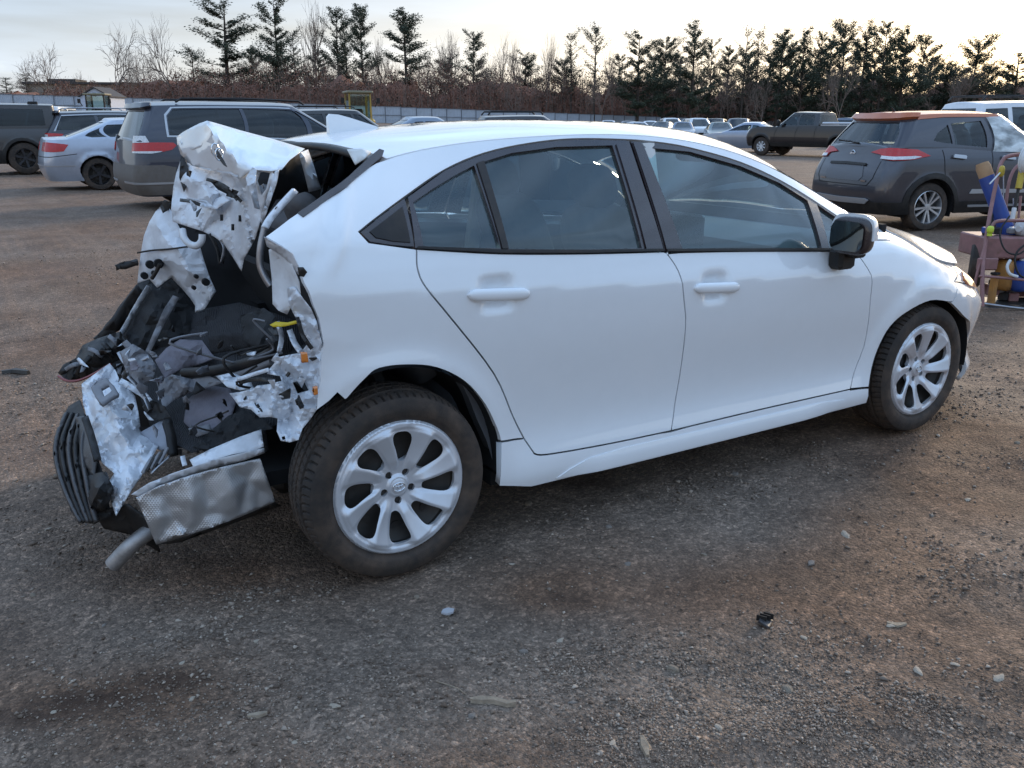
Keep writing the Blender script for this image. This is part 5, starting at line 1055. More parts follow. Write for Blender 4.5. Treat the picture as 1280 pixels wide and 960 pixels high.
        for h in sw:
            for m_ in (False, True): panel('side_window', md(h), gm, glass, r, res=.15, off=-.012, rim=0, mirror=m_)
        if rw: panel('rear_window', md(rw), gm, rearglass or glass, r, res=.1, off=-.01, rim=0, both=True)
        if fw_: panel('windscreen', md(fw_), gm, M['glass_mid'], r, res=.1, off=-.01, rim=0, both=True)
        # roof
        u = np.linspace(0, 5, 60); e = s.green(u, 1+0*u); cr = g.get('crown', .05)
        G_ = np.stack([np.repeat(e[:, None, 0], 13, 1), e[:, None, 1]*k[None], e[:, None, 2]+cr*(1-k[None]**2)*np.clip(abs(e[:, None, 1])/.45, 0, 1)], -1)
        MB().grid(G_).build('roof', roof_mat or P, r, 60)
        # underbody and interior
        mb = MB(); L0, L1 = s.X0(.4)+.15, s.X1(.4)-.15; mb.box(((L0+L1)/2, 0, zb+.12), (L1-L0, s.HW(.5)*1.35, .18)); mb.build('underbody', M['dark_void'], r)
        if interior:
            gx0, gx1 = g['x0'][0], g['x1'][0]; h0 = float(s.ZT((gx0+gx1)/2))
            mb = MB(); mb.box(((gx0+gx1)/2, 0, (zb+.3+h0-.12)/2+.05), (gx1-gx0-.3, s.HW(.6)*1.7, h0-.12-zb-.3)); mb.build('interior', M['dark_void'], r)
            for x in s.d.get('seats', ()):
                for y in (-.36, .36):
                    V, F = blob((x, y, h0+.02), (.16, .46, .5), 4, Matrix.Rotation(R(-15), 3, 'Y')); V2, F2 = blob((x-.08, y, h0+.33), (.1, .26, .18), 3); MB().add(V, F).add(V2, F2).build('seat', M['seat'], r, 60)
        if cladding:
            zc, mt = cladding; pl = [(0, zb-.02)]+[(p[0], p[1]-(.02 if k in (0, len(bot)-1) else 0)) for k, p in enumerate(bot)][1:]
            up_ = [(s.S, zc)]
            for cx in sorted(s.wx)[::-1]:
                for a in np.linspace(0, np.pi, 13): up_.append((s.sx(cx+(s.Ra+.075)*math.cos(a)), max(zc, s.Rw+(s.Ra+.075)*math.sin(a))))
            panel('cladding', pl+up_+[(0, zc)], s.low, mt, r, res=s.res, off=.012, rim=.03, both=True)
        for cx in s.wx:
            for sy_ in (-1, 1):
                mb = MB(); a = np.linspace(R(-20), R(200), 17); hw = float(s.HW(.5)); V = [np.stack([cx+(s.Ra+.01)*np.cos(a), np.full(17, sy_*(hw-.02-.34*k2)), s.Rw+(s.Ra+.01)*np.sin(a)], -1) for k2 in range(2)]
                mb.grid(np.array(V)); mb.add(np.concatenate([V[1], [[cx, sy_*(hw-.36), s.Rw]]]), [(i, i+1, 17) for i in range(16)]); mb.build('wheel_well', M['dark_void'], r, 60)
                bg_wheel(r, (cx, sy_*(hw-.115), s.Rw), s.Rw, wheel, sy_)
        return s
    def patch(s, name, pts, mt, off=.008, par=None, rim=.012, res=None, rear=False, both=False, mirror=False):
        """feature on the lower body; pts (x,z) on the side, or ('r',y,z) / ('f',y,z)"""
        o = []
        for p in pts:
            if p[0] == 'r': o.append((s.sy(p[1]), p[2]))
            elif p[0] == 'f': o.append((s.sy(p[1], True), p[2]))
            else: o.append((s.sx(p[0]), p[1]))
        return panel(name, o, s.low, mt, par or s.root, res=res or s.res*.7, off=off, rim=rim, both=both, mirror=mirror)
    def gpatch(s, name, pts, mt, off=.006, both=True, par=None, rim=.008, mirror=False):
        return panel(name, [(p[0], p[1]*.5) for p in pts], lambda a, b: s.green(a, np.asarray(b)*2), mt, par or s.root, res=.06, off=off, rim=rim, both=both, mirror=mirror)
BW = {}
def bg_wheel(par, loc, Rw, style, side):
    style = style or dict(n=5, mt=M['silver'], rim=.66)
    key = (round(Rw, 3), style['n'], style['mt'].name, style.get('twin', 0))
    r = empty('wheel', loc); r.parent = par; r.rotation_euler = (0, style.get('turn', .3), 0 if side < 0 else math.pi)
    if key not in BW:
        q = Rw*style.get('rim', .66); mb = MB(); mb.lathe([(q*.96, .09), (Rw*.92, .105), (Rw*.985, .085), (Rw, .05), (Rw, -.05), (Rw*.985, -.085), (Rw*.92, -.105), (q*1.06, -.108), (q, -.095), (q*.97, -.07)], 40)
        t = mb.build('tyre', M['black_rubber'], r, 40)
        mb = MB(); mb.lathe([(q, -.095), (q*.97, -.10), (q*.93, -.085), (q*.9, .05)], 40); mb.lathe([(q*.22, -.075), (q*.2, -.09), (0, -.092)], 20)
        n = style['n']
        for k in range(n):
            a = 2*np.pi*k/n
            for da in ((-.5, .5) if style.get('twin') else (0,)):
                w0, w1 = (.10, .14) if style.get('twin') else (.16, .26)
                aa = a+da*(.36*2*np.pi/n)
                c, s_ = math.cos(aa), math.sin(aa); pts = []
                for rr_, wd, y in ((q*.12, w0*q, -.085), (q*.95, w1*q, -.096)):
                    for sg in (-1, 1):
                        for dy in (0, .03): pts.append((rr_*c-sg*wd*.5*s_, y+dy, rr_*s_+sg*wd*.5*c))
                mb.add(pts, [(0, 2, 6, 4), (1, 5, 7, 3), (0, 4, 5, 1), (2, 3, 7, 6), (0, 1, 3, 2), (4, 6, 7, 5)])
        rm = mb.build('rim', style['mt'], r, 40)
        mb = MB(); mb.lathe([(0, -.03), (q*.6, -.03), (q*.6, 0)], 24); mb.lathe([(0, .04), (q*.93, .04)], 24); dk = mb.build('brake_disc', M['dark_steel'], r, 40); BW[key] = (t, rm, dk)
    else:
        for o in BW[key]: c = o.copy(); COL.objects.link(c); c.parent = r
    return r
def gh(x, y): return float(ground_h(x, y))
def paint(name, c, metal=.35, rough=.32, dirt=.12): return mat(name, c, rough, metal=metal, coat=.6, var=.03, vscale=4, dirt=dirt, dirtcol=(.12, .095, .075))
GPL = M['black_plastic']; M['satin'] = mat('satin_silver_trim', (.45, .46, .48), .35, metal=.6)
M['dark_alloy'] = mat('dark_alloy', (.05, .05, .055), .4, metal=.7); M['machined'] = mat('machined_alloy', (.62, .63, .65), .28, metal=.8)
# ---------------------------------------------------- grey crossover with orange roof
M['glass_light'] = glass_mat('clear_glass', (.78, .86, .86), .9)
kx, ky = 10.44, 4.93
KP = paint('blue_grey_paint', (.056, .055, .066), .5, .30); KO = paint('orange_roof_paint', (.50, .13, .035), .1, .35)
d = dict(X0=[(.2, -.70), (.4, -.80), (.6, -.81), (.8, -.76), (1.0, -.66), (1.1, -.62)], X1=[(.2, 3.38), (.45, 3.48), (.7, 3.44), (1.0, 3.25)], HW=[(.2, .82), (.35, .865), (.6, .88), (.85, .875), (1.0, .845), (1.1, .80)],
         ZT=[(-.9, 1.10), (-.4, 1.115), (.5, 1.09), (1.5, 1.03), (2.2, 1.0), (2.8, .93), (3.2, .82), (3.5, .72)], wheels=(0, 2.62), arch=.385, R=.325, zbot=.24, seats=(.55, 1.45), crown=.06,
         G=dict(x0=(-.62, -.34), x1=(2.35, 1.42), hw=(.80, .60), ZR=[(-.6, 1.50), (0, 1.535), (.7, 1.55), (1.3, 1.535), (1.8, 1.46), (2.4, 1.3)], crown=.05, corner=(.17, .25, .10, .22)))
k = Veh('crossover_car', 'blue-grey crossover with an orange roof and plastic film over its front window', 'car', (kx, ky, gh(kx, ky)), R(-16), KP, d, res=.06)
k.build(M['glass_light'], cladding=(.40, GPL), wheel=dict(n=5, mt=M['machined'], twin=1, rim=.69), roof_mat=KO, rear_window=(1.15, .10, .80), rearglass=M['glass_light'],
        side_windows=[[(.02, 1.20), (.10, 1.30), (.30, 1.41), (.33, 1.16), (.20, 1.17)], [(.37, 1.15), (.35, 1.42), (.86, 1.46), (.90, 1.11)], [(1.02, 1.10), (.98, 1.46), (1.34, 1.46), (1.62, 1.38), (1.98, 1.12), (1.9, 1.07)]])
rt = k.root
k.gpatch('spoiler', [(0, .86), (.8, .86), (1.35, .88), (1.95, .90), (1.95, 1.02), (1.2, 1.03), (0, 1.04)], KO, .05, rim=.06)
k.gpatch('roof_side', [(1.95, .86), (2.3, .91), (3.0, .92), (3.6, .96), (3.6, 1.01), (3., 1.01), (2.3, 1.01), (1.95, 1.01)], KO, .008)
MB().tube([(-.05, 0, 1.585), (-.1, 0, 1.64)], [.02, .006], 8).build('roof_aerial', GPL, rt)
for m_ in (False, True):
    tl = k.patch('tail_lamp', [('r', .40, 1.035), ('r', .58, 1.085), ('r', .74, 1.10), (-.42, 1.08), (-.18, 1.00), (-.30, .985), (-.46, .955), ('r', .80, .94), ('r', .64, .955), ('r', .60, 1.01)], M['red_lens'], .018, rim=.03, mirror=m_)
    k.patch('reverse_lens', [('r', .62, .955), ('r', .80, .945), (-.46, .965), (-.34, .99), (-.46, 1.0), ('r', .80, .985), ('r', .63, .995)], M['white_lens'], .024, tl, .006, mirror=m_)
    k.patch('door_gap', [(.22, .62), (.232, .62), (.05, 1.08), (.035, 1.08)], M['dark_void'], .0015, rim=0, mirror=m_)
    k.patch('door_gap', [(.95, .40), (.962, .40), (.972, 1.06), (.96, 1.06)], M['dark_void'], .0015, rim=0, mirror=m_)
    k.patch('door_handle', [(.22, .975), (.45, .955), (.46, .985), (.44, 1.0), (.23, 1.015)], M['satin'], .035, rim=.03, mirror=m_)
    k.patch('door_handle', [(1.12, .955), (1.35, .94), (1.36, .965), (1.34, .98), (1.13, .995)], M['satin'], .035, rim=.03, mirror=m_)
    k.patch('rub_strip', [(.62, .50), (1.9, .50), (1.95, .545), (.66, .56)], M['satin'], .012, rim=.01, mirror=m_)
    k.patch('rub_strip', [(.62, .32), (2.0, .32), (2.0, .35), (.62, .35)], M['satin'], .02, rim=.01, mirror=m_)
k.patch('plate_recess', [('r', -.0, .66), ('r', .36, .66), ('r', .42, .72), ('r', .36, .86), ('r', 0, .87)], mat('bare_plate_recess', (.13, .135, .15), .45, metal=.4, dirt=.2), .006, both=True)
k.patch('plate_shroud', [('r', 0, .865), ('r', .40, .86), ('r', .40, .89), ('r', 0, .90)], GPL, .02, rim=.02, both=True)
k.patch('tailgate_gap', [('r', .0, .60), ('r', .54, .60), ('r', .62, .70), ('r', .64, .93), ('r', .63, .93), ('r', .605, .705), ('r', .53, .612), ('r', 0, .612)], M['dark_void'], .0015, rim=0, both=True)
k.patch('skid_plate', [('r', 0, .36), ('r', .55, .37), ('r', .62, .42), ('r', .55, .44), ('r', 0, .43)], M['satin'], .03, rim=.02, both=True)
for yy_, w_ in ((-.46, .09), (.44, .12)):
    e_ = k.low(k.sy(yy_), .665); MB().box((e_[0]-.012, yy_, .665), (.01, w_, .022)).build('badge', M['chrome'], rt)
e_ = k.low(0., 1.045); ang = np.linspace(0, 2*np.pi, 25); MB().tube(np.stack([0*ang+e_[0]-.012, .045*np.cos(ang), 1.02+.038*np.sin(ang)], -1), .006, 6, False).build('emblem_ring', M['chrome'], rt, 60)
MB().box((e_[0]-.018, 0, 1.02), (.008, .11, .016)).build('emblem_bar', M['chrome'], rt)
w0 = k.green(.0, .14); MB().tube([w0+(-.03, -.05, 0), w0+(-.02, .2, .02), w0+(.0, .45, .03)], .012, 6).build('rear_wiper', GPL, rt)
# cloudy plastic film over the front door window
film = bpy.data.materials.new('plastic_film'); film.use_nodes = True; nt = film.node_tree; pb = nt.nodes['Principled BSDF']; pb.inputs['Base Color'].default_value = (.72, .76, .76, 1); pb.inputs['Roughness'].default_value = .18
tr_ = nt.nodes.new('ShaderNodeBsdfTransparent'); mxs = nt.nodes.new('ShaderNodeMixShader'); nz_ = nt.nodes.new('ShaderNodeTexNoise'); nz_.inputs['Scale'].default_value = 4; nz_.inputs['Detail'].default_value = 4; rp_ = nt.nodes.new('ShaderNodeValToRGB'); rp_.color_ramp.elements[0].position = .35; rp_.color_ramp.elements[0].color = (.35, .35, .35, 1); rp_.color_ramp.elements[1].position = .62; rp_.color_ramp.elements[1].color = (.95, .95, .95, 1)
nt.links.new(nz_.outputs[0], rp_.inputs[0]); nt.links.new(rp_.outputs[0], mxs.inputs[0]); nt.links.new(tr_.outputs[0], mxs.inputs[1]); nt.links.new(pb.outputs[0], mxs.inputs[2]); nt.links.new(mxs.outputs[0], nt.nodes['Material Output'].inputs[0])
bp_ = nt.nodes.new('ShaderNodeBump'); bp_.inputs['Strength'].default_value = .8; bp_.inputs['Distance'].default_value = .03; nt.links.new(nz_.outputs[0], bp_.inputs['Height']); nt.links.new(bp_.outputs[0], pb.inputs['Normal'])
fp = [k.ut(x, z) for x, z in ((.98, 1.05), (.94, 1.50), (1.40, 1.52), (1.75, 1.44), (2.05, 1.14), (1.95, 1.04))]
k.gpatch('plastic_film', fp, film, .02, both=False, rim=0)
# ---------------------------------------------------- grey minivan
MP = paint('slate_grey_paint', (.030, .035, .055), .25, .30); 
d = dict(X0=[(.2, -.92), (.45, -1.06), (.7, -1.05), (1.0, -1.0), (1.15, -.97)], X1=[(.2, 3.85), (.5, 3.98), (.75, 3.92), (1.1, 3.6)], HW=[(.2, .90), (.35, .955), (.6, .98), (.9, .972), (1.1, .94)],
         ZT=[(-1.2, 1.11), (0, 1.11), (1.5, 1.09), (2.6, 1.05), (3.2, .97), (3.7, .86), (4.0, .76)], wheels=(0, 3.0), arch=.385, R=.335, zbot=.24, seats=(.2, 1.2, 2.1), corner=(.20, .35, .07, .2),
         G=dict(x0=(-.97, -.72), x1=(3.15, 1.95), hw=(.93, .71), ZR=[(-1., 1.64), (0, 1.675), (1., 1.68), (1.9, 1.655), (2.5, 1.55), (3.2, 1.35)], crown=.07, corner=(.14, .3, .05, .25)))
mx_, my_ = 2.42, 13.1
v = Veh('minivan', 'slate grey minivan with roof rails and a bare dull rear bumper', 'minivan', (mx_, my_, gh(mx_, my_)), R(2), MP, d, res=.08)
v.build(M['glass_dark'], wheel=dict(n=7, mt=M['silver']), rear_window=(1.25, .06, .86), rearglass=M['glass_mid'], side_windows=[[(-.42, 1.20), (-.40, 1.50), (-.30, 1.60), (.78, 1.62), (.80, 1.17)], [(.86, 1.17), (.84, 1.62), (1.78, 1.60), (1.90, 1.13)], [(1.98, 1.12), (1.88, 1.59), (2.20, 1.55), (2.62, 1.36), (2.95, 1.10)]])
rt = v.root
v.gpatch('window_chrome', [v.ut(x, z) for x, z in ((-.47, 1.17), (.82, 1.14), (1.92, 1.10), (3.02, 1.065), (3.0, 1.09), (1.92, 1.125), (.82, 1.165), (-.435, 1.195), (-.42, 1.50), (-.31, 1.615), (.8, 1.635), (1.8, 1.615), (1.8, 1.635), (.8, 1.655), (-.33, 1.635), (-.45, 1.52))], M['satin'], .01)
v.gpatch('roof_spoiler', [(0, .90), (1.3, .90), (1.7, .93), (1.7, 1.02), (1.2, 1.03), (0, 1.03)], MP, .07, rim=.06)
for y_ in (-.56, .56): MB().tube([(-.2, y_, 1.72), (-.1, y_, 1.775), (.9, y_, 1.79), (1.9, y_, 1.765), (2.0, y_, 1.71)], .02, 6).build('roof_rail', GPL, rt, 60)
for m_ in (False, True):
    tl = v.patch('tail_lamp', [('r', .70, .945), ('r', .72, 1.075), (-.80, 1.09), (-.43, 1.085), (-.38, 1.04), (-.46, .975), (-.62, .945), ('r', .93, .94)], M['red_lens'], .015, rim=.02, mirror=m_)
    v.patch('clear_lens', [('r', .74, .925), (-.80, .92), (-.66, .94), (-.62, .955), (-.80, .955), ('r', .74, .95)], M['white_lens'], .018, tl, .006, mirror=m_)
    v.patch('lamp_cap', [('r', .71, 1.08), ('r', .74, 1.19), (-.90, 1.19), (-.84, 1.09)], M['white_lens'], .012, tl, .006, mirror=m_)
    v.patch('bumper_cover', [('r', .0, .27), ('r', .9, .27), (-.50, .27), (-.42, .40), (-.40, .70), (-.60, .74), ('r', .93, .74), ('r', 0, .74)], mat('bare_primer_bumper', (.13, .115, .105), .6, var=.1, dirt=.5), .012, rim=.02, mirror=m_)
    v.patch('bumper_strip', [('r', .3, .44), ('r', .93, .44), (-.45, .44), (-.45, .47), ('r', .93, .47), ('r', .3, .47)], M['satin'], .022, rim=.01, mirror=m_)
    v.patch('slide_rail', [(-.35, 1.045), (.9, 1.03), (.9, 1.045), (-.35, 1.06)], GPL, .008, rim=.004, mirror=m_)
    for xg in (.78, 1.93): v.patch('door_gap', [(xg, .35), (xg+.012, .35), (xg+.012, 1.08), (xg, 1.08)], M['dark_void'], .0015, rim=0, mirror=m_)
    v.patch('door_handle', [(1.62, .93), (1.85, .93), (1.85, .965), (1.62, .965)], MP, .03, rim=.03, mirror=m_)
    v.patch('door_handle', [(2.0, .92), (2.22, .92), (2.22, .955), (2.0, .955)], MP, .03, rim=.03, mirror=m_)
    sgn = 1 if m_ else -1; V, F = blob((2.62, sgn*1.03, 1.15), (.16, .2, .15), 3); MB().add(V, F).build('door_mirror', MP, rt, 60)
# ---------------------------------------------------- generic builder for the rest
def sedan_spec(Lr=1.0, wb=2.7, Lf=.95, W=.9, H=1.45, belt=.98, R_=.32):
    xr, xf = -Lr, wb+Lf
    return dict(X0=[(.2, xr+.1), (.45, xr), (.7, xr+.02), (1., xr+.10)], X1=[(.2, xf-.1), (.45, xf), (.7, xf-.05), (1., xf-.3)], HW=[(.2, W-.06), (.4, W-.02), (.65, W), (.9, W-.015), (1.05, W-.05)],
        ZT=[(xr, belt+.03), (-.3, belt+.05), (.8, belt+.02), (1.8, belt-.03), (2.3, belt-.05), (wb+.2, belt-.12), (xf-.2, belt-.22), (xf, belt-.28)], wheels=(0, wb), arch=R_+.05, R=R_, zbot=.2, seats=(.5, 1.35), crown=.05,
        G=dict(x0=(-.72, .28), x1=(2.45, 1.35), hw=(W-.08, .58), ZR=[(-.7, H-.16), (0, H-.085), (.6, H-.05), (1.2, H-.06), (1.8, H-.16), (2.5, H-.4)], crown=.05, corner=(.18, .25, .10, .22)))
def suv_spec(Lr=.95, wb=2.8, Lf=.95, W=.94, H=1.75, belt=1.12, R_=.36, rake=.28, box=False):
    xr, xf = -Lr, wb+Lf
    return dict(X0=[(.25, xr+.08), (.5, xr), (.8, xr+.03), (1.15, xr+.08)], X1=[(.25, xf-.1), (.5, xf), (.8, xf-.03), (1.1, xf-.2)], HW=[(.25, W-.06), (.45, W-.01), (.7, W), (1., W-.015), (1.15, W-.05)],
        ZT=[(xr, belt), (0, belt), (1.5, belt-.02), (wb-.5, belt-.04), (wb+.2, belt-.08 if not box else belt-.02), (xf-.1, belt-.18 if not box else belt-.05), (xf, belt-.25 if not box else belt-.08)], wheels=(0, wb), arch=R_+.055, R=R_, zbot=.28, seats=(.5, 1.5), crown=.05,
        G=dict(x0=(xr+.08, xr+.08+rake), x1=(wb-.25, wb-1.15+(.45 if box else 0)), hw=(W-.07, W-(.28 if not box else .16)), ZR=[(xr, H-.13), (0, H-.09), (1., H-.07), (1.6, H-.09), (2.1, H-.16), (2.6, H-.3)] if not box else [(xr, H-.06), (1, H-.05), (2.6, H-.08)], crown=.05, corner=(.15, .25, .06, .18)))
def suv_windows(sp, belt, H, Lr, wb, dz=.06):
    a = -Lr+.30; zt = H-.17
    return [[(a+.02, belt+.07), (a+.22, zt-.02), (.42, zt), (.46, belt+.05)], [(.53, belt+.05), (.50, zt), (1.22, zt), (1.28, belt+.03)], [(1.35, belt+.03), (1.30, zt), (1.62, zt-.03), (wb-.62, belt+.02)]]
def sedan_windows(belt, H): return [[(-.08, belt+.12), (.42, H-.16), (.66, H-.15), (.70, belt+.07)], [(.76, belt+.065), (.72, H-.145), (1.10, H-.15), (1.55, H-.28), (1.95, belt+.03)]]
# silver sedan
SP = paint('silver_paint', (.42, .46, .54), .45, .30); x_, y_ = 1.60, 18.22
dd = sedan_spec(1.05, 2.8, .95, .91, 1.47, .99, .33)
v = Veh('silver_sedan', 'silver sedan with black wheels parked behind the slate grey minivan', 'car', (x_, y_, gh(x_, y_)), R(-1), SP, dd, res=.08)
v.build(M['glass_dark'], wheel=dict(n=5, mt=M['dark_alloy']), rear_window=(1.2, .12, .92), side_windows=[[(-.18, 1.10), (-.05, 1.20), (.18, 1.30), (.24, 1.08), (-.05, 1.07)], [(.30, 1.08), (.27, 1.32), (.62, 1.335), (.70, 1.07)], [(.76, 1.06), (.72, 1.335), (1.10, 1.33), (1.55, 1.2), (1.95, 1.02)]])
for m_ in (False, True):
    v.patch('tail_lamp', [('r', .45, .80), ('r', .46, .97), ('r', .80, .975), (-.78, .955), (-.58, .93), (-.66, .80), (-.84, .785), ('r', .8, .79)], M['red_lens'], .012, rim=.02, mirror=m_)
    v.patch('bumper_groove', [('r', 0, .50), ('r', .88, .50), (-.42, .50), (-.42, .52), ('r', .88, .52), ('r', 0, .52)], M['satin'], .006, rim=.004, mirror=m_)
    v.patch('bumper_line', [('r', 0, .68), ('r', .88, .68), (-.40, .74), (-.40, .752), ('r', .88, .695), ('r', 0, .695)], M['dark_void'], .0015, rim=0, mirror=m_)
    v.patch('fuel_flap', [(-.25, .80), (-.08, .80), (-.08, .92), (-.25, .92)], SP, .004, rim=.004, mirror=m_)
# dark SUV with red lamp
c_ = atD(52, 172, 23.6); DP = paint('dark_blue_paint', (.030, .033, .045), .3, .3); DG = paint('charcoal_paint', (.036, .034, .036), .4, .35); x_, y_ = c_[0]+.95, c_[1]+.92
dd = suv_spec(.95, 2.7, .9, .93, 1.70, 1.08, .35, .34)
v = Veh('dark_suv', 'dark blue wagon-like SUV with a chrome window line behind the silver sedan', 'suv', (x_, y_, gh(x_, y_)), R(1), DP, dd, res=.09)
v.build(M['glass_dark'], cladding=(.46, GPL), wheel=dict(n=5, mt=M['silver']), rear_window=(1.2, .08, .85), side_windows=suv_windows(dd, 1.08, 1.70, .95, 2.7))
v.gpatch('window_chrome', [v.ut(x, z) for x, z in ((-.60, 1.12), (-.40, 1.51), (.5, 1.555), (1.6, 1.545), (1.6, 1.565), (.5, 1.58), (-.44, 1.535), (-.66, 1.12))], M['satin'], .012)
v.gpatch('roof_spoiler', [(0, .92), (1.3, .92), (1.7, .94), (1.7, 1.03), (0, 1.04)], DP, .08, rim=.06)
for m_ in (False, True):
    tl = v.patch('tail_lamp', [('r', .55, .97), ('r', .6, 1.07), (-.75, 1.07), (-.48, 1.05), (-.52, .96), (-.75, .93), ('r', .85, .93)], M['red_lens'], .015, rim=.02, mirror=m_)
    v.patch('clear_lens', [('r', .58, .975), ('r', .85, .97), ('r', .85, 1.03), ('r', .6, 1.04)], M['white_lens'], .02, tl, .006, mirror=m_)
for y2 in (-.6, .6): MB().tube([(-.3, y2, 1.68), (-.2, y2, 1.73), (1.3, y2, 1.735), (1.4, y2, 1.69)], .016, 6).build('roof_rail', M['satin'], v.root, 60)
# leftmost boxy off-roader
dd = suv_spec(1.05, 2.9, .9, .93, 1.84, 1.18, .41, .06, True); x_, y_ = .72, 25.35
v = Veh('boxy_suv', 'boxy dull grey off-road SUV with black wheels and flared arches beside the dark SUV', 'suv', (x_, y_, gh(x_, y_)), R(180), DG, dd, res=.09)
v.build(M['glass_dark'], cladding=(.62, GPL), wheel=dict(n=6, mt=M['dark_alloy'], rim=.6), rear_window=(1.1, .1, .85), side_windows=[[(-.60, 1.26), (-.58, 1.68), (.55, 1.69), (.55, 1.24)], [(.68, 1.24), (.68, 1.69), (1.45, 1.69), (1.45, 1.23)], [(1.55, 1.23), (1.55, 1.69), (1.9, 1.68), (2.2, 1.22)]])
MB().box((-.4, .3, 1.85), (.25, .12, .08), bev=.02).build('roof_lamp', GPL, v.root)
for m_ in (False, True): v.patch('tail_lamp', [(-1.0, .95), (-.90, .95), (-.90, 1.14), (-1.0, 1.14)], M['red_lens'], .02, mirror=m_)
# dark SUV beyond the minivan's nose, and two more roofs above the wreck
c_ = atD(445, 160, 24.); dd = suv_spec(.95, 2.8, .95, .95, 1.78, 1.13, .37, .3); x_, y_ = c_[0]-1.3, c_[1]+.9
v = Veh('black_suv', 'black SUV whose windows show above the wrecked car\'s shark-fin antenna', 'suv', (x_, y_, gh(x_, y_)), R(0), paint('black_paint', (.012, .012, .014), .2, .25), dd, res=.09)
v.build(M['glass_dark'], cladding=(.5, GPL), wheel=dict(n=5, mt=M['silver']), rear_window=(1.2, .08, .85), side_windows=suv_windows(dd, 1.13, 1.78, .95, 2.8))
for m_ in (False, True): v.patch('tail_lamp', [('r', .7, .95), ('r', .72, 1.1), (-.7, 1.1), (-.6, .98)], M['red_lens'], .015, mirror=m_)
for y2 in (-.62, .62): MB().tube([(-.3, y2, 1.76), (-.2, y2, 1.81), (1.3, y2, 1.815), (1.4, y2, 1.77)], .016, 6).build('roof_rail', GPL, v.root, 60)
c_ = atD(660, 160, 30.); dd = suv_spec(.95, 2.75, .9, .93, 1.66, 1.08, .35, .3); x_, y_ = c_[0]-1.2, c_[1]
v = Veh('grey_wagon', 'dark grey SUV with black roof rails just showing over the wrecked car\'s roof', 'suv', (x_, y_, gh(x_, y_)), R(-20), DG, dd, res=.1)
v.build(M['glass_dark'], cladding=(.46, GPL), wheel=dict(n=5, mt=M['silver']), rear_window=(1.2, .08, .85), side_windows=suv_windows(dd, 1.08, 1.66, .95, 2.75))
for m_ in (False, True): v.patch('tail_lamp', [('r', .7, .92), ('r', .72, 1.05), (-.7, 1.05), (-.6, .94)], M['red_lens'], .015, mirror=m_)
for y2 in (-.62, .62): MB().tube([(-.45, y2, 1.62), (-.35, y2, 1.73), (1.3, y2, 1.74), (1.4, y2, 1.66)], .03, 6).build('roof_rail', GPL, v.root, 60)
c_ = atD(540, 160, 27.); dd = sedan_spec(H=1.56, belt=1.02); x_, y_ = c_[0]-1.2, c_[1]
v = Veh('silver_hatch', 'pale blue-grey car whose roof edge shows behind the black SUV', 'car', (x_, y_, gh(x_, y_)), R(-10), paint('pale_blue_paint', (.2, .24, .30), .4), dd, res=.1)
v.build(M['glass_dark'], wheel=dict(n=5, mt=M['silver']), rear_window=(1.2, .12, .92), side_windows=sedan_windows(1.02, 1.56))
for m_ in (False, True): v.patch('tail_lamp', [('r', .5, .86), ('r', .5, .97), (-.75, .97), (-.62, .88)], M['red_lens'], .012, mirror=m_)
# ---------------------------------------------------- dark pickup
PP = paint('dark_plum_paint', (.010, .008, .011), .15, .28, .05)
hd = R(100); fx, fy = onZ(951, 194)[:2]; lft = np.array((-math.sin(hd), math.cos(hd))); fwd = np.array((math.cos(hd), math.sin(hd))); o_ = np.array((fx, fy))-.9*lft-3.75*fwd
d = dict(X0=[(.4, -1.3), (.6, -1.35), (1.0, -1.3), (1.3, -1.28)], X1=[(.35, 4.6), (.7, 4.72), (1.0, 4.68), (1.2, 4.55)], HW=[(.35, .93), (.6, 1.0), (.9, 1.01), (1.2, .985), (1.35, .96)],
         ZT=[(-1.4, 1.31), (.9, 1.31), (1.4, 1.29), (3.0, 1.24), (3.4, 1.26), (4.3, 1.21), (4.7, 1.10)], wheels=(0, 3.75), arch=.47, R=.41, zbot=.42, seats=(1.4, 2.2), crown=-.02,
         G=dict(x0=(1.0, 1.12), x1=(3.35, 2.55), hw=(.93, .72), ZR=[(1., 1.83), (1.8, 1.86), (2.5, 1.84), (3., 1.7), (3.4, 1.5)], crown=.05, corner=(.12, .25, .03, .2)))
v = Veh('pickup_truck', 'dark plum crew-cab pickup truck with white steel wheels', 'pickup', (o_[0], o_[1], gh(*o_)), hd, PP, d, res=.1)
v.build(M['glass_mid'], cladding=(.58, GPL), wheel=dict(n=8, mt=M['white_lens'], rim=.55), rear_window=(1.0, .15, .85), side_windows=[[(1.28, 1.36), (1.30, 1.76), (1.92, 1.78), (1.96, 1.34)], [(2.06, 1.34), (2.04, 1.78), (2.45, 1.76), (2.98, 1.32)]])
for m_ in (False, True):
    v.patch('head_lamp', [(4.52, .92), (4.62, .92), (4.62, 1.12), (4.45, 1.14)], M['white_lens'], .012, mirror=m_)
    sgn = 1 if m_ else -1; V, F = blob((2.85, sgn*1.12, 1.42), (.12, .22, .28), 3); MB().add(V, F).build('door_mirror', GPL, v.root, 60)
    for xg in (1.1, 2.02, 3.05): v.patch('door_gap', [(xg, .6), (xg+.02, .6), (xg+.02, 1.28), (xg, 1.28)], M['dark_void'], .002, rim=0, mirror=m_)
MB().box((-.2, .95, 1.33), (2.2, .05, .05), bev=.01).build('bed_rail', M['satin'], v.root); MB().box((-.2, -.95, 1.33), (2.2, .05, .05), bev=.01).build('bed_rail', M['satin'], v.root)
MB().box((-.1, 0, 1.42), (2.0, 1.75, .09), bev=.03).build('bed_cover', mat('white_bed_cover', (.6, .62, .66), .5), v.root)
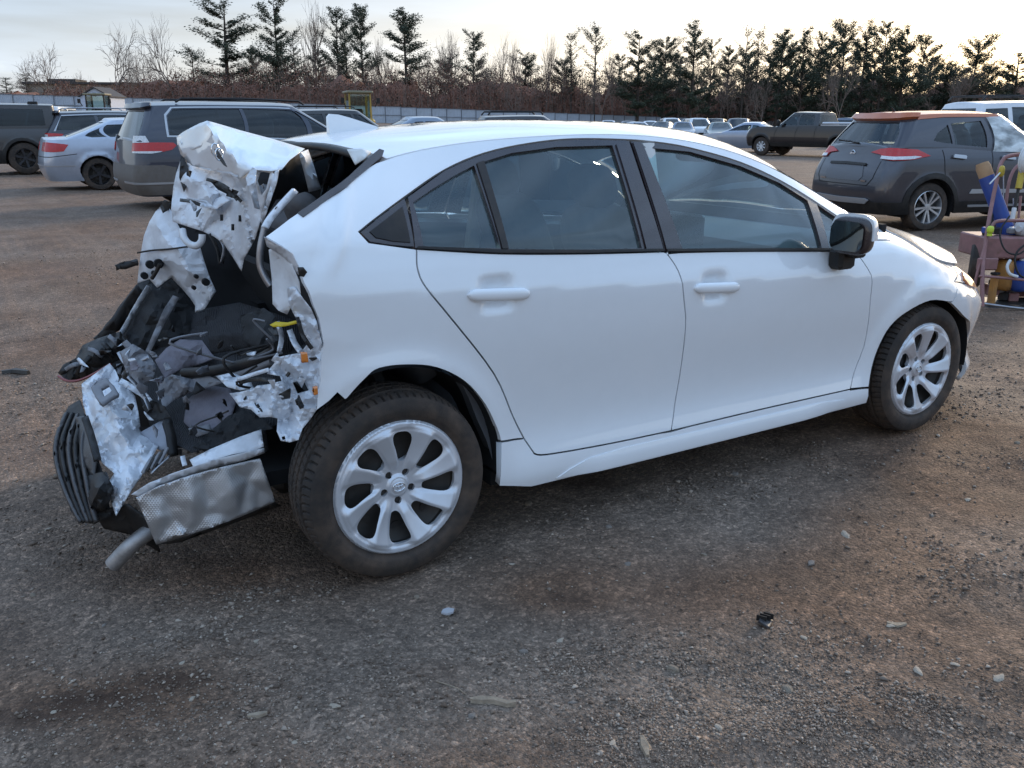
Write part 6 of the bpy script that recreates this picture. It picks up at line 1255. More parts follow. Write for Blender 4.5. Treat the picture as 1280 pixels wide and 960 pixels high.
# ---------------------------------------------------- white van at the right edge
c_ = atD(1262, 160, 19.5); WP = paint('white_van_paint', (.70, .72, .75), .0, .35)
dd = suv_spec(.95, 3.0, .9, .95, 1.96, 1.22, .34, .30); hv = R(-22)
v = Veh('white_van', 'white van with a black roof rack and dark side windows behind the crossover', 'van', (c_[0]+.3, c_[1]+.9, gh(c_[0], c_[1])), hv, WP, dd, res=.09)
v.build(M['glass_dark'], wheel=dict(n=5, mt=M['silver']), rear_window=(1.2, .08, .85), side_windows=[[(-.55, 1.30), (-.42, 1.74), (.12, 1.76), (.12, 1.28)], [(.22, 1.28), (.22, 1.78), (1.2, 1.78), (1.28, 1.26)], [(1.36, 1.26), (1.32, 1.78), (1.7, 1.74), (2.3, 1.25)]])
for m_ in (False, True): v.patch('tail_lamp', [('r', .78, .95), ('r', .80, 1.2), (-.80, 1.2), (-.78, .95)], M['red_lens'], .015, mirror=m_)
for y2 in (-.6, .6): MB().tube([(-.45, y2, 1.92), (-.35, y2, 2.02), (1.5, y2, 2.03), (1.6, y2, 1.96)], .022, 6).build('rack_rail', GPL, v.root, 60)
for x2 in (-.2, .5, 1.2): MB().tube([(x2, -.6, 2.03), (x2, .6, 2.03)], .018, 6).build('rack_bar', GPL, v.root, 60)
# ---------------------------------------------------- rows of cars far across the yard
FARP = [paint('far_white', (.66, .68, .70), 0), paint('far_silver', (.36, .38, .42), .4), paint('far_grey', (.10, .105, .12), .4), paint('far_black', (.018, .018, .02), .2), paint('far_blue', (.06, .09, .15), .3), paint('far_green', (.07, .10, .10), .3)]
FARN = ['white', 'silver', 'grey', 'black', 'blue', 'green-grey']
def face_cam(px, D, turn): p = atD(px, 165, D); b = math.atan2(CAM[1]-p[1], CAM[0]-p[0]); return p, b+R(turn)
FAR = [(798, 62, 20, 1, 's'), (826, 68, -15, 3, 's'), (838, 78, 10, 0, 'v'), (853, 64, 0, 4, 's'), (862, 82, -10, 2, 'v'), (872, 68, 12, 0, 'v'), (884, 80, 0, 1, 's'), (893, 70, -8, 3, 'v'), (900, 56, 5, 5, 's'), (912, 76, 15, 0, 's'), (922, 64, -5, 2, 'v'), (938, 72, 0, 0, 's'), (812, 84, 0, 0, 's'), (850, 92, 20, 0, 's'), (905, 92, 0, 1, 's'), (880, 97, 10, 3, 's'), (785, 78, 0, 2, 's'), (932, 88, 10, 4, 's'), (760, 88, 0, 1, 's')]
for i, (px, D, tn, c, ty) in enumerate(FAR):
    p, hd = face_cam(px, D, tn); dd = sedan_spec() if ty == 's' else suv_spec(); L_ = 2.7+.95; q_ = p[:2]-np.array((math.cos(hd), math.sin(hd)))*1.3
    v = Veh('parked_car', f'{FARN[c]} {"sedan" if ty == "s" else "SUV"} facing out of the crowded rows of cars near the far fence', 'car', (q_[0], q_[1], gh(*q_)), hd, FARP[c], dd, 'cars parked in rows near the far fence', res=.16)
    v.build(M['glass_dark'], wheel=dict(n=5, mt=M['silver']), side_windows=sedan_windows(.98, 1.45) if ty == 's' else suv_windows(dd, 1.12, 1.75, .95, 2.8), interior=False)
    for m_ in (False, True): v.patch('head_lamp', [('f', .5, .66), ('f', .82, .66), ('f', .82, .76), ('f', .52, .78)], M['white_lens'], .015, mirror=m_)
    v.patch('grille', [('f', 0, .45), ('f', .45, .45), ('f', .45, .65), ('f', 0, .66)], GPL, .012, both=True)
    v.patch('bumper_intake', [('f', 0, .26), ('f', .7, .26), ('f', .6, .36), ('f', 0, .36)], GPL, .012, both=True)
# silver sedan by the pickup
p, hd = face_cam(932, 44, 0); hd = math.atan2(RTH[1], RTH[0])+math.pi-R(32); dd = sedan_spec(); q_ = p[:2]-np.array((math.cos(hd), math.sin(hd)))*1.2
v = Veh('silver_car', 'silver-blue sedan parked just in front of the dark pickup\'s nose', 'car', (q_[0], q_[1], gh(*q_)), hd, paint('silver_blue_paint', (.30, .34, .42), .5), dd, res=.1)
v.build(M['glass_mid'], wheel=dict(n=5, mt=M['silver']), side_windows=sedan_windows(.98, 1.45), rear_window=(1.2, .12, .92))
for m_ in (False, True): v.patch('head_lamp', [('f', .5, .66), ('f', .82, .66), ('f', .82, .76), ('f', .52, .78)], M['white_lens'], .015, mirror=m_)
c_ = atD(1062, 160, 52); dd = suv_spec()
v = Veh('blue_suv', 'blue-grey SUV whose roof shows between the pickup and the crossover', 'suv', (c_[0], c_[1], gh(c_[0], c_[1])), R(10), paint('slate_blue_paint', (.10, .13, .19), .4), dd, res=.1)
v.build(M['glass_dark'], wheel=dict(n=5, mt=M['silver']), side_windows=suv_windows(dd, 1.12, 1.75, .95, 2.8), rear_window=(1.2, .08, .85))
# ================================================================== fence, sheds, machines, trees
CP2 = math.cos(PITCH)**2
def at_px(px, D, dz=0.):
    q = CAM[:2]+D*(FWH+RTH*(px-640)/FPX*math.cos(PITCH)); return np.array((q[0], q[1], gh(q[0], q[1])+dz))
M['fence_sheet'] = mat('galvanised_sheet', (.42, .47, .54), .45, metal=.35, var=.10, vscale=1.5, dirt=.2)
M['fence_post'] = mat('fence_post', (.16, .17, .19), .6, metal=.3)
FP = [(-60, 120), (150, 126), (300, 130), (470, 134), (600, 142), (700, 150), (850, 165), (1000, 182), (1150, 202), (1330, 228)]
fl = np.array([at_px(*p) for p in FP]); cl_ = np.r_[0, np.cumsum(np.linalg.norm(np.diff(fl[:, :2], axis=0), axis=1))]
nP = int(cl_[-1]/2.45); ss = np.linspace(0, cl_[-1], nP+1); fx_, fy_ = np.interp(ss, cl_, fl[:, 0]), np.interp(ss, cl_, fl[:, 1])
fence = empty('metal_fence', (fx_[0], fy_[0], gh(fx_[0], fy_[0])), label='long pale sheet-metal fence with posts along the edge of the yard', cat='fence')
fo = np.array(fence.location)
# one corrugated panel, shared
Hf = 2.35; xs = np.linspace(-1.2, 1.2, 61); cor = .02*np.sign(np.sin(xs*2*np.pi/.24))*np.minimum(1, 3*abs(np.sin(xs*2*np.pi/.24)))
mb = MB(); mb.grid(np.stack([np.stack([xs, cor, np.full(61, z)], -1) for z in (0.05, Hf)])); mb.grid(np.stack([np.stack([xs, cor+.004, np.full(61, z)], -1) for z in (Hf, .05)])); pm = mb.build('panel', M['fence_sheet'], fence, 30)
mb = MB(); mb.box((0, -.05, Hf/2), (.09, .09, Hf+.08)); po = mb.build('post', M['fence_post'], fence, 30)
mb = MB(); mb.box((0, -.05, 0), (2.46, .06, .07)); ra = mb.build('rail', M['fence_post'], fence, 30)
for i in range(nP):
    mxx, myy = (fx_[i]+fx_[i+1])/2, (fy_[i]+fy_[i+1])/2; a = math.atan2(fy_[i+1]-fy_[i], fx_[i+1]-fx_[i])
    for j, (src, dz, X_, Y_) in enumerate(((pm, 0, mxx, myy), (po, 0, fx_[i], fy_[i]), (ra, 1.15, mxx, myy), (ra, Hf, mxx, myy))):
        o = src if (i == 0 and j < 3) else src.copy()
        if not (i == 0 and j < 3): COL.objects.link(o); o.parent = fence
        o.location = (X_-fo[0], Y_-fo[1], gh(X_, Y_)-fo[2]+dz); o.rotation_euler = (0, 0, a)
# --- long low building
bc_ = at_px(112, 170); bd = empty('low_building', bc_, math.atan2(RTH[1], RTH[0])+R(6), label='long low beige building with a flat dark roof beyond the fence', cat='building')
M['beige'] = mat('beige_wall', (.30, .235, .17), .85, var=.1, vscale=.6); M['roofdark'] = mat('dark_roof_edge', (.06, .05, .045), .8); M['winblue'] = mat('dark_window', (.05, .065, .085), .15, coat=.6)
MB().box((0, 6, 2.5), (21, 12, 5.0)).build('wall', M['beige'], bd); MB().box((0, 6, 5.2), (22, 13, .4)).build('roof', M['roofdark'], bd); MB().box((-5, 5, 5.7), (5, 6, .6)).build('roof_unit', M['roofdark'], bd)
for row in (.9, 3.1):
    for i in range(6):
        wf = empty('window', (-8.6+3.4*i, -.02, row+.6)); wf.parent = bd; MB().box((0, 0, 0), (2.2, .1, 1.5)).build('frame', M['beige'], wf); MB().box((-.52, -.07, 0), (.98, .04, 1.3)).build('pane', M['winblue'], wf); MB().box((.52, -.07, 0), (.98, .04, 1.3)).build('pane', M['winblue'], wf)
# --- small gabled shed
M['shedwhite'] = mat('pale_shed_wall', (.50, .54, .62), .7, var=.08)
sc_ = at_px(121, 92); sh = empty('gabled_shed', sc_, math.atan2(RTH[1], RTH[0]), label='small pale gabled shed standing before the fence', cat='shed')
MB().prism([(-1.45, 0), (1.45, 0), (1.45, 2.9), (0, 3.7), (-1.45, 2.9)], lambda p: (p[0], 0, p[1]), lambda p: (p[0], 3.5, p[1])).build('wall', M['shedwhite'], sh, 30)
for sg in (-1, 1): MB().prism([(0, 3.72), (sg*1.62, 2.84), (sg*1.62, 2.94), (0, 3.84)], lambda p: (p[0], -.2, p[1]), lambda p: (p[0], 3.7, p[1])).build('roof_slope', M['roofdark'], sh, 30)
MB().box((0, -.02, 1.1), (1.5, .06, 2.1)).build('door', M['shedwhite'], sh); MB().box((0, -.04, 3.1), (.35, .05, .3)).build('gable_vent', M['roofdark'], sh)
# --- machines
M['mach_yellow'] = mat('faded_machine_yellow', (.42, .27, .04), .5, dirt=.4); M['cab_glass'] = glass_mat('cab_glass', (.86, .92, .88), .7)
def cab_machine(name, label, px, D, col, hz, s=1.):
    p = at_px(px, D); r = empty(name, p, hz, label=label, cat='loader'); q = lambda *a: tuple(v*s for v in a)
    MB().box(q(0, 0, 1.2), q(2.6, 1.5, .9), bev=.12*s).build('body', col, r); MB().box(q(1.7, 0, 1.25), q(1.2, 1.2, .7), bev=.15*s).build('engine_cover', col, r)
    for x in (-.7, .7):
        for y in (-.62, .62): MB().tube([q(x, y, 1.65), q(x*.92, y*.95, 3.05)], .06*s, 6).build('cab_post', col, r)
    MB().box(q(0, 0, 3.12), q(1.7, 1.5, .14), bev=.04*s).build('cab_roof', mat(name+'_roof', (.22, .19, .12), .6), r)
    for x, y, a, b in ((0, -.62, 1.3, .02), (0, .62, 1.3, .02), (-.7, 0, .02, 1.15), (.7, 0, .02, 1.15)): MB().box(q(x, y, 2.35), q(a, b, 1.3)).build('cab_window', M['cab_glass'], r)
    MB().box(q(-.1, 0, 1.9), q(.5, .5, .6), bev=.08*s).build('seat', M['black_plastic'], r)
    for x in (-1.1, 1.3):
        for y in (-.95, .95): bg_wheel(r, q(x, y, .62), .62*s, dict(n=6, mt=col, rim=.55), 1 if y > 0 else -1)
    for y in (-.85, .85): MB().tube([q(-.75, y, 2.3), q(-.85, y*1.15, 2.6)], .03*s, 6).build('mirror_arm', M['black_plastic'], r); MB().box(q(-.87, y*1.2, 2.65), q(.04, .2, .3)).build('mirror', M['black_plastic'], r)
    for y in (-.45, .45): MB().tube([q(-1.1, y, 1.4), q(-2.0, y, .9), q(-2.5, y, .5)], .09*s, 6).build('lift_arm', col, r)
    MB().prism([(-2.5, .15), (-3.3, .12), (-2.7, .9), (-2.45, .8)], lambda p_: q(p_[0], -.95, p_[1]), lambda p_: q(p_[0], .95, p_[1])).build('bucket', M['dark_steel'], r)
b0_ = math.atan2(FWH[1], FWH[0])
cab_machine('wheel_loader', 'faded yellow wheel loader with an open cab beyond the dark SUV', 447, 50, M['mach_yellow'], b0_+R(20), .93)
cab_machine('tractor_loader', 'dark-framed loader with green cab windows before the gabled shed', 124, 66, M['dark_steel'], b0_+R(8), 1.0)
c_ = at_px(71, 44); dd = suv_spec(.8, 2.4, .6, .85, 2.05, 1.2, .40, .03, True)
v = Veh('off_road_vehicle', 'white upright off-roader with big square windows beyond the boxy grey SUV', 'off-roader', tuple(c_), b0_+R(185), FARP[0], dd, res=.14)
v.build(M['glass_mid'], wheel=dict(n=6, mt=M['dark_alloy'], rim=.58), rear_window=(1.1, .1, .85), side_windows=[[(-.5, 1.28), (-.5, 1.9), (.5, 1.9), (.5, 1.28)], [(.6, 1.28), (.6, 1.9), (1.5, 1.9), (1.6, 1.28)]])
# ------------------------------------------------------------------ trees
rt_ = np.random.default_rng(77)
M['bark'] = mat('dark_bark', (.055, .042, .033), .9, var=.25, vscale=2, bump=.4, bscale=8); M['greybark'] = mat('grey_bark', (.17, .125, .10), .9, var=.2, vscale=2)
M['needles'] = stone_mat('pine_needles', (.022, .034, .020), (.085, .10, .058)); M['needles2'] = stone_mat('sparse_needles', (.03, .038, .022), (.10, .10, .06)); M['brush'] = stone_mat('bare_brush', (.11, .050, .034), (.30, .145, .095)); M['brushg'] = stone_mat('evergreen_brush', (.018, .024, .016), (.05, .055, .034))
def leaf_quads(C, S, rg, flat=.5):
    n = len(C); a = rg.normal(size=(n, 3)); a[:, 2] *= flat; a /= np.linalg.norm(a, axis=1)[:, None]; b = np.cross(a, rg.normal(size=(n, 3))); b /= np.linalg.norm(b, axis=1)[:, None]
    l, w_ = (S*rg.uniform(.7, 1.4, n))[:, None], (S*rg.uniform(.25, .6, n))[:, None]
    V = np.stack([C-a*l-b*w_*.4, C+b*w_, C+a*l+b*w_*.2, C-b*w_], 1).reshape(-1, 3); return V, np.arange(4*n).reshape(-1, 4)
def pine_meshes(seed, H, wid, bare, dens, droop=.0):
    """white-pine: trunk, whorled limbs, flat plates of needles with gaps"""
    rg = np.random.default_rng(seed); mb = MB(); k = np.linspace(0, 1, 9); lean = rg.uniform(-.02, .02, 2)*H
    ax = np.stack([lean[0]*k**2+.06*np.sin(k*5+seed), lean[1]*k**2, H*k*.985], -1); mb.tube(ax, .26*(1-k)**.8*H/18+.03, 7); C = []; S = []
    z = bare*H
    while z < H*.97:
        f = (z/H-bare)/(1-bare); prof = 1.32*(f+.12)**.42*(1-f)**.42+.06
        for j in range(rg.integers(2, 7)):
            a = rg.uniform(0, 2*np.pi); L_ = wid*prof*rg.uniform(.28, 1.15)*(1+.45*float(vnoise(np.array((math.cos(a)*1.2+seed*3.1, math.sin(a)*1.2, z*.35))))); up = .42+.75*f-droop; z0 = z+rg.uniform(-.3, .3)
            p0 = np.array((np.interp(z0, ax[:, 2], ax[:, 0]), np.interp(z0, ax[:, 2], ax[:, 1]), z0)); t = np.linspace(0, 1, 5)[:, None]
            d = np.array((math.cos(a), math.sin(a), 0)); P = p0+d*L_*t+np.array((0, 0, 1))*L_*up*(t**1.6)*.7
            mb.tube(P, np.linspace(.06, .015, 5)*H/18, 4, False)
            m = int(dens*L_*rg.uniform(.6, 1.3))
            if m < 1: continue
            tt_ = rg.uniform(.12, 1.08, m)**.55; c = p0+d*L_*tt_[:, None]+np.array((0, 0, 1))*(L_*up*tt_[:, None]**1.6*.7)
            sp = (.10+.24*L_*.5)*np.sqrt(tt_)[:, None]; c = c+rg.normal(size=(m, 3))*sp*[.95, .95, .45]+[0, 0, .12]; C.append(c); S.append(np.full(m, .15))
        z += rg.uniform(.30, 1.25)*H/18
    C = np.concatenate(C); S = np.concatenate(S); V, F = leaf_quads(C, S, rg, .35); return mb, V, F
def bare_tree_mesh(seed, H, spread, lean=0., levels=5, fan=.5):
    rg = np.random.default_rng(seed); mb = MB()
    def grow(p, d, L_, r, lv):
        n = 4; P = [p]; dd_ = d.copy()
        for i in range(n): dd_ = dd_+rg.normal(size=3)*.10+np.array((0, 0, .035)); dd_ /= np.linalg.norm(dd_); P.append(P[-1]+dd_*L_/n)
        mb.tube(P, np.linspace(r, r*.62, n+1), 5 if lv < 2 else 3, False)
        if lv >= levels: return
        nb = rg.integers(2, 4)+(1 if lv in (0, 1, 2, 3) else 0)
        for j in range(nb):
            q = P[-1] if j < 2 else P[rg.integers(2, n)]
            a = rg.uniform(0, 2*np.pi); s_ = np.cross(dd_, (math.cos(a), math.sin(a), .3)); s_ /= np.linalg.norm(s_)+1e-9; nd = dd_+s_*spread*rg.uniform(.5, 1.2); nd /= np.linalg.norm(nd); grow(q, nd, L_*rg.uniform(.66, .88), r*.62, lv+1)
    grow(np.zeros(3), np.array((lean, 0, 1.)), H*.27, .22*H/14, 0); return mb
TREES = {}
def tree(kind, px, top, D, label, group, seed, widpx=None, **k):
    p = at_px(px, D); H = (153-top)*D/FPX*CP2+CAM[2]-p[2]
    key = (kind, seed)
    nm = {'pine': 'pine_tree', 'sparse': 'pine_tree', 'bare': 'bare_tree'}[kind]
    if key not in TREES:
        if kind == 'bare': mb = bare_tree_mesh(seed, 14, k.get('spread', .55), k.get('lean', 0.)); TREES[key] = (mb, None, None)
        else: TREES[key] = pine_meshes(seed, 18, *((3.9, .16, 84) if kind == 'pine' else (2.9, .36, 26)))
        mb, V, F = TREES[key]
        t = mb.build('trunk' if kind != 'bare' else 'trunk_and_limbs', M['bark'] if kind != 'bare' else M['greybark'], None, 60, False); vv_ = np.array([v_.co[:] for v_ in t.data.vertices]); h0 = vv_[:, 2].max(); hw0 = np.percentile(np.hypot(vv_[:, 0]-vv_[0, 0], vv_[:, 1])[vv_[:, 2] > .2*h0], 93)
        cm = None
        if V is not None: cm = fast_mesh('crown', V, F, M['needles'] if kind == 'pine' else M['needles2'])
        TREES[key] = (t.data, cm, h0, hw0); bpy.data.objects.remove(t)
    tm, cm, h0, hw0 = TREES[key]; s = H/h0
    r = empty(nm, p, rt_.uniform(0, 6.3) if not k.get('lean') else b0_-math.pi/2, label=label, cat='tree', group=group)
    w0 = min(max((widpx/FPX*D*math.cos(PITCH))/(hw0*s)*.92, .5), 2.4) if widpx else 1.
    o = new_obj('trunk', tm, None, r); o.scale = (s*w0, s*w0, s)
    if kind == 'bare': o.name = 'trunk_and_limbs'
    if cm: o = new_obj('crown', cm, None, r); o.scale = (s*w0, s*w0, s)
PB = 'pine trees behind the fence'; BB = 'bare trees behind the fence'
L1, L2, L3 = 'dense tall dark pine rising above the brush behind the fence', 'thin sparse pine with bare lower trunk behind the fence', 'leafless grey tree rising from the brush behind the fence'
tree('pine', 287, 6, 150, 'broad dark pine with ragged side limbs beside the leaning bare tree', PB, 1, 34)
tree('pine', 350, 1, 152, 'tall pine beside a slender bare tree, next to the broad dark pine', PB, 2, 26)
for px, top, D, sd, wp in ((424, 16, 160, 3, 18), (455, 13, 156, 4, 17), (509, 18, 154, 5, 25), (590, 43, 160, 3, 18), (795, 43, 150, 2, 24), (826, 50, 156, 4, 18), (861, 29, 150, 1, 20), (884, 52, 166, 3, 14), (968, 40, 160, 5, 18), (996, 38, 164, 2, 19), (1016, 42, 168, 3, 13), (1046, 29, 158, 4, 19), (1071, 31, 164, 1, 19), (1094, 30, 160, 5, 18), (1121, 35, 158, 2, 21), (1142, 46, 168, 3, 18), (1206, 47, 162, 4, 22), (1262, 62, 158, 1, 28), (905, 60, 172, 5, 13), (1030, 50, 172, 5, 16), (1175, 76, 174, 4, 18), (770, 70, 172, 3, 16), (1108, 48, 172, 3, 18), (980, 56, 174, 4, 16), (1060, 52, 176, 2, 18)): tree('pine', px, top, D, L1, PB, sd, wp)
for px, top, D, sd, wp in ((924, 38, 156, 11, 12), (941, 38, 158, 12, 11), (741, 33, 154, 13, 15), (712, 42, 160, 12, 11), (435, 28, 166, 11, 14), (245, 62, 150, 13, 14), (38, 96, 170, 11, 14), (12, 100, 175, 12, 12), (372, 40, 168, 13, 13), (1250, 78, 172, 11, 14)): tree('sparse', px, top, D, L2, 'sparse pines behind the fence', sd, wp)
tree('bare', 66, 57, 150, 'small rounded bare tree before the low beige building', BB, 21, 36, spread=.95)
tree('bare', 147, 27, 138, 'large rounded bare tree with fine upswept limbs', BB, 22, 44, spread=.95)
tree('bare', 226, 22, 142, 'bare tree with a crooked leaning trunk beside the broad dark pine', BB, 23, 38, spread=.9, lean=-.45)
tree('bare', 392, 4, 158, 'slender pale bare tree between two pines', BB, 24, 20, spread=.4)
for px, top, D, sd, wp in ((480, 48, 160, 24, 17), (545, 42, 156, 22, 17), (562, 40, 168, 24, 16), (622, 43, 156, 21, 22), (645, 52, 162, 24, 16), (680, 44, 160, 24, 12), (715, 60, 165, 21, 16), (765, 62, 160, 24, 14), (900, 56, 168, 21, 14), (1162, 64, 178, 22, 18), (1236, 70, 176, 21, 18), (660, 62, 170, 22, 18), (530, 60, 172, 21, 18), (180, 60, 165, 22, 24), (320, 60, 165, 21, 20), (845, 60, 170, 22, 16), (110, 90, 175, 21, 18), (1190, 70, 182, 24, 14)): tree('bare', px, top, D, L3, BB, sd, wp, spread=.7)
for i_ in range(34):
    px = 175+i_*31.5+rt_.uniform(-12, 12); tree('bare', px, rt_.uniform(62, 92), rt_.uniform(146, 172), L3, BB, (21, 22, 24, 25, 26)[i_ % 5], rt_.uniform(13, 24), spread=.75)
for px, top, D, sd, wp in ((655, 66, 168, 6, 15), (700, 74, 165, 7, 16), (560, 72, 166, 6, 15), (815, 66, 170, 7, 17), (845, 62, 172, 6, 16), (930, 62, 175, 7, 18), (955, 58, 170, 6, 17), (1010, 60, 176, 7, 18), (1085, 58, 178, 6, 18), (1155, 66, 172, 7, 18), (1185, 78, 170, 6, 17), (1225, 80, 172, 7, 18), (320, 62, 168, 7, 15), (400, 66, 170, 6, 14)): tree('pine', px, top, D, L1, PB, sd, wp)
# --- brush: one brown mass nobody could count
def brush(name, label, mt, n, x0, x1, D0, D1, topf, seed, size, stem=.3):
    rg = np.random.default_rng(seed); px = rg.uniform(x0, x1, n); D = rg.uniform(D0, D1, n)+np.interp(px, [-60, 470, 1000, 1330], [-8, 0, 40, 85]); tp_ = topf(px)+9*vnoise(np.stack([px*.035, 0*px, 0*px+seed], -1))+6*vnoise(np.stack([px*.16, 0*px, 0*px+seed], -1))
    q = CAM[None, :2]+D[:, None]*(FWH+RTH[None]*((px-640)/FPX*math.cos(PITCH))[:, None]); zg = ground_h(q[:, 0], q[:, 1]); Ht = (153-tp_)*D/FPX*CP2+CAM[2]-zg
    z = Ht*rg.uniform(0, 1, n)**.8*rg.uniform(.55, 1.05, n); C = np.c_[q, zg+z]; S = size*rg.uniform(.6, 1.5, n); V, F = leaf_quads(C, S, rg, 1.1)
    tag(new_obj(name, fast_mesh(name, V, F, mt)), label, 'brush', kind='stuff')
    return q, zg, Ht, rg
tf = Lin([(-80, 118), (40, 116), (165, 108), (190, 96), (260, 92), (330, 88), (440, 88), (520, 87), (600, 88), (680, 91), (760, 92), (860, 89), (940, 87), (1100, 84), (1180, 88), (1280, 87), (1340, 88)])
q, zg, Ht, rg = brush('brush_thicket', 'dense brown leafless thicket behind the fence', M['brush'], 150000, -70, 1340, 138, 168, tf, 3, .15)
brush('evergreen_undergrowth', 'dark evergreen undergrowth within the brown thicket', M['brushg'], 26000, 200, 1340, 140, 165, lambda px: tf(px)+8-14*vnoise(np.stack([px*.02, 0*px, 0*px], -1)), 4, .16)
hx = np.arange(-75, 1345, 3.); hd_ = 150+np.interp(hx, [-60, 470, 1000, 1330], [-8, 0, 40, 85]); hp = np.array([at_px(a, b) for a, b in zip(hx, hd_)]); hh = ((153-tf(hx))*hd_/FPX*CP2+CAM[2]-hp[:, 2])*(.68+.16*vnoise(np.c_[hx*.035, 0*hx, 0*hx+3])+.08*vnoise(np.c_[hx*.4, 0*hx, 0*hx+7]))
rows = []
for dz, dd_ in ((0, -6), (.45, -5.5), (.8, -4), (.97, -2), (1., 0), (.95, 3), (.5, 6), (0, 7)):
    P_ = hp+np.c_[np.outer(np.full(len(hx), dd_), FWH), hh*dz]; nn_ = np.stack([vnoise(P_*1.3+k_*31) for k_ in range(3)], -1); rows.append(P_+nn_*[.8, .8, .55])
mb = MB(); mb.grid(np.array(rows)); tag(mb.build('brush_core', mat('tangled_brush', (.19, .088, .058), .95, var=.5, vscale=1.4, bump=1., bscale=4), None, None, False), 'tangled heart of the brown thicket behind the fence', 'brush', kind='stuff')
mb = MB()
for i in range(0, 150000, 40):
    h = Ht[i]*rg.uniform(.5, 1.12); b0 = np.array((*q[i], zg[i])); mb.tube([b0, b0+(rg.normal()*.3, rg.normal()*.3, h*.6), b0+(rg.normal()*.8, rg.normal()*.8, h)], [.05, .03, .012], 3, False)
tag(mb.build('brush_stems', M['greybark'], None, 60, False), 'thin leafless stems standing up out of the thicket', 'brush', kind='stuff')
# distant low wooded rise closing the horizon
hv_ = []
an = np.linspace(0, 2*np.pi, 181); 
for rr_, zz in ((420, -4), (430, 9), (470, 13), (560, 14), (700, -5)): hv_.append(np.stack([CAM[0]+rr_*np.cos(an), CAM[1]+rr_*np.sin(an), zz+(3*vnoise(np.stack([np.cos(an)*9, np.sin(an)*9, 0*an], -1)) if zz > 0 else 0*an)], -1))
mb = MB(); mb.grid(np.array(hv_)); tag(mb.build('wooded_hills', mat('distant_woods', (.060, .040, .033), .95, var=.35, vscale=.12, bump=.6, bscale=.6), None, 60), kind='structure')
# ================================================================== service cart at the right edge
M['pink'] = mat('faded_red_paint', (.27, .13, .125), .6, var=.2, vscale=9, dirt=.45, col2=(.20, .10, .08), c2=(.60, .72), c2scale=12)
M['bluepl'] = mat('blue_plastic', (.018, .06, .28), .5, dirt=.25, var=.1); M['cardboard'] = mat('tan_board', (.36, .22, .12), .85, var=.15); M['orangepl'] = mat('orange_plastic', (.42, .19, .04), .5, dirt=.5); M['yellowpl'] = mat('yellow_plastic', (.48, .35, .03), .5, dirt=.35); M['whitepl'] = mat('white_plastic', (.62, .63, .64), .4, dirt=.2); M['limepl'] = mat('lime_plastic', (.50, .60, .05), .45)
def Q(px, py, D=7.25): return atD(px, py, D)
base = onZ(1262, 384); base[2] = gh(base[0], base[1])
cart = empty('service_cart', base, label='faded red steel service cart with tray and hoop handles', cat='cart')
def cpart(nm, pts, r, mt, n=8): 
    p = smooth_poly(np.array([np.asarray(a) for a in pts]), False, 5)-base; return MB().tube(p, r, n).build(nm, mt, cart, 60)
ux, uy = RT*np.array((1, 1, 0)), FW*np.array((1, 1, 0)); ux /= np.linalg.norm(ux); uy /= np.linalg.norm(uy)
def slab(nm, px, py, w_, h, dpt, mt, D=7.25, bev=.01, par=None):
    c = Q(px, py, D); Rm = np.stack([ux, uy, np.array((0, 0, 1.))], 1); return MB().box(c-base, (w_, dpt, h), Rm, bev).build(nm, mt, par or cart)
slab('upper_tray', 1262, 306, .64, .17, .42, M['pink'], 7.3)
slab('tray_apron', 1234, 330, .17, .10, .02, M['pink'], 7.05)
slab('deck', 1266, 380, .66, .03, .46, M['dark_steel'], 7.3)
slab('back_plate', 1290, 345, .5, .36, .02, M['pink'], 7.5)
cpart('frame_tube', [Q(1228, 383, 7.0), Q(1228, 350, 7.0), Q(1230, 318, 7.05), Q(1237, 270, 7.1), Q(1246, 225, 7.15), Q(1252, 203, 7.2), Q(1262, 195, 7.2), Q(1290, 192, 7.2)], .016, M['pink'])
cpart('frame_tube', [Q(1252, 372, 7.5), Q(1252, 320, 7.5), Q(1256, 270, 7.5), Q(1262, 225, 7.5), Q(1275, 205, 7.5), Q(1300, 200, 7.5)], .014, M['pink'])
cpart('hoop', [Q(1240, 292, 7.05), Q(1241, 281, 7.05), Q(1252, 276, 7.05), Q(1300, 276, 7.05)], .014, M['pink'])
cpart('lower_rail', [Q(1224, 345, 7.0), Q(1250, 347, 7.0), Q(1300, 352, 7.0)], .011, M['pink'])
cpart('bottom_rail', [Q(1226, 379, 7.0), Q(1262, 384, 7.0), Q(1300, 388, 7.0)], .011, M['steel'])
cpart('cable', [Q(1290, 300, 7.0), Q(1272, 314, 7.0), Q(1269, 330, 7.0), Q(1276, 345, 7.0), Q(1295, 350, 7.0)], .008, M['black_plastic'])
cpart('white_hose', [Q(1263, 325, 6.98), Q(1259, 333, 6.98), Q(1262, 342, 6.98), Q(1272, 346, 6.98)], .012, M['whitepl'])
cpart('black_rod', [Q(1236, 300, 7.15), Q(1240, 260, 7.2), Q(1243, 235, 7.2)], .008, M['black_plastic'])
for (x, y, D) in ((1220, 330, 7.35), (1300, 345, 7.35)):
    wr = empty('wheel', Q(x, y, D)-base, math.atan2(ux[1], ux[0])+R(62)); wr.parent = cart
    MB().lathe([(.12, .045), (.17, .05), (.195, .03), (.195, -.03), (.17, -.05), (.12, -.045)], 32).build('tyre', M['black_rubber'], wr, 40); MB().lathe([(.125, .04), (.10, .02), (.04, .03), (.0, .03)], 24).build('rim', M['pink'], wr, 40); MB().lathe([(.125, -.04), (.10, -.02), (.04, -.03), (.0, -.03)], 24).build('rim', M['pink'], wr, 40)
bl = tag(empty('blue_tube', Q(1262, 300, 7.3)), 'long blue plastic tube with a tan end leaning on the cart', 'tube'); o = np.array(bl.location)
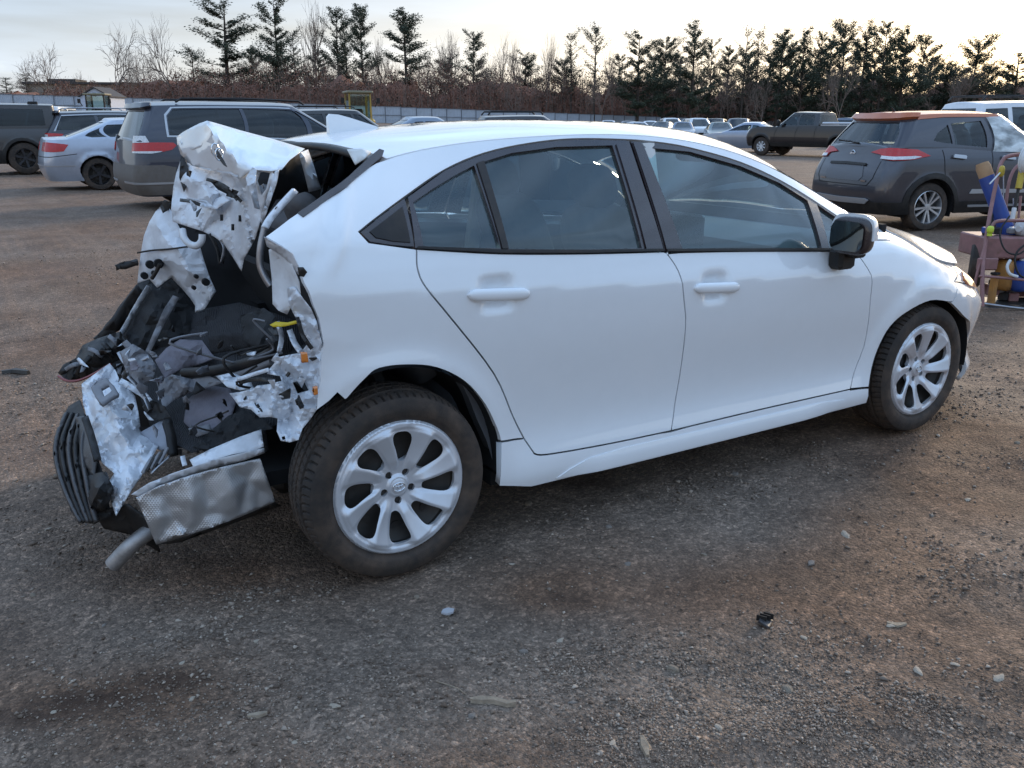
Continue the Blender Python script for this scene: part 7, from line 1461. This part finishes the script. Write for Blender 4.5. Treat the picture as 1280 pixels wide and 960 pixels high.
MB().tube([Q(1263, 300, 7.3)-o, Q(1233, 221, 7.3)-o], .062, 20).build('sleeve', M['bluepl'], bl, 40); MB().tube([Q(1234, 223, 7.3)-o, Q(1229, 209, 7.3)-o, Q(1227.5, 204, 7.3)-o], [.058, .058, .048], 20).build('end_roll', M['cardboard'], bl, 40)
b2 = tag(empty('blue_jug', Q(1276, 345, 7.2)), 'blue plastic jug hanging low inside the cart', 'jug'); V, F = blob((0, 0, 0), (.16, .14, .26), 3.5); MB().add(V, F).build('body', M['bluepl'], b2, 60); MB().tube([(0, 0, .12), (0, 0, .17)], .03, 10).build('cap', M['whitepl'], b2)
oj = tag(empty('orange_jug', Q(1257, 348, 7.25)), 'orange plastic jug standing on the cart deck', 'jug'); V, F = blob((0, 0, .03), (.16, .14, .26), 4); MB().add(V, F).build('body', M['orangepl'], oj, 60); MB().tube([(0, 0, .14), (0, 0, .19)], .03, 10).build('cap', M['black_plastic'], oj)
ob = tag(empty('orange_box', Q(1241, 362, 7.1)), 'narrow orange box beside the jug on the cart deck', 'box'); MB().box((0, 0, 0), (.05, .05, .24), bev=.008).build('body', M['orangepl'], ob); MB().box((0, 0, .13), (.055, .055, .02), bev=.004).build('lid', M['black_plastic'], ob)
yg = tag(empty('yellow_handle_grip', Q(1252, 214, 7.1)), 'small yellow plastic grip clipped to the cart handle', 'grip'); V, F = blob((0, 0, 0), (.045, .045, .09), 2.5); MB().add(V, F).build('body', M['yellowpl'], yg, 60); MB().tube([(0, 0, 0), np.array(Q(1237, 230, 7.05))-np.array(Q(1252, 214, 7.1))], .006, 6).build('stem', M['whitepl'], yg)
lg = tag(empty('lime_cap', Q(1238, 287, 7.02)), 'small lime green cap on the cart tray', 'cap'); V, F = blob((0, 0, 0), (.05, .05, .06), 2.6); MB().add(V, F).build('cap', M['limepl'], lg, 60); MB().tube([(0, 0, -.03), (0, 0, -.05)], .02, 10).build('neck', M['limepl'], lg)
yh = tag(empty('yellow_tool', Q(1273, 240, 7.15)), 'hand tool with a thick yellow handle standing in the cart', 'tool'); o = np.array(yh.location); MB().tube([Q(1278, 212, 7.15)-o, Q(1273, 236, 7.15)-o], .026, 12).build('handle', M['yellowpl'], yh); MB().tube([Q(1273, 236, 7.15)-o, Q(1268, 262, 7.15)-o], .012, 8).build('shaft', M['black_plastic'], yh); MB().tube([Q(1268, 260, 7.15)-o, Q(1265, 275, 7.15)-o], .018, 8).build('tip', M['whitepl'], yh)
bk = tag(empty('white_jug', Q(1284, 285, 7.2)), 'white plastic jug lying on the cart tray', 'jug'); V, F = blob((0, 0, 0), (.20, .16, .14), 3); MB().add(V, F).build('body', M['whitepl'], bk, 60); MB().tube([(-.1, 0, 0), (-.13, 0, 0)], .025, 10).build('cap', M['whitepl'], bk)
wb_ = tag(empty('white_bowl', Q(1290, 200, 7.1)), 'white round plastic bowl hung on the cart handle', 'bowl'); MB().lathe([(.0, -.06), (.06, -.05), (.10, -.01), (.115, .04), (.105, .04), (.09, -.005), (.05, -.035), (0, -.045)], 28).build('bowl', M['whitepl'], wb_, 50); MB().lathe([(.112, .035), (.122, .035), (.122, .045), (.112, .045)], 28, closed=True).build('rim', M['whitepl'], wb_, 50)

rgc = np.random.default_rng(8)
for k_ in range(7):
    x_, y_ = rgc.uniform(1236, 1285), rgc.uniform(205, 300); cpart('tool_rod', [Q(x_, y_, 7.3), Q(x_+rgc.uniform(-6, 6), y_+rgc.uniform(25, 50), 7.3), Q(x_+rgc.uniform(-8, 8), y_+rgc.uniform(55, 85), 7.3)], rgc.uniform(.005, .011), (M['black_plastic'], M['steel'], M['pink'])[k_ % 3], 6)
for k_ in range(6):
    x_, y_ = rgc.uniform(1230, 1285), rgc.uniform(288, 298); slab('tray_clutter', x_, y_-4, rgc.uniform(.04, .10), rgc.uniform(.03, .07), .06, (M['black_plastic'], M['whitepl'], M['grey_plastic'], M['bluepl'])[k_ % 4], 7.2, .006)
for k_ in range(7):
    x_, y_ = rgc.uniform(1230, 1285), rgc.uniform(352, 372); slab('deck_clutter', x_, y_, rgc.uniform(.04, .11), rgc.uniform(.05, .10), .08, (M['black_plastic'], M['pink'], M['grey_plastic'], M['cardboard'])[k_ % 4], 7.35, .008)
cpart('hose_loop', [Q(1262, 270, 7.05), Q(1250, 290, 7.02), Q(1256, 312, 7.0), Q(1272, 318, 7.0), Q(1290, 306, 7.0)], .007, M['black_plastic'])
cpart('side_brace', [Q(1215, 372, 7.1), Q(1222, 340, 7.05), Q(1232, 305, 7.05)], .012, M['pink'])
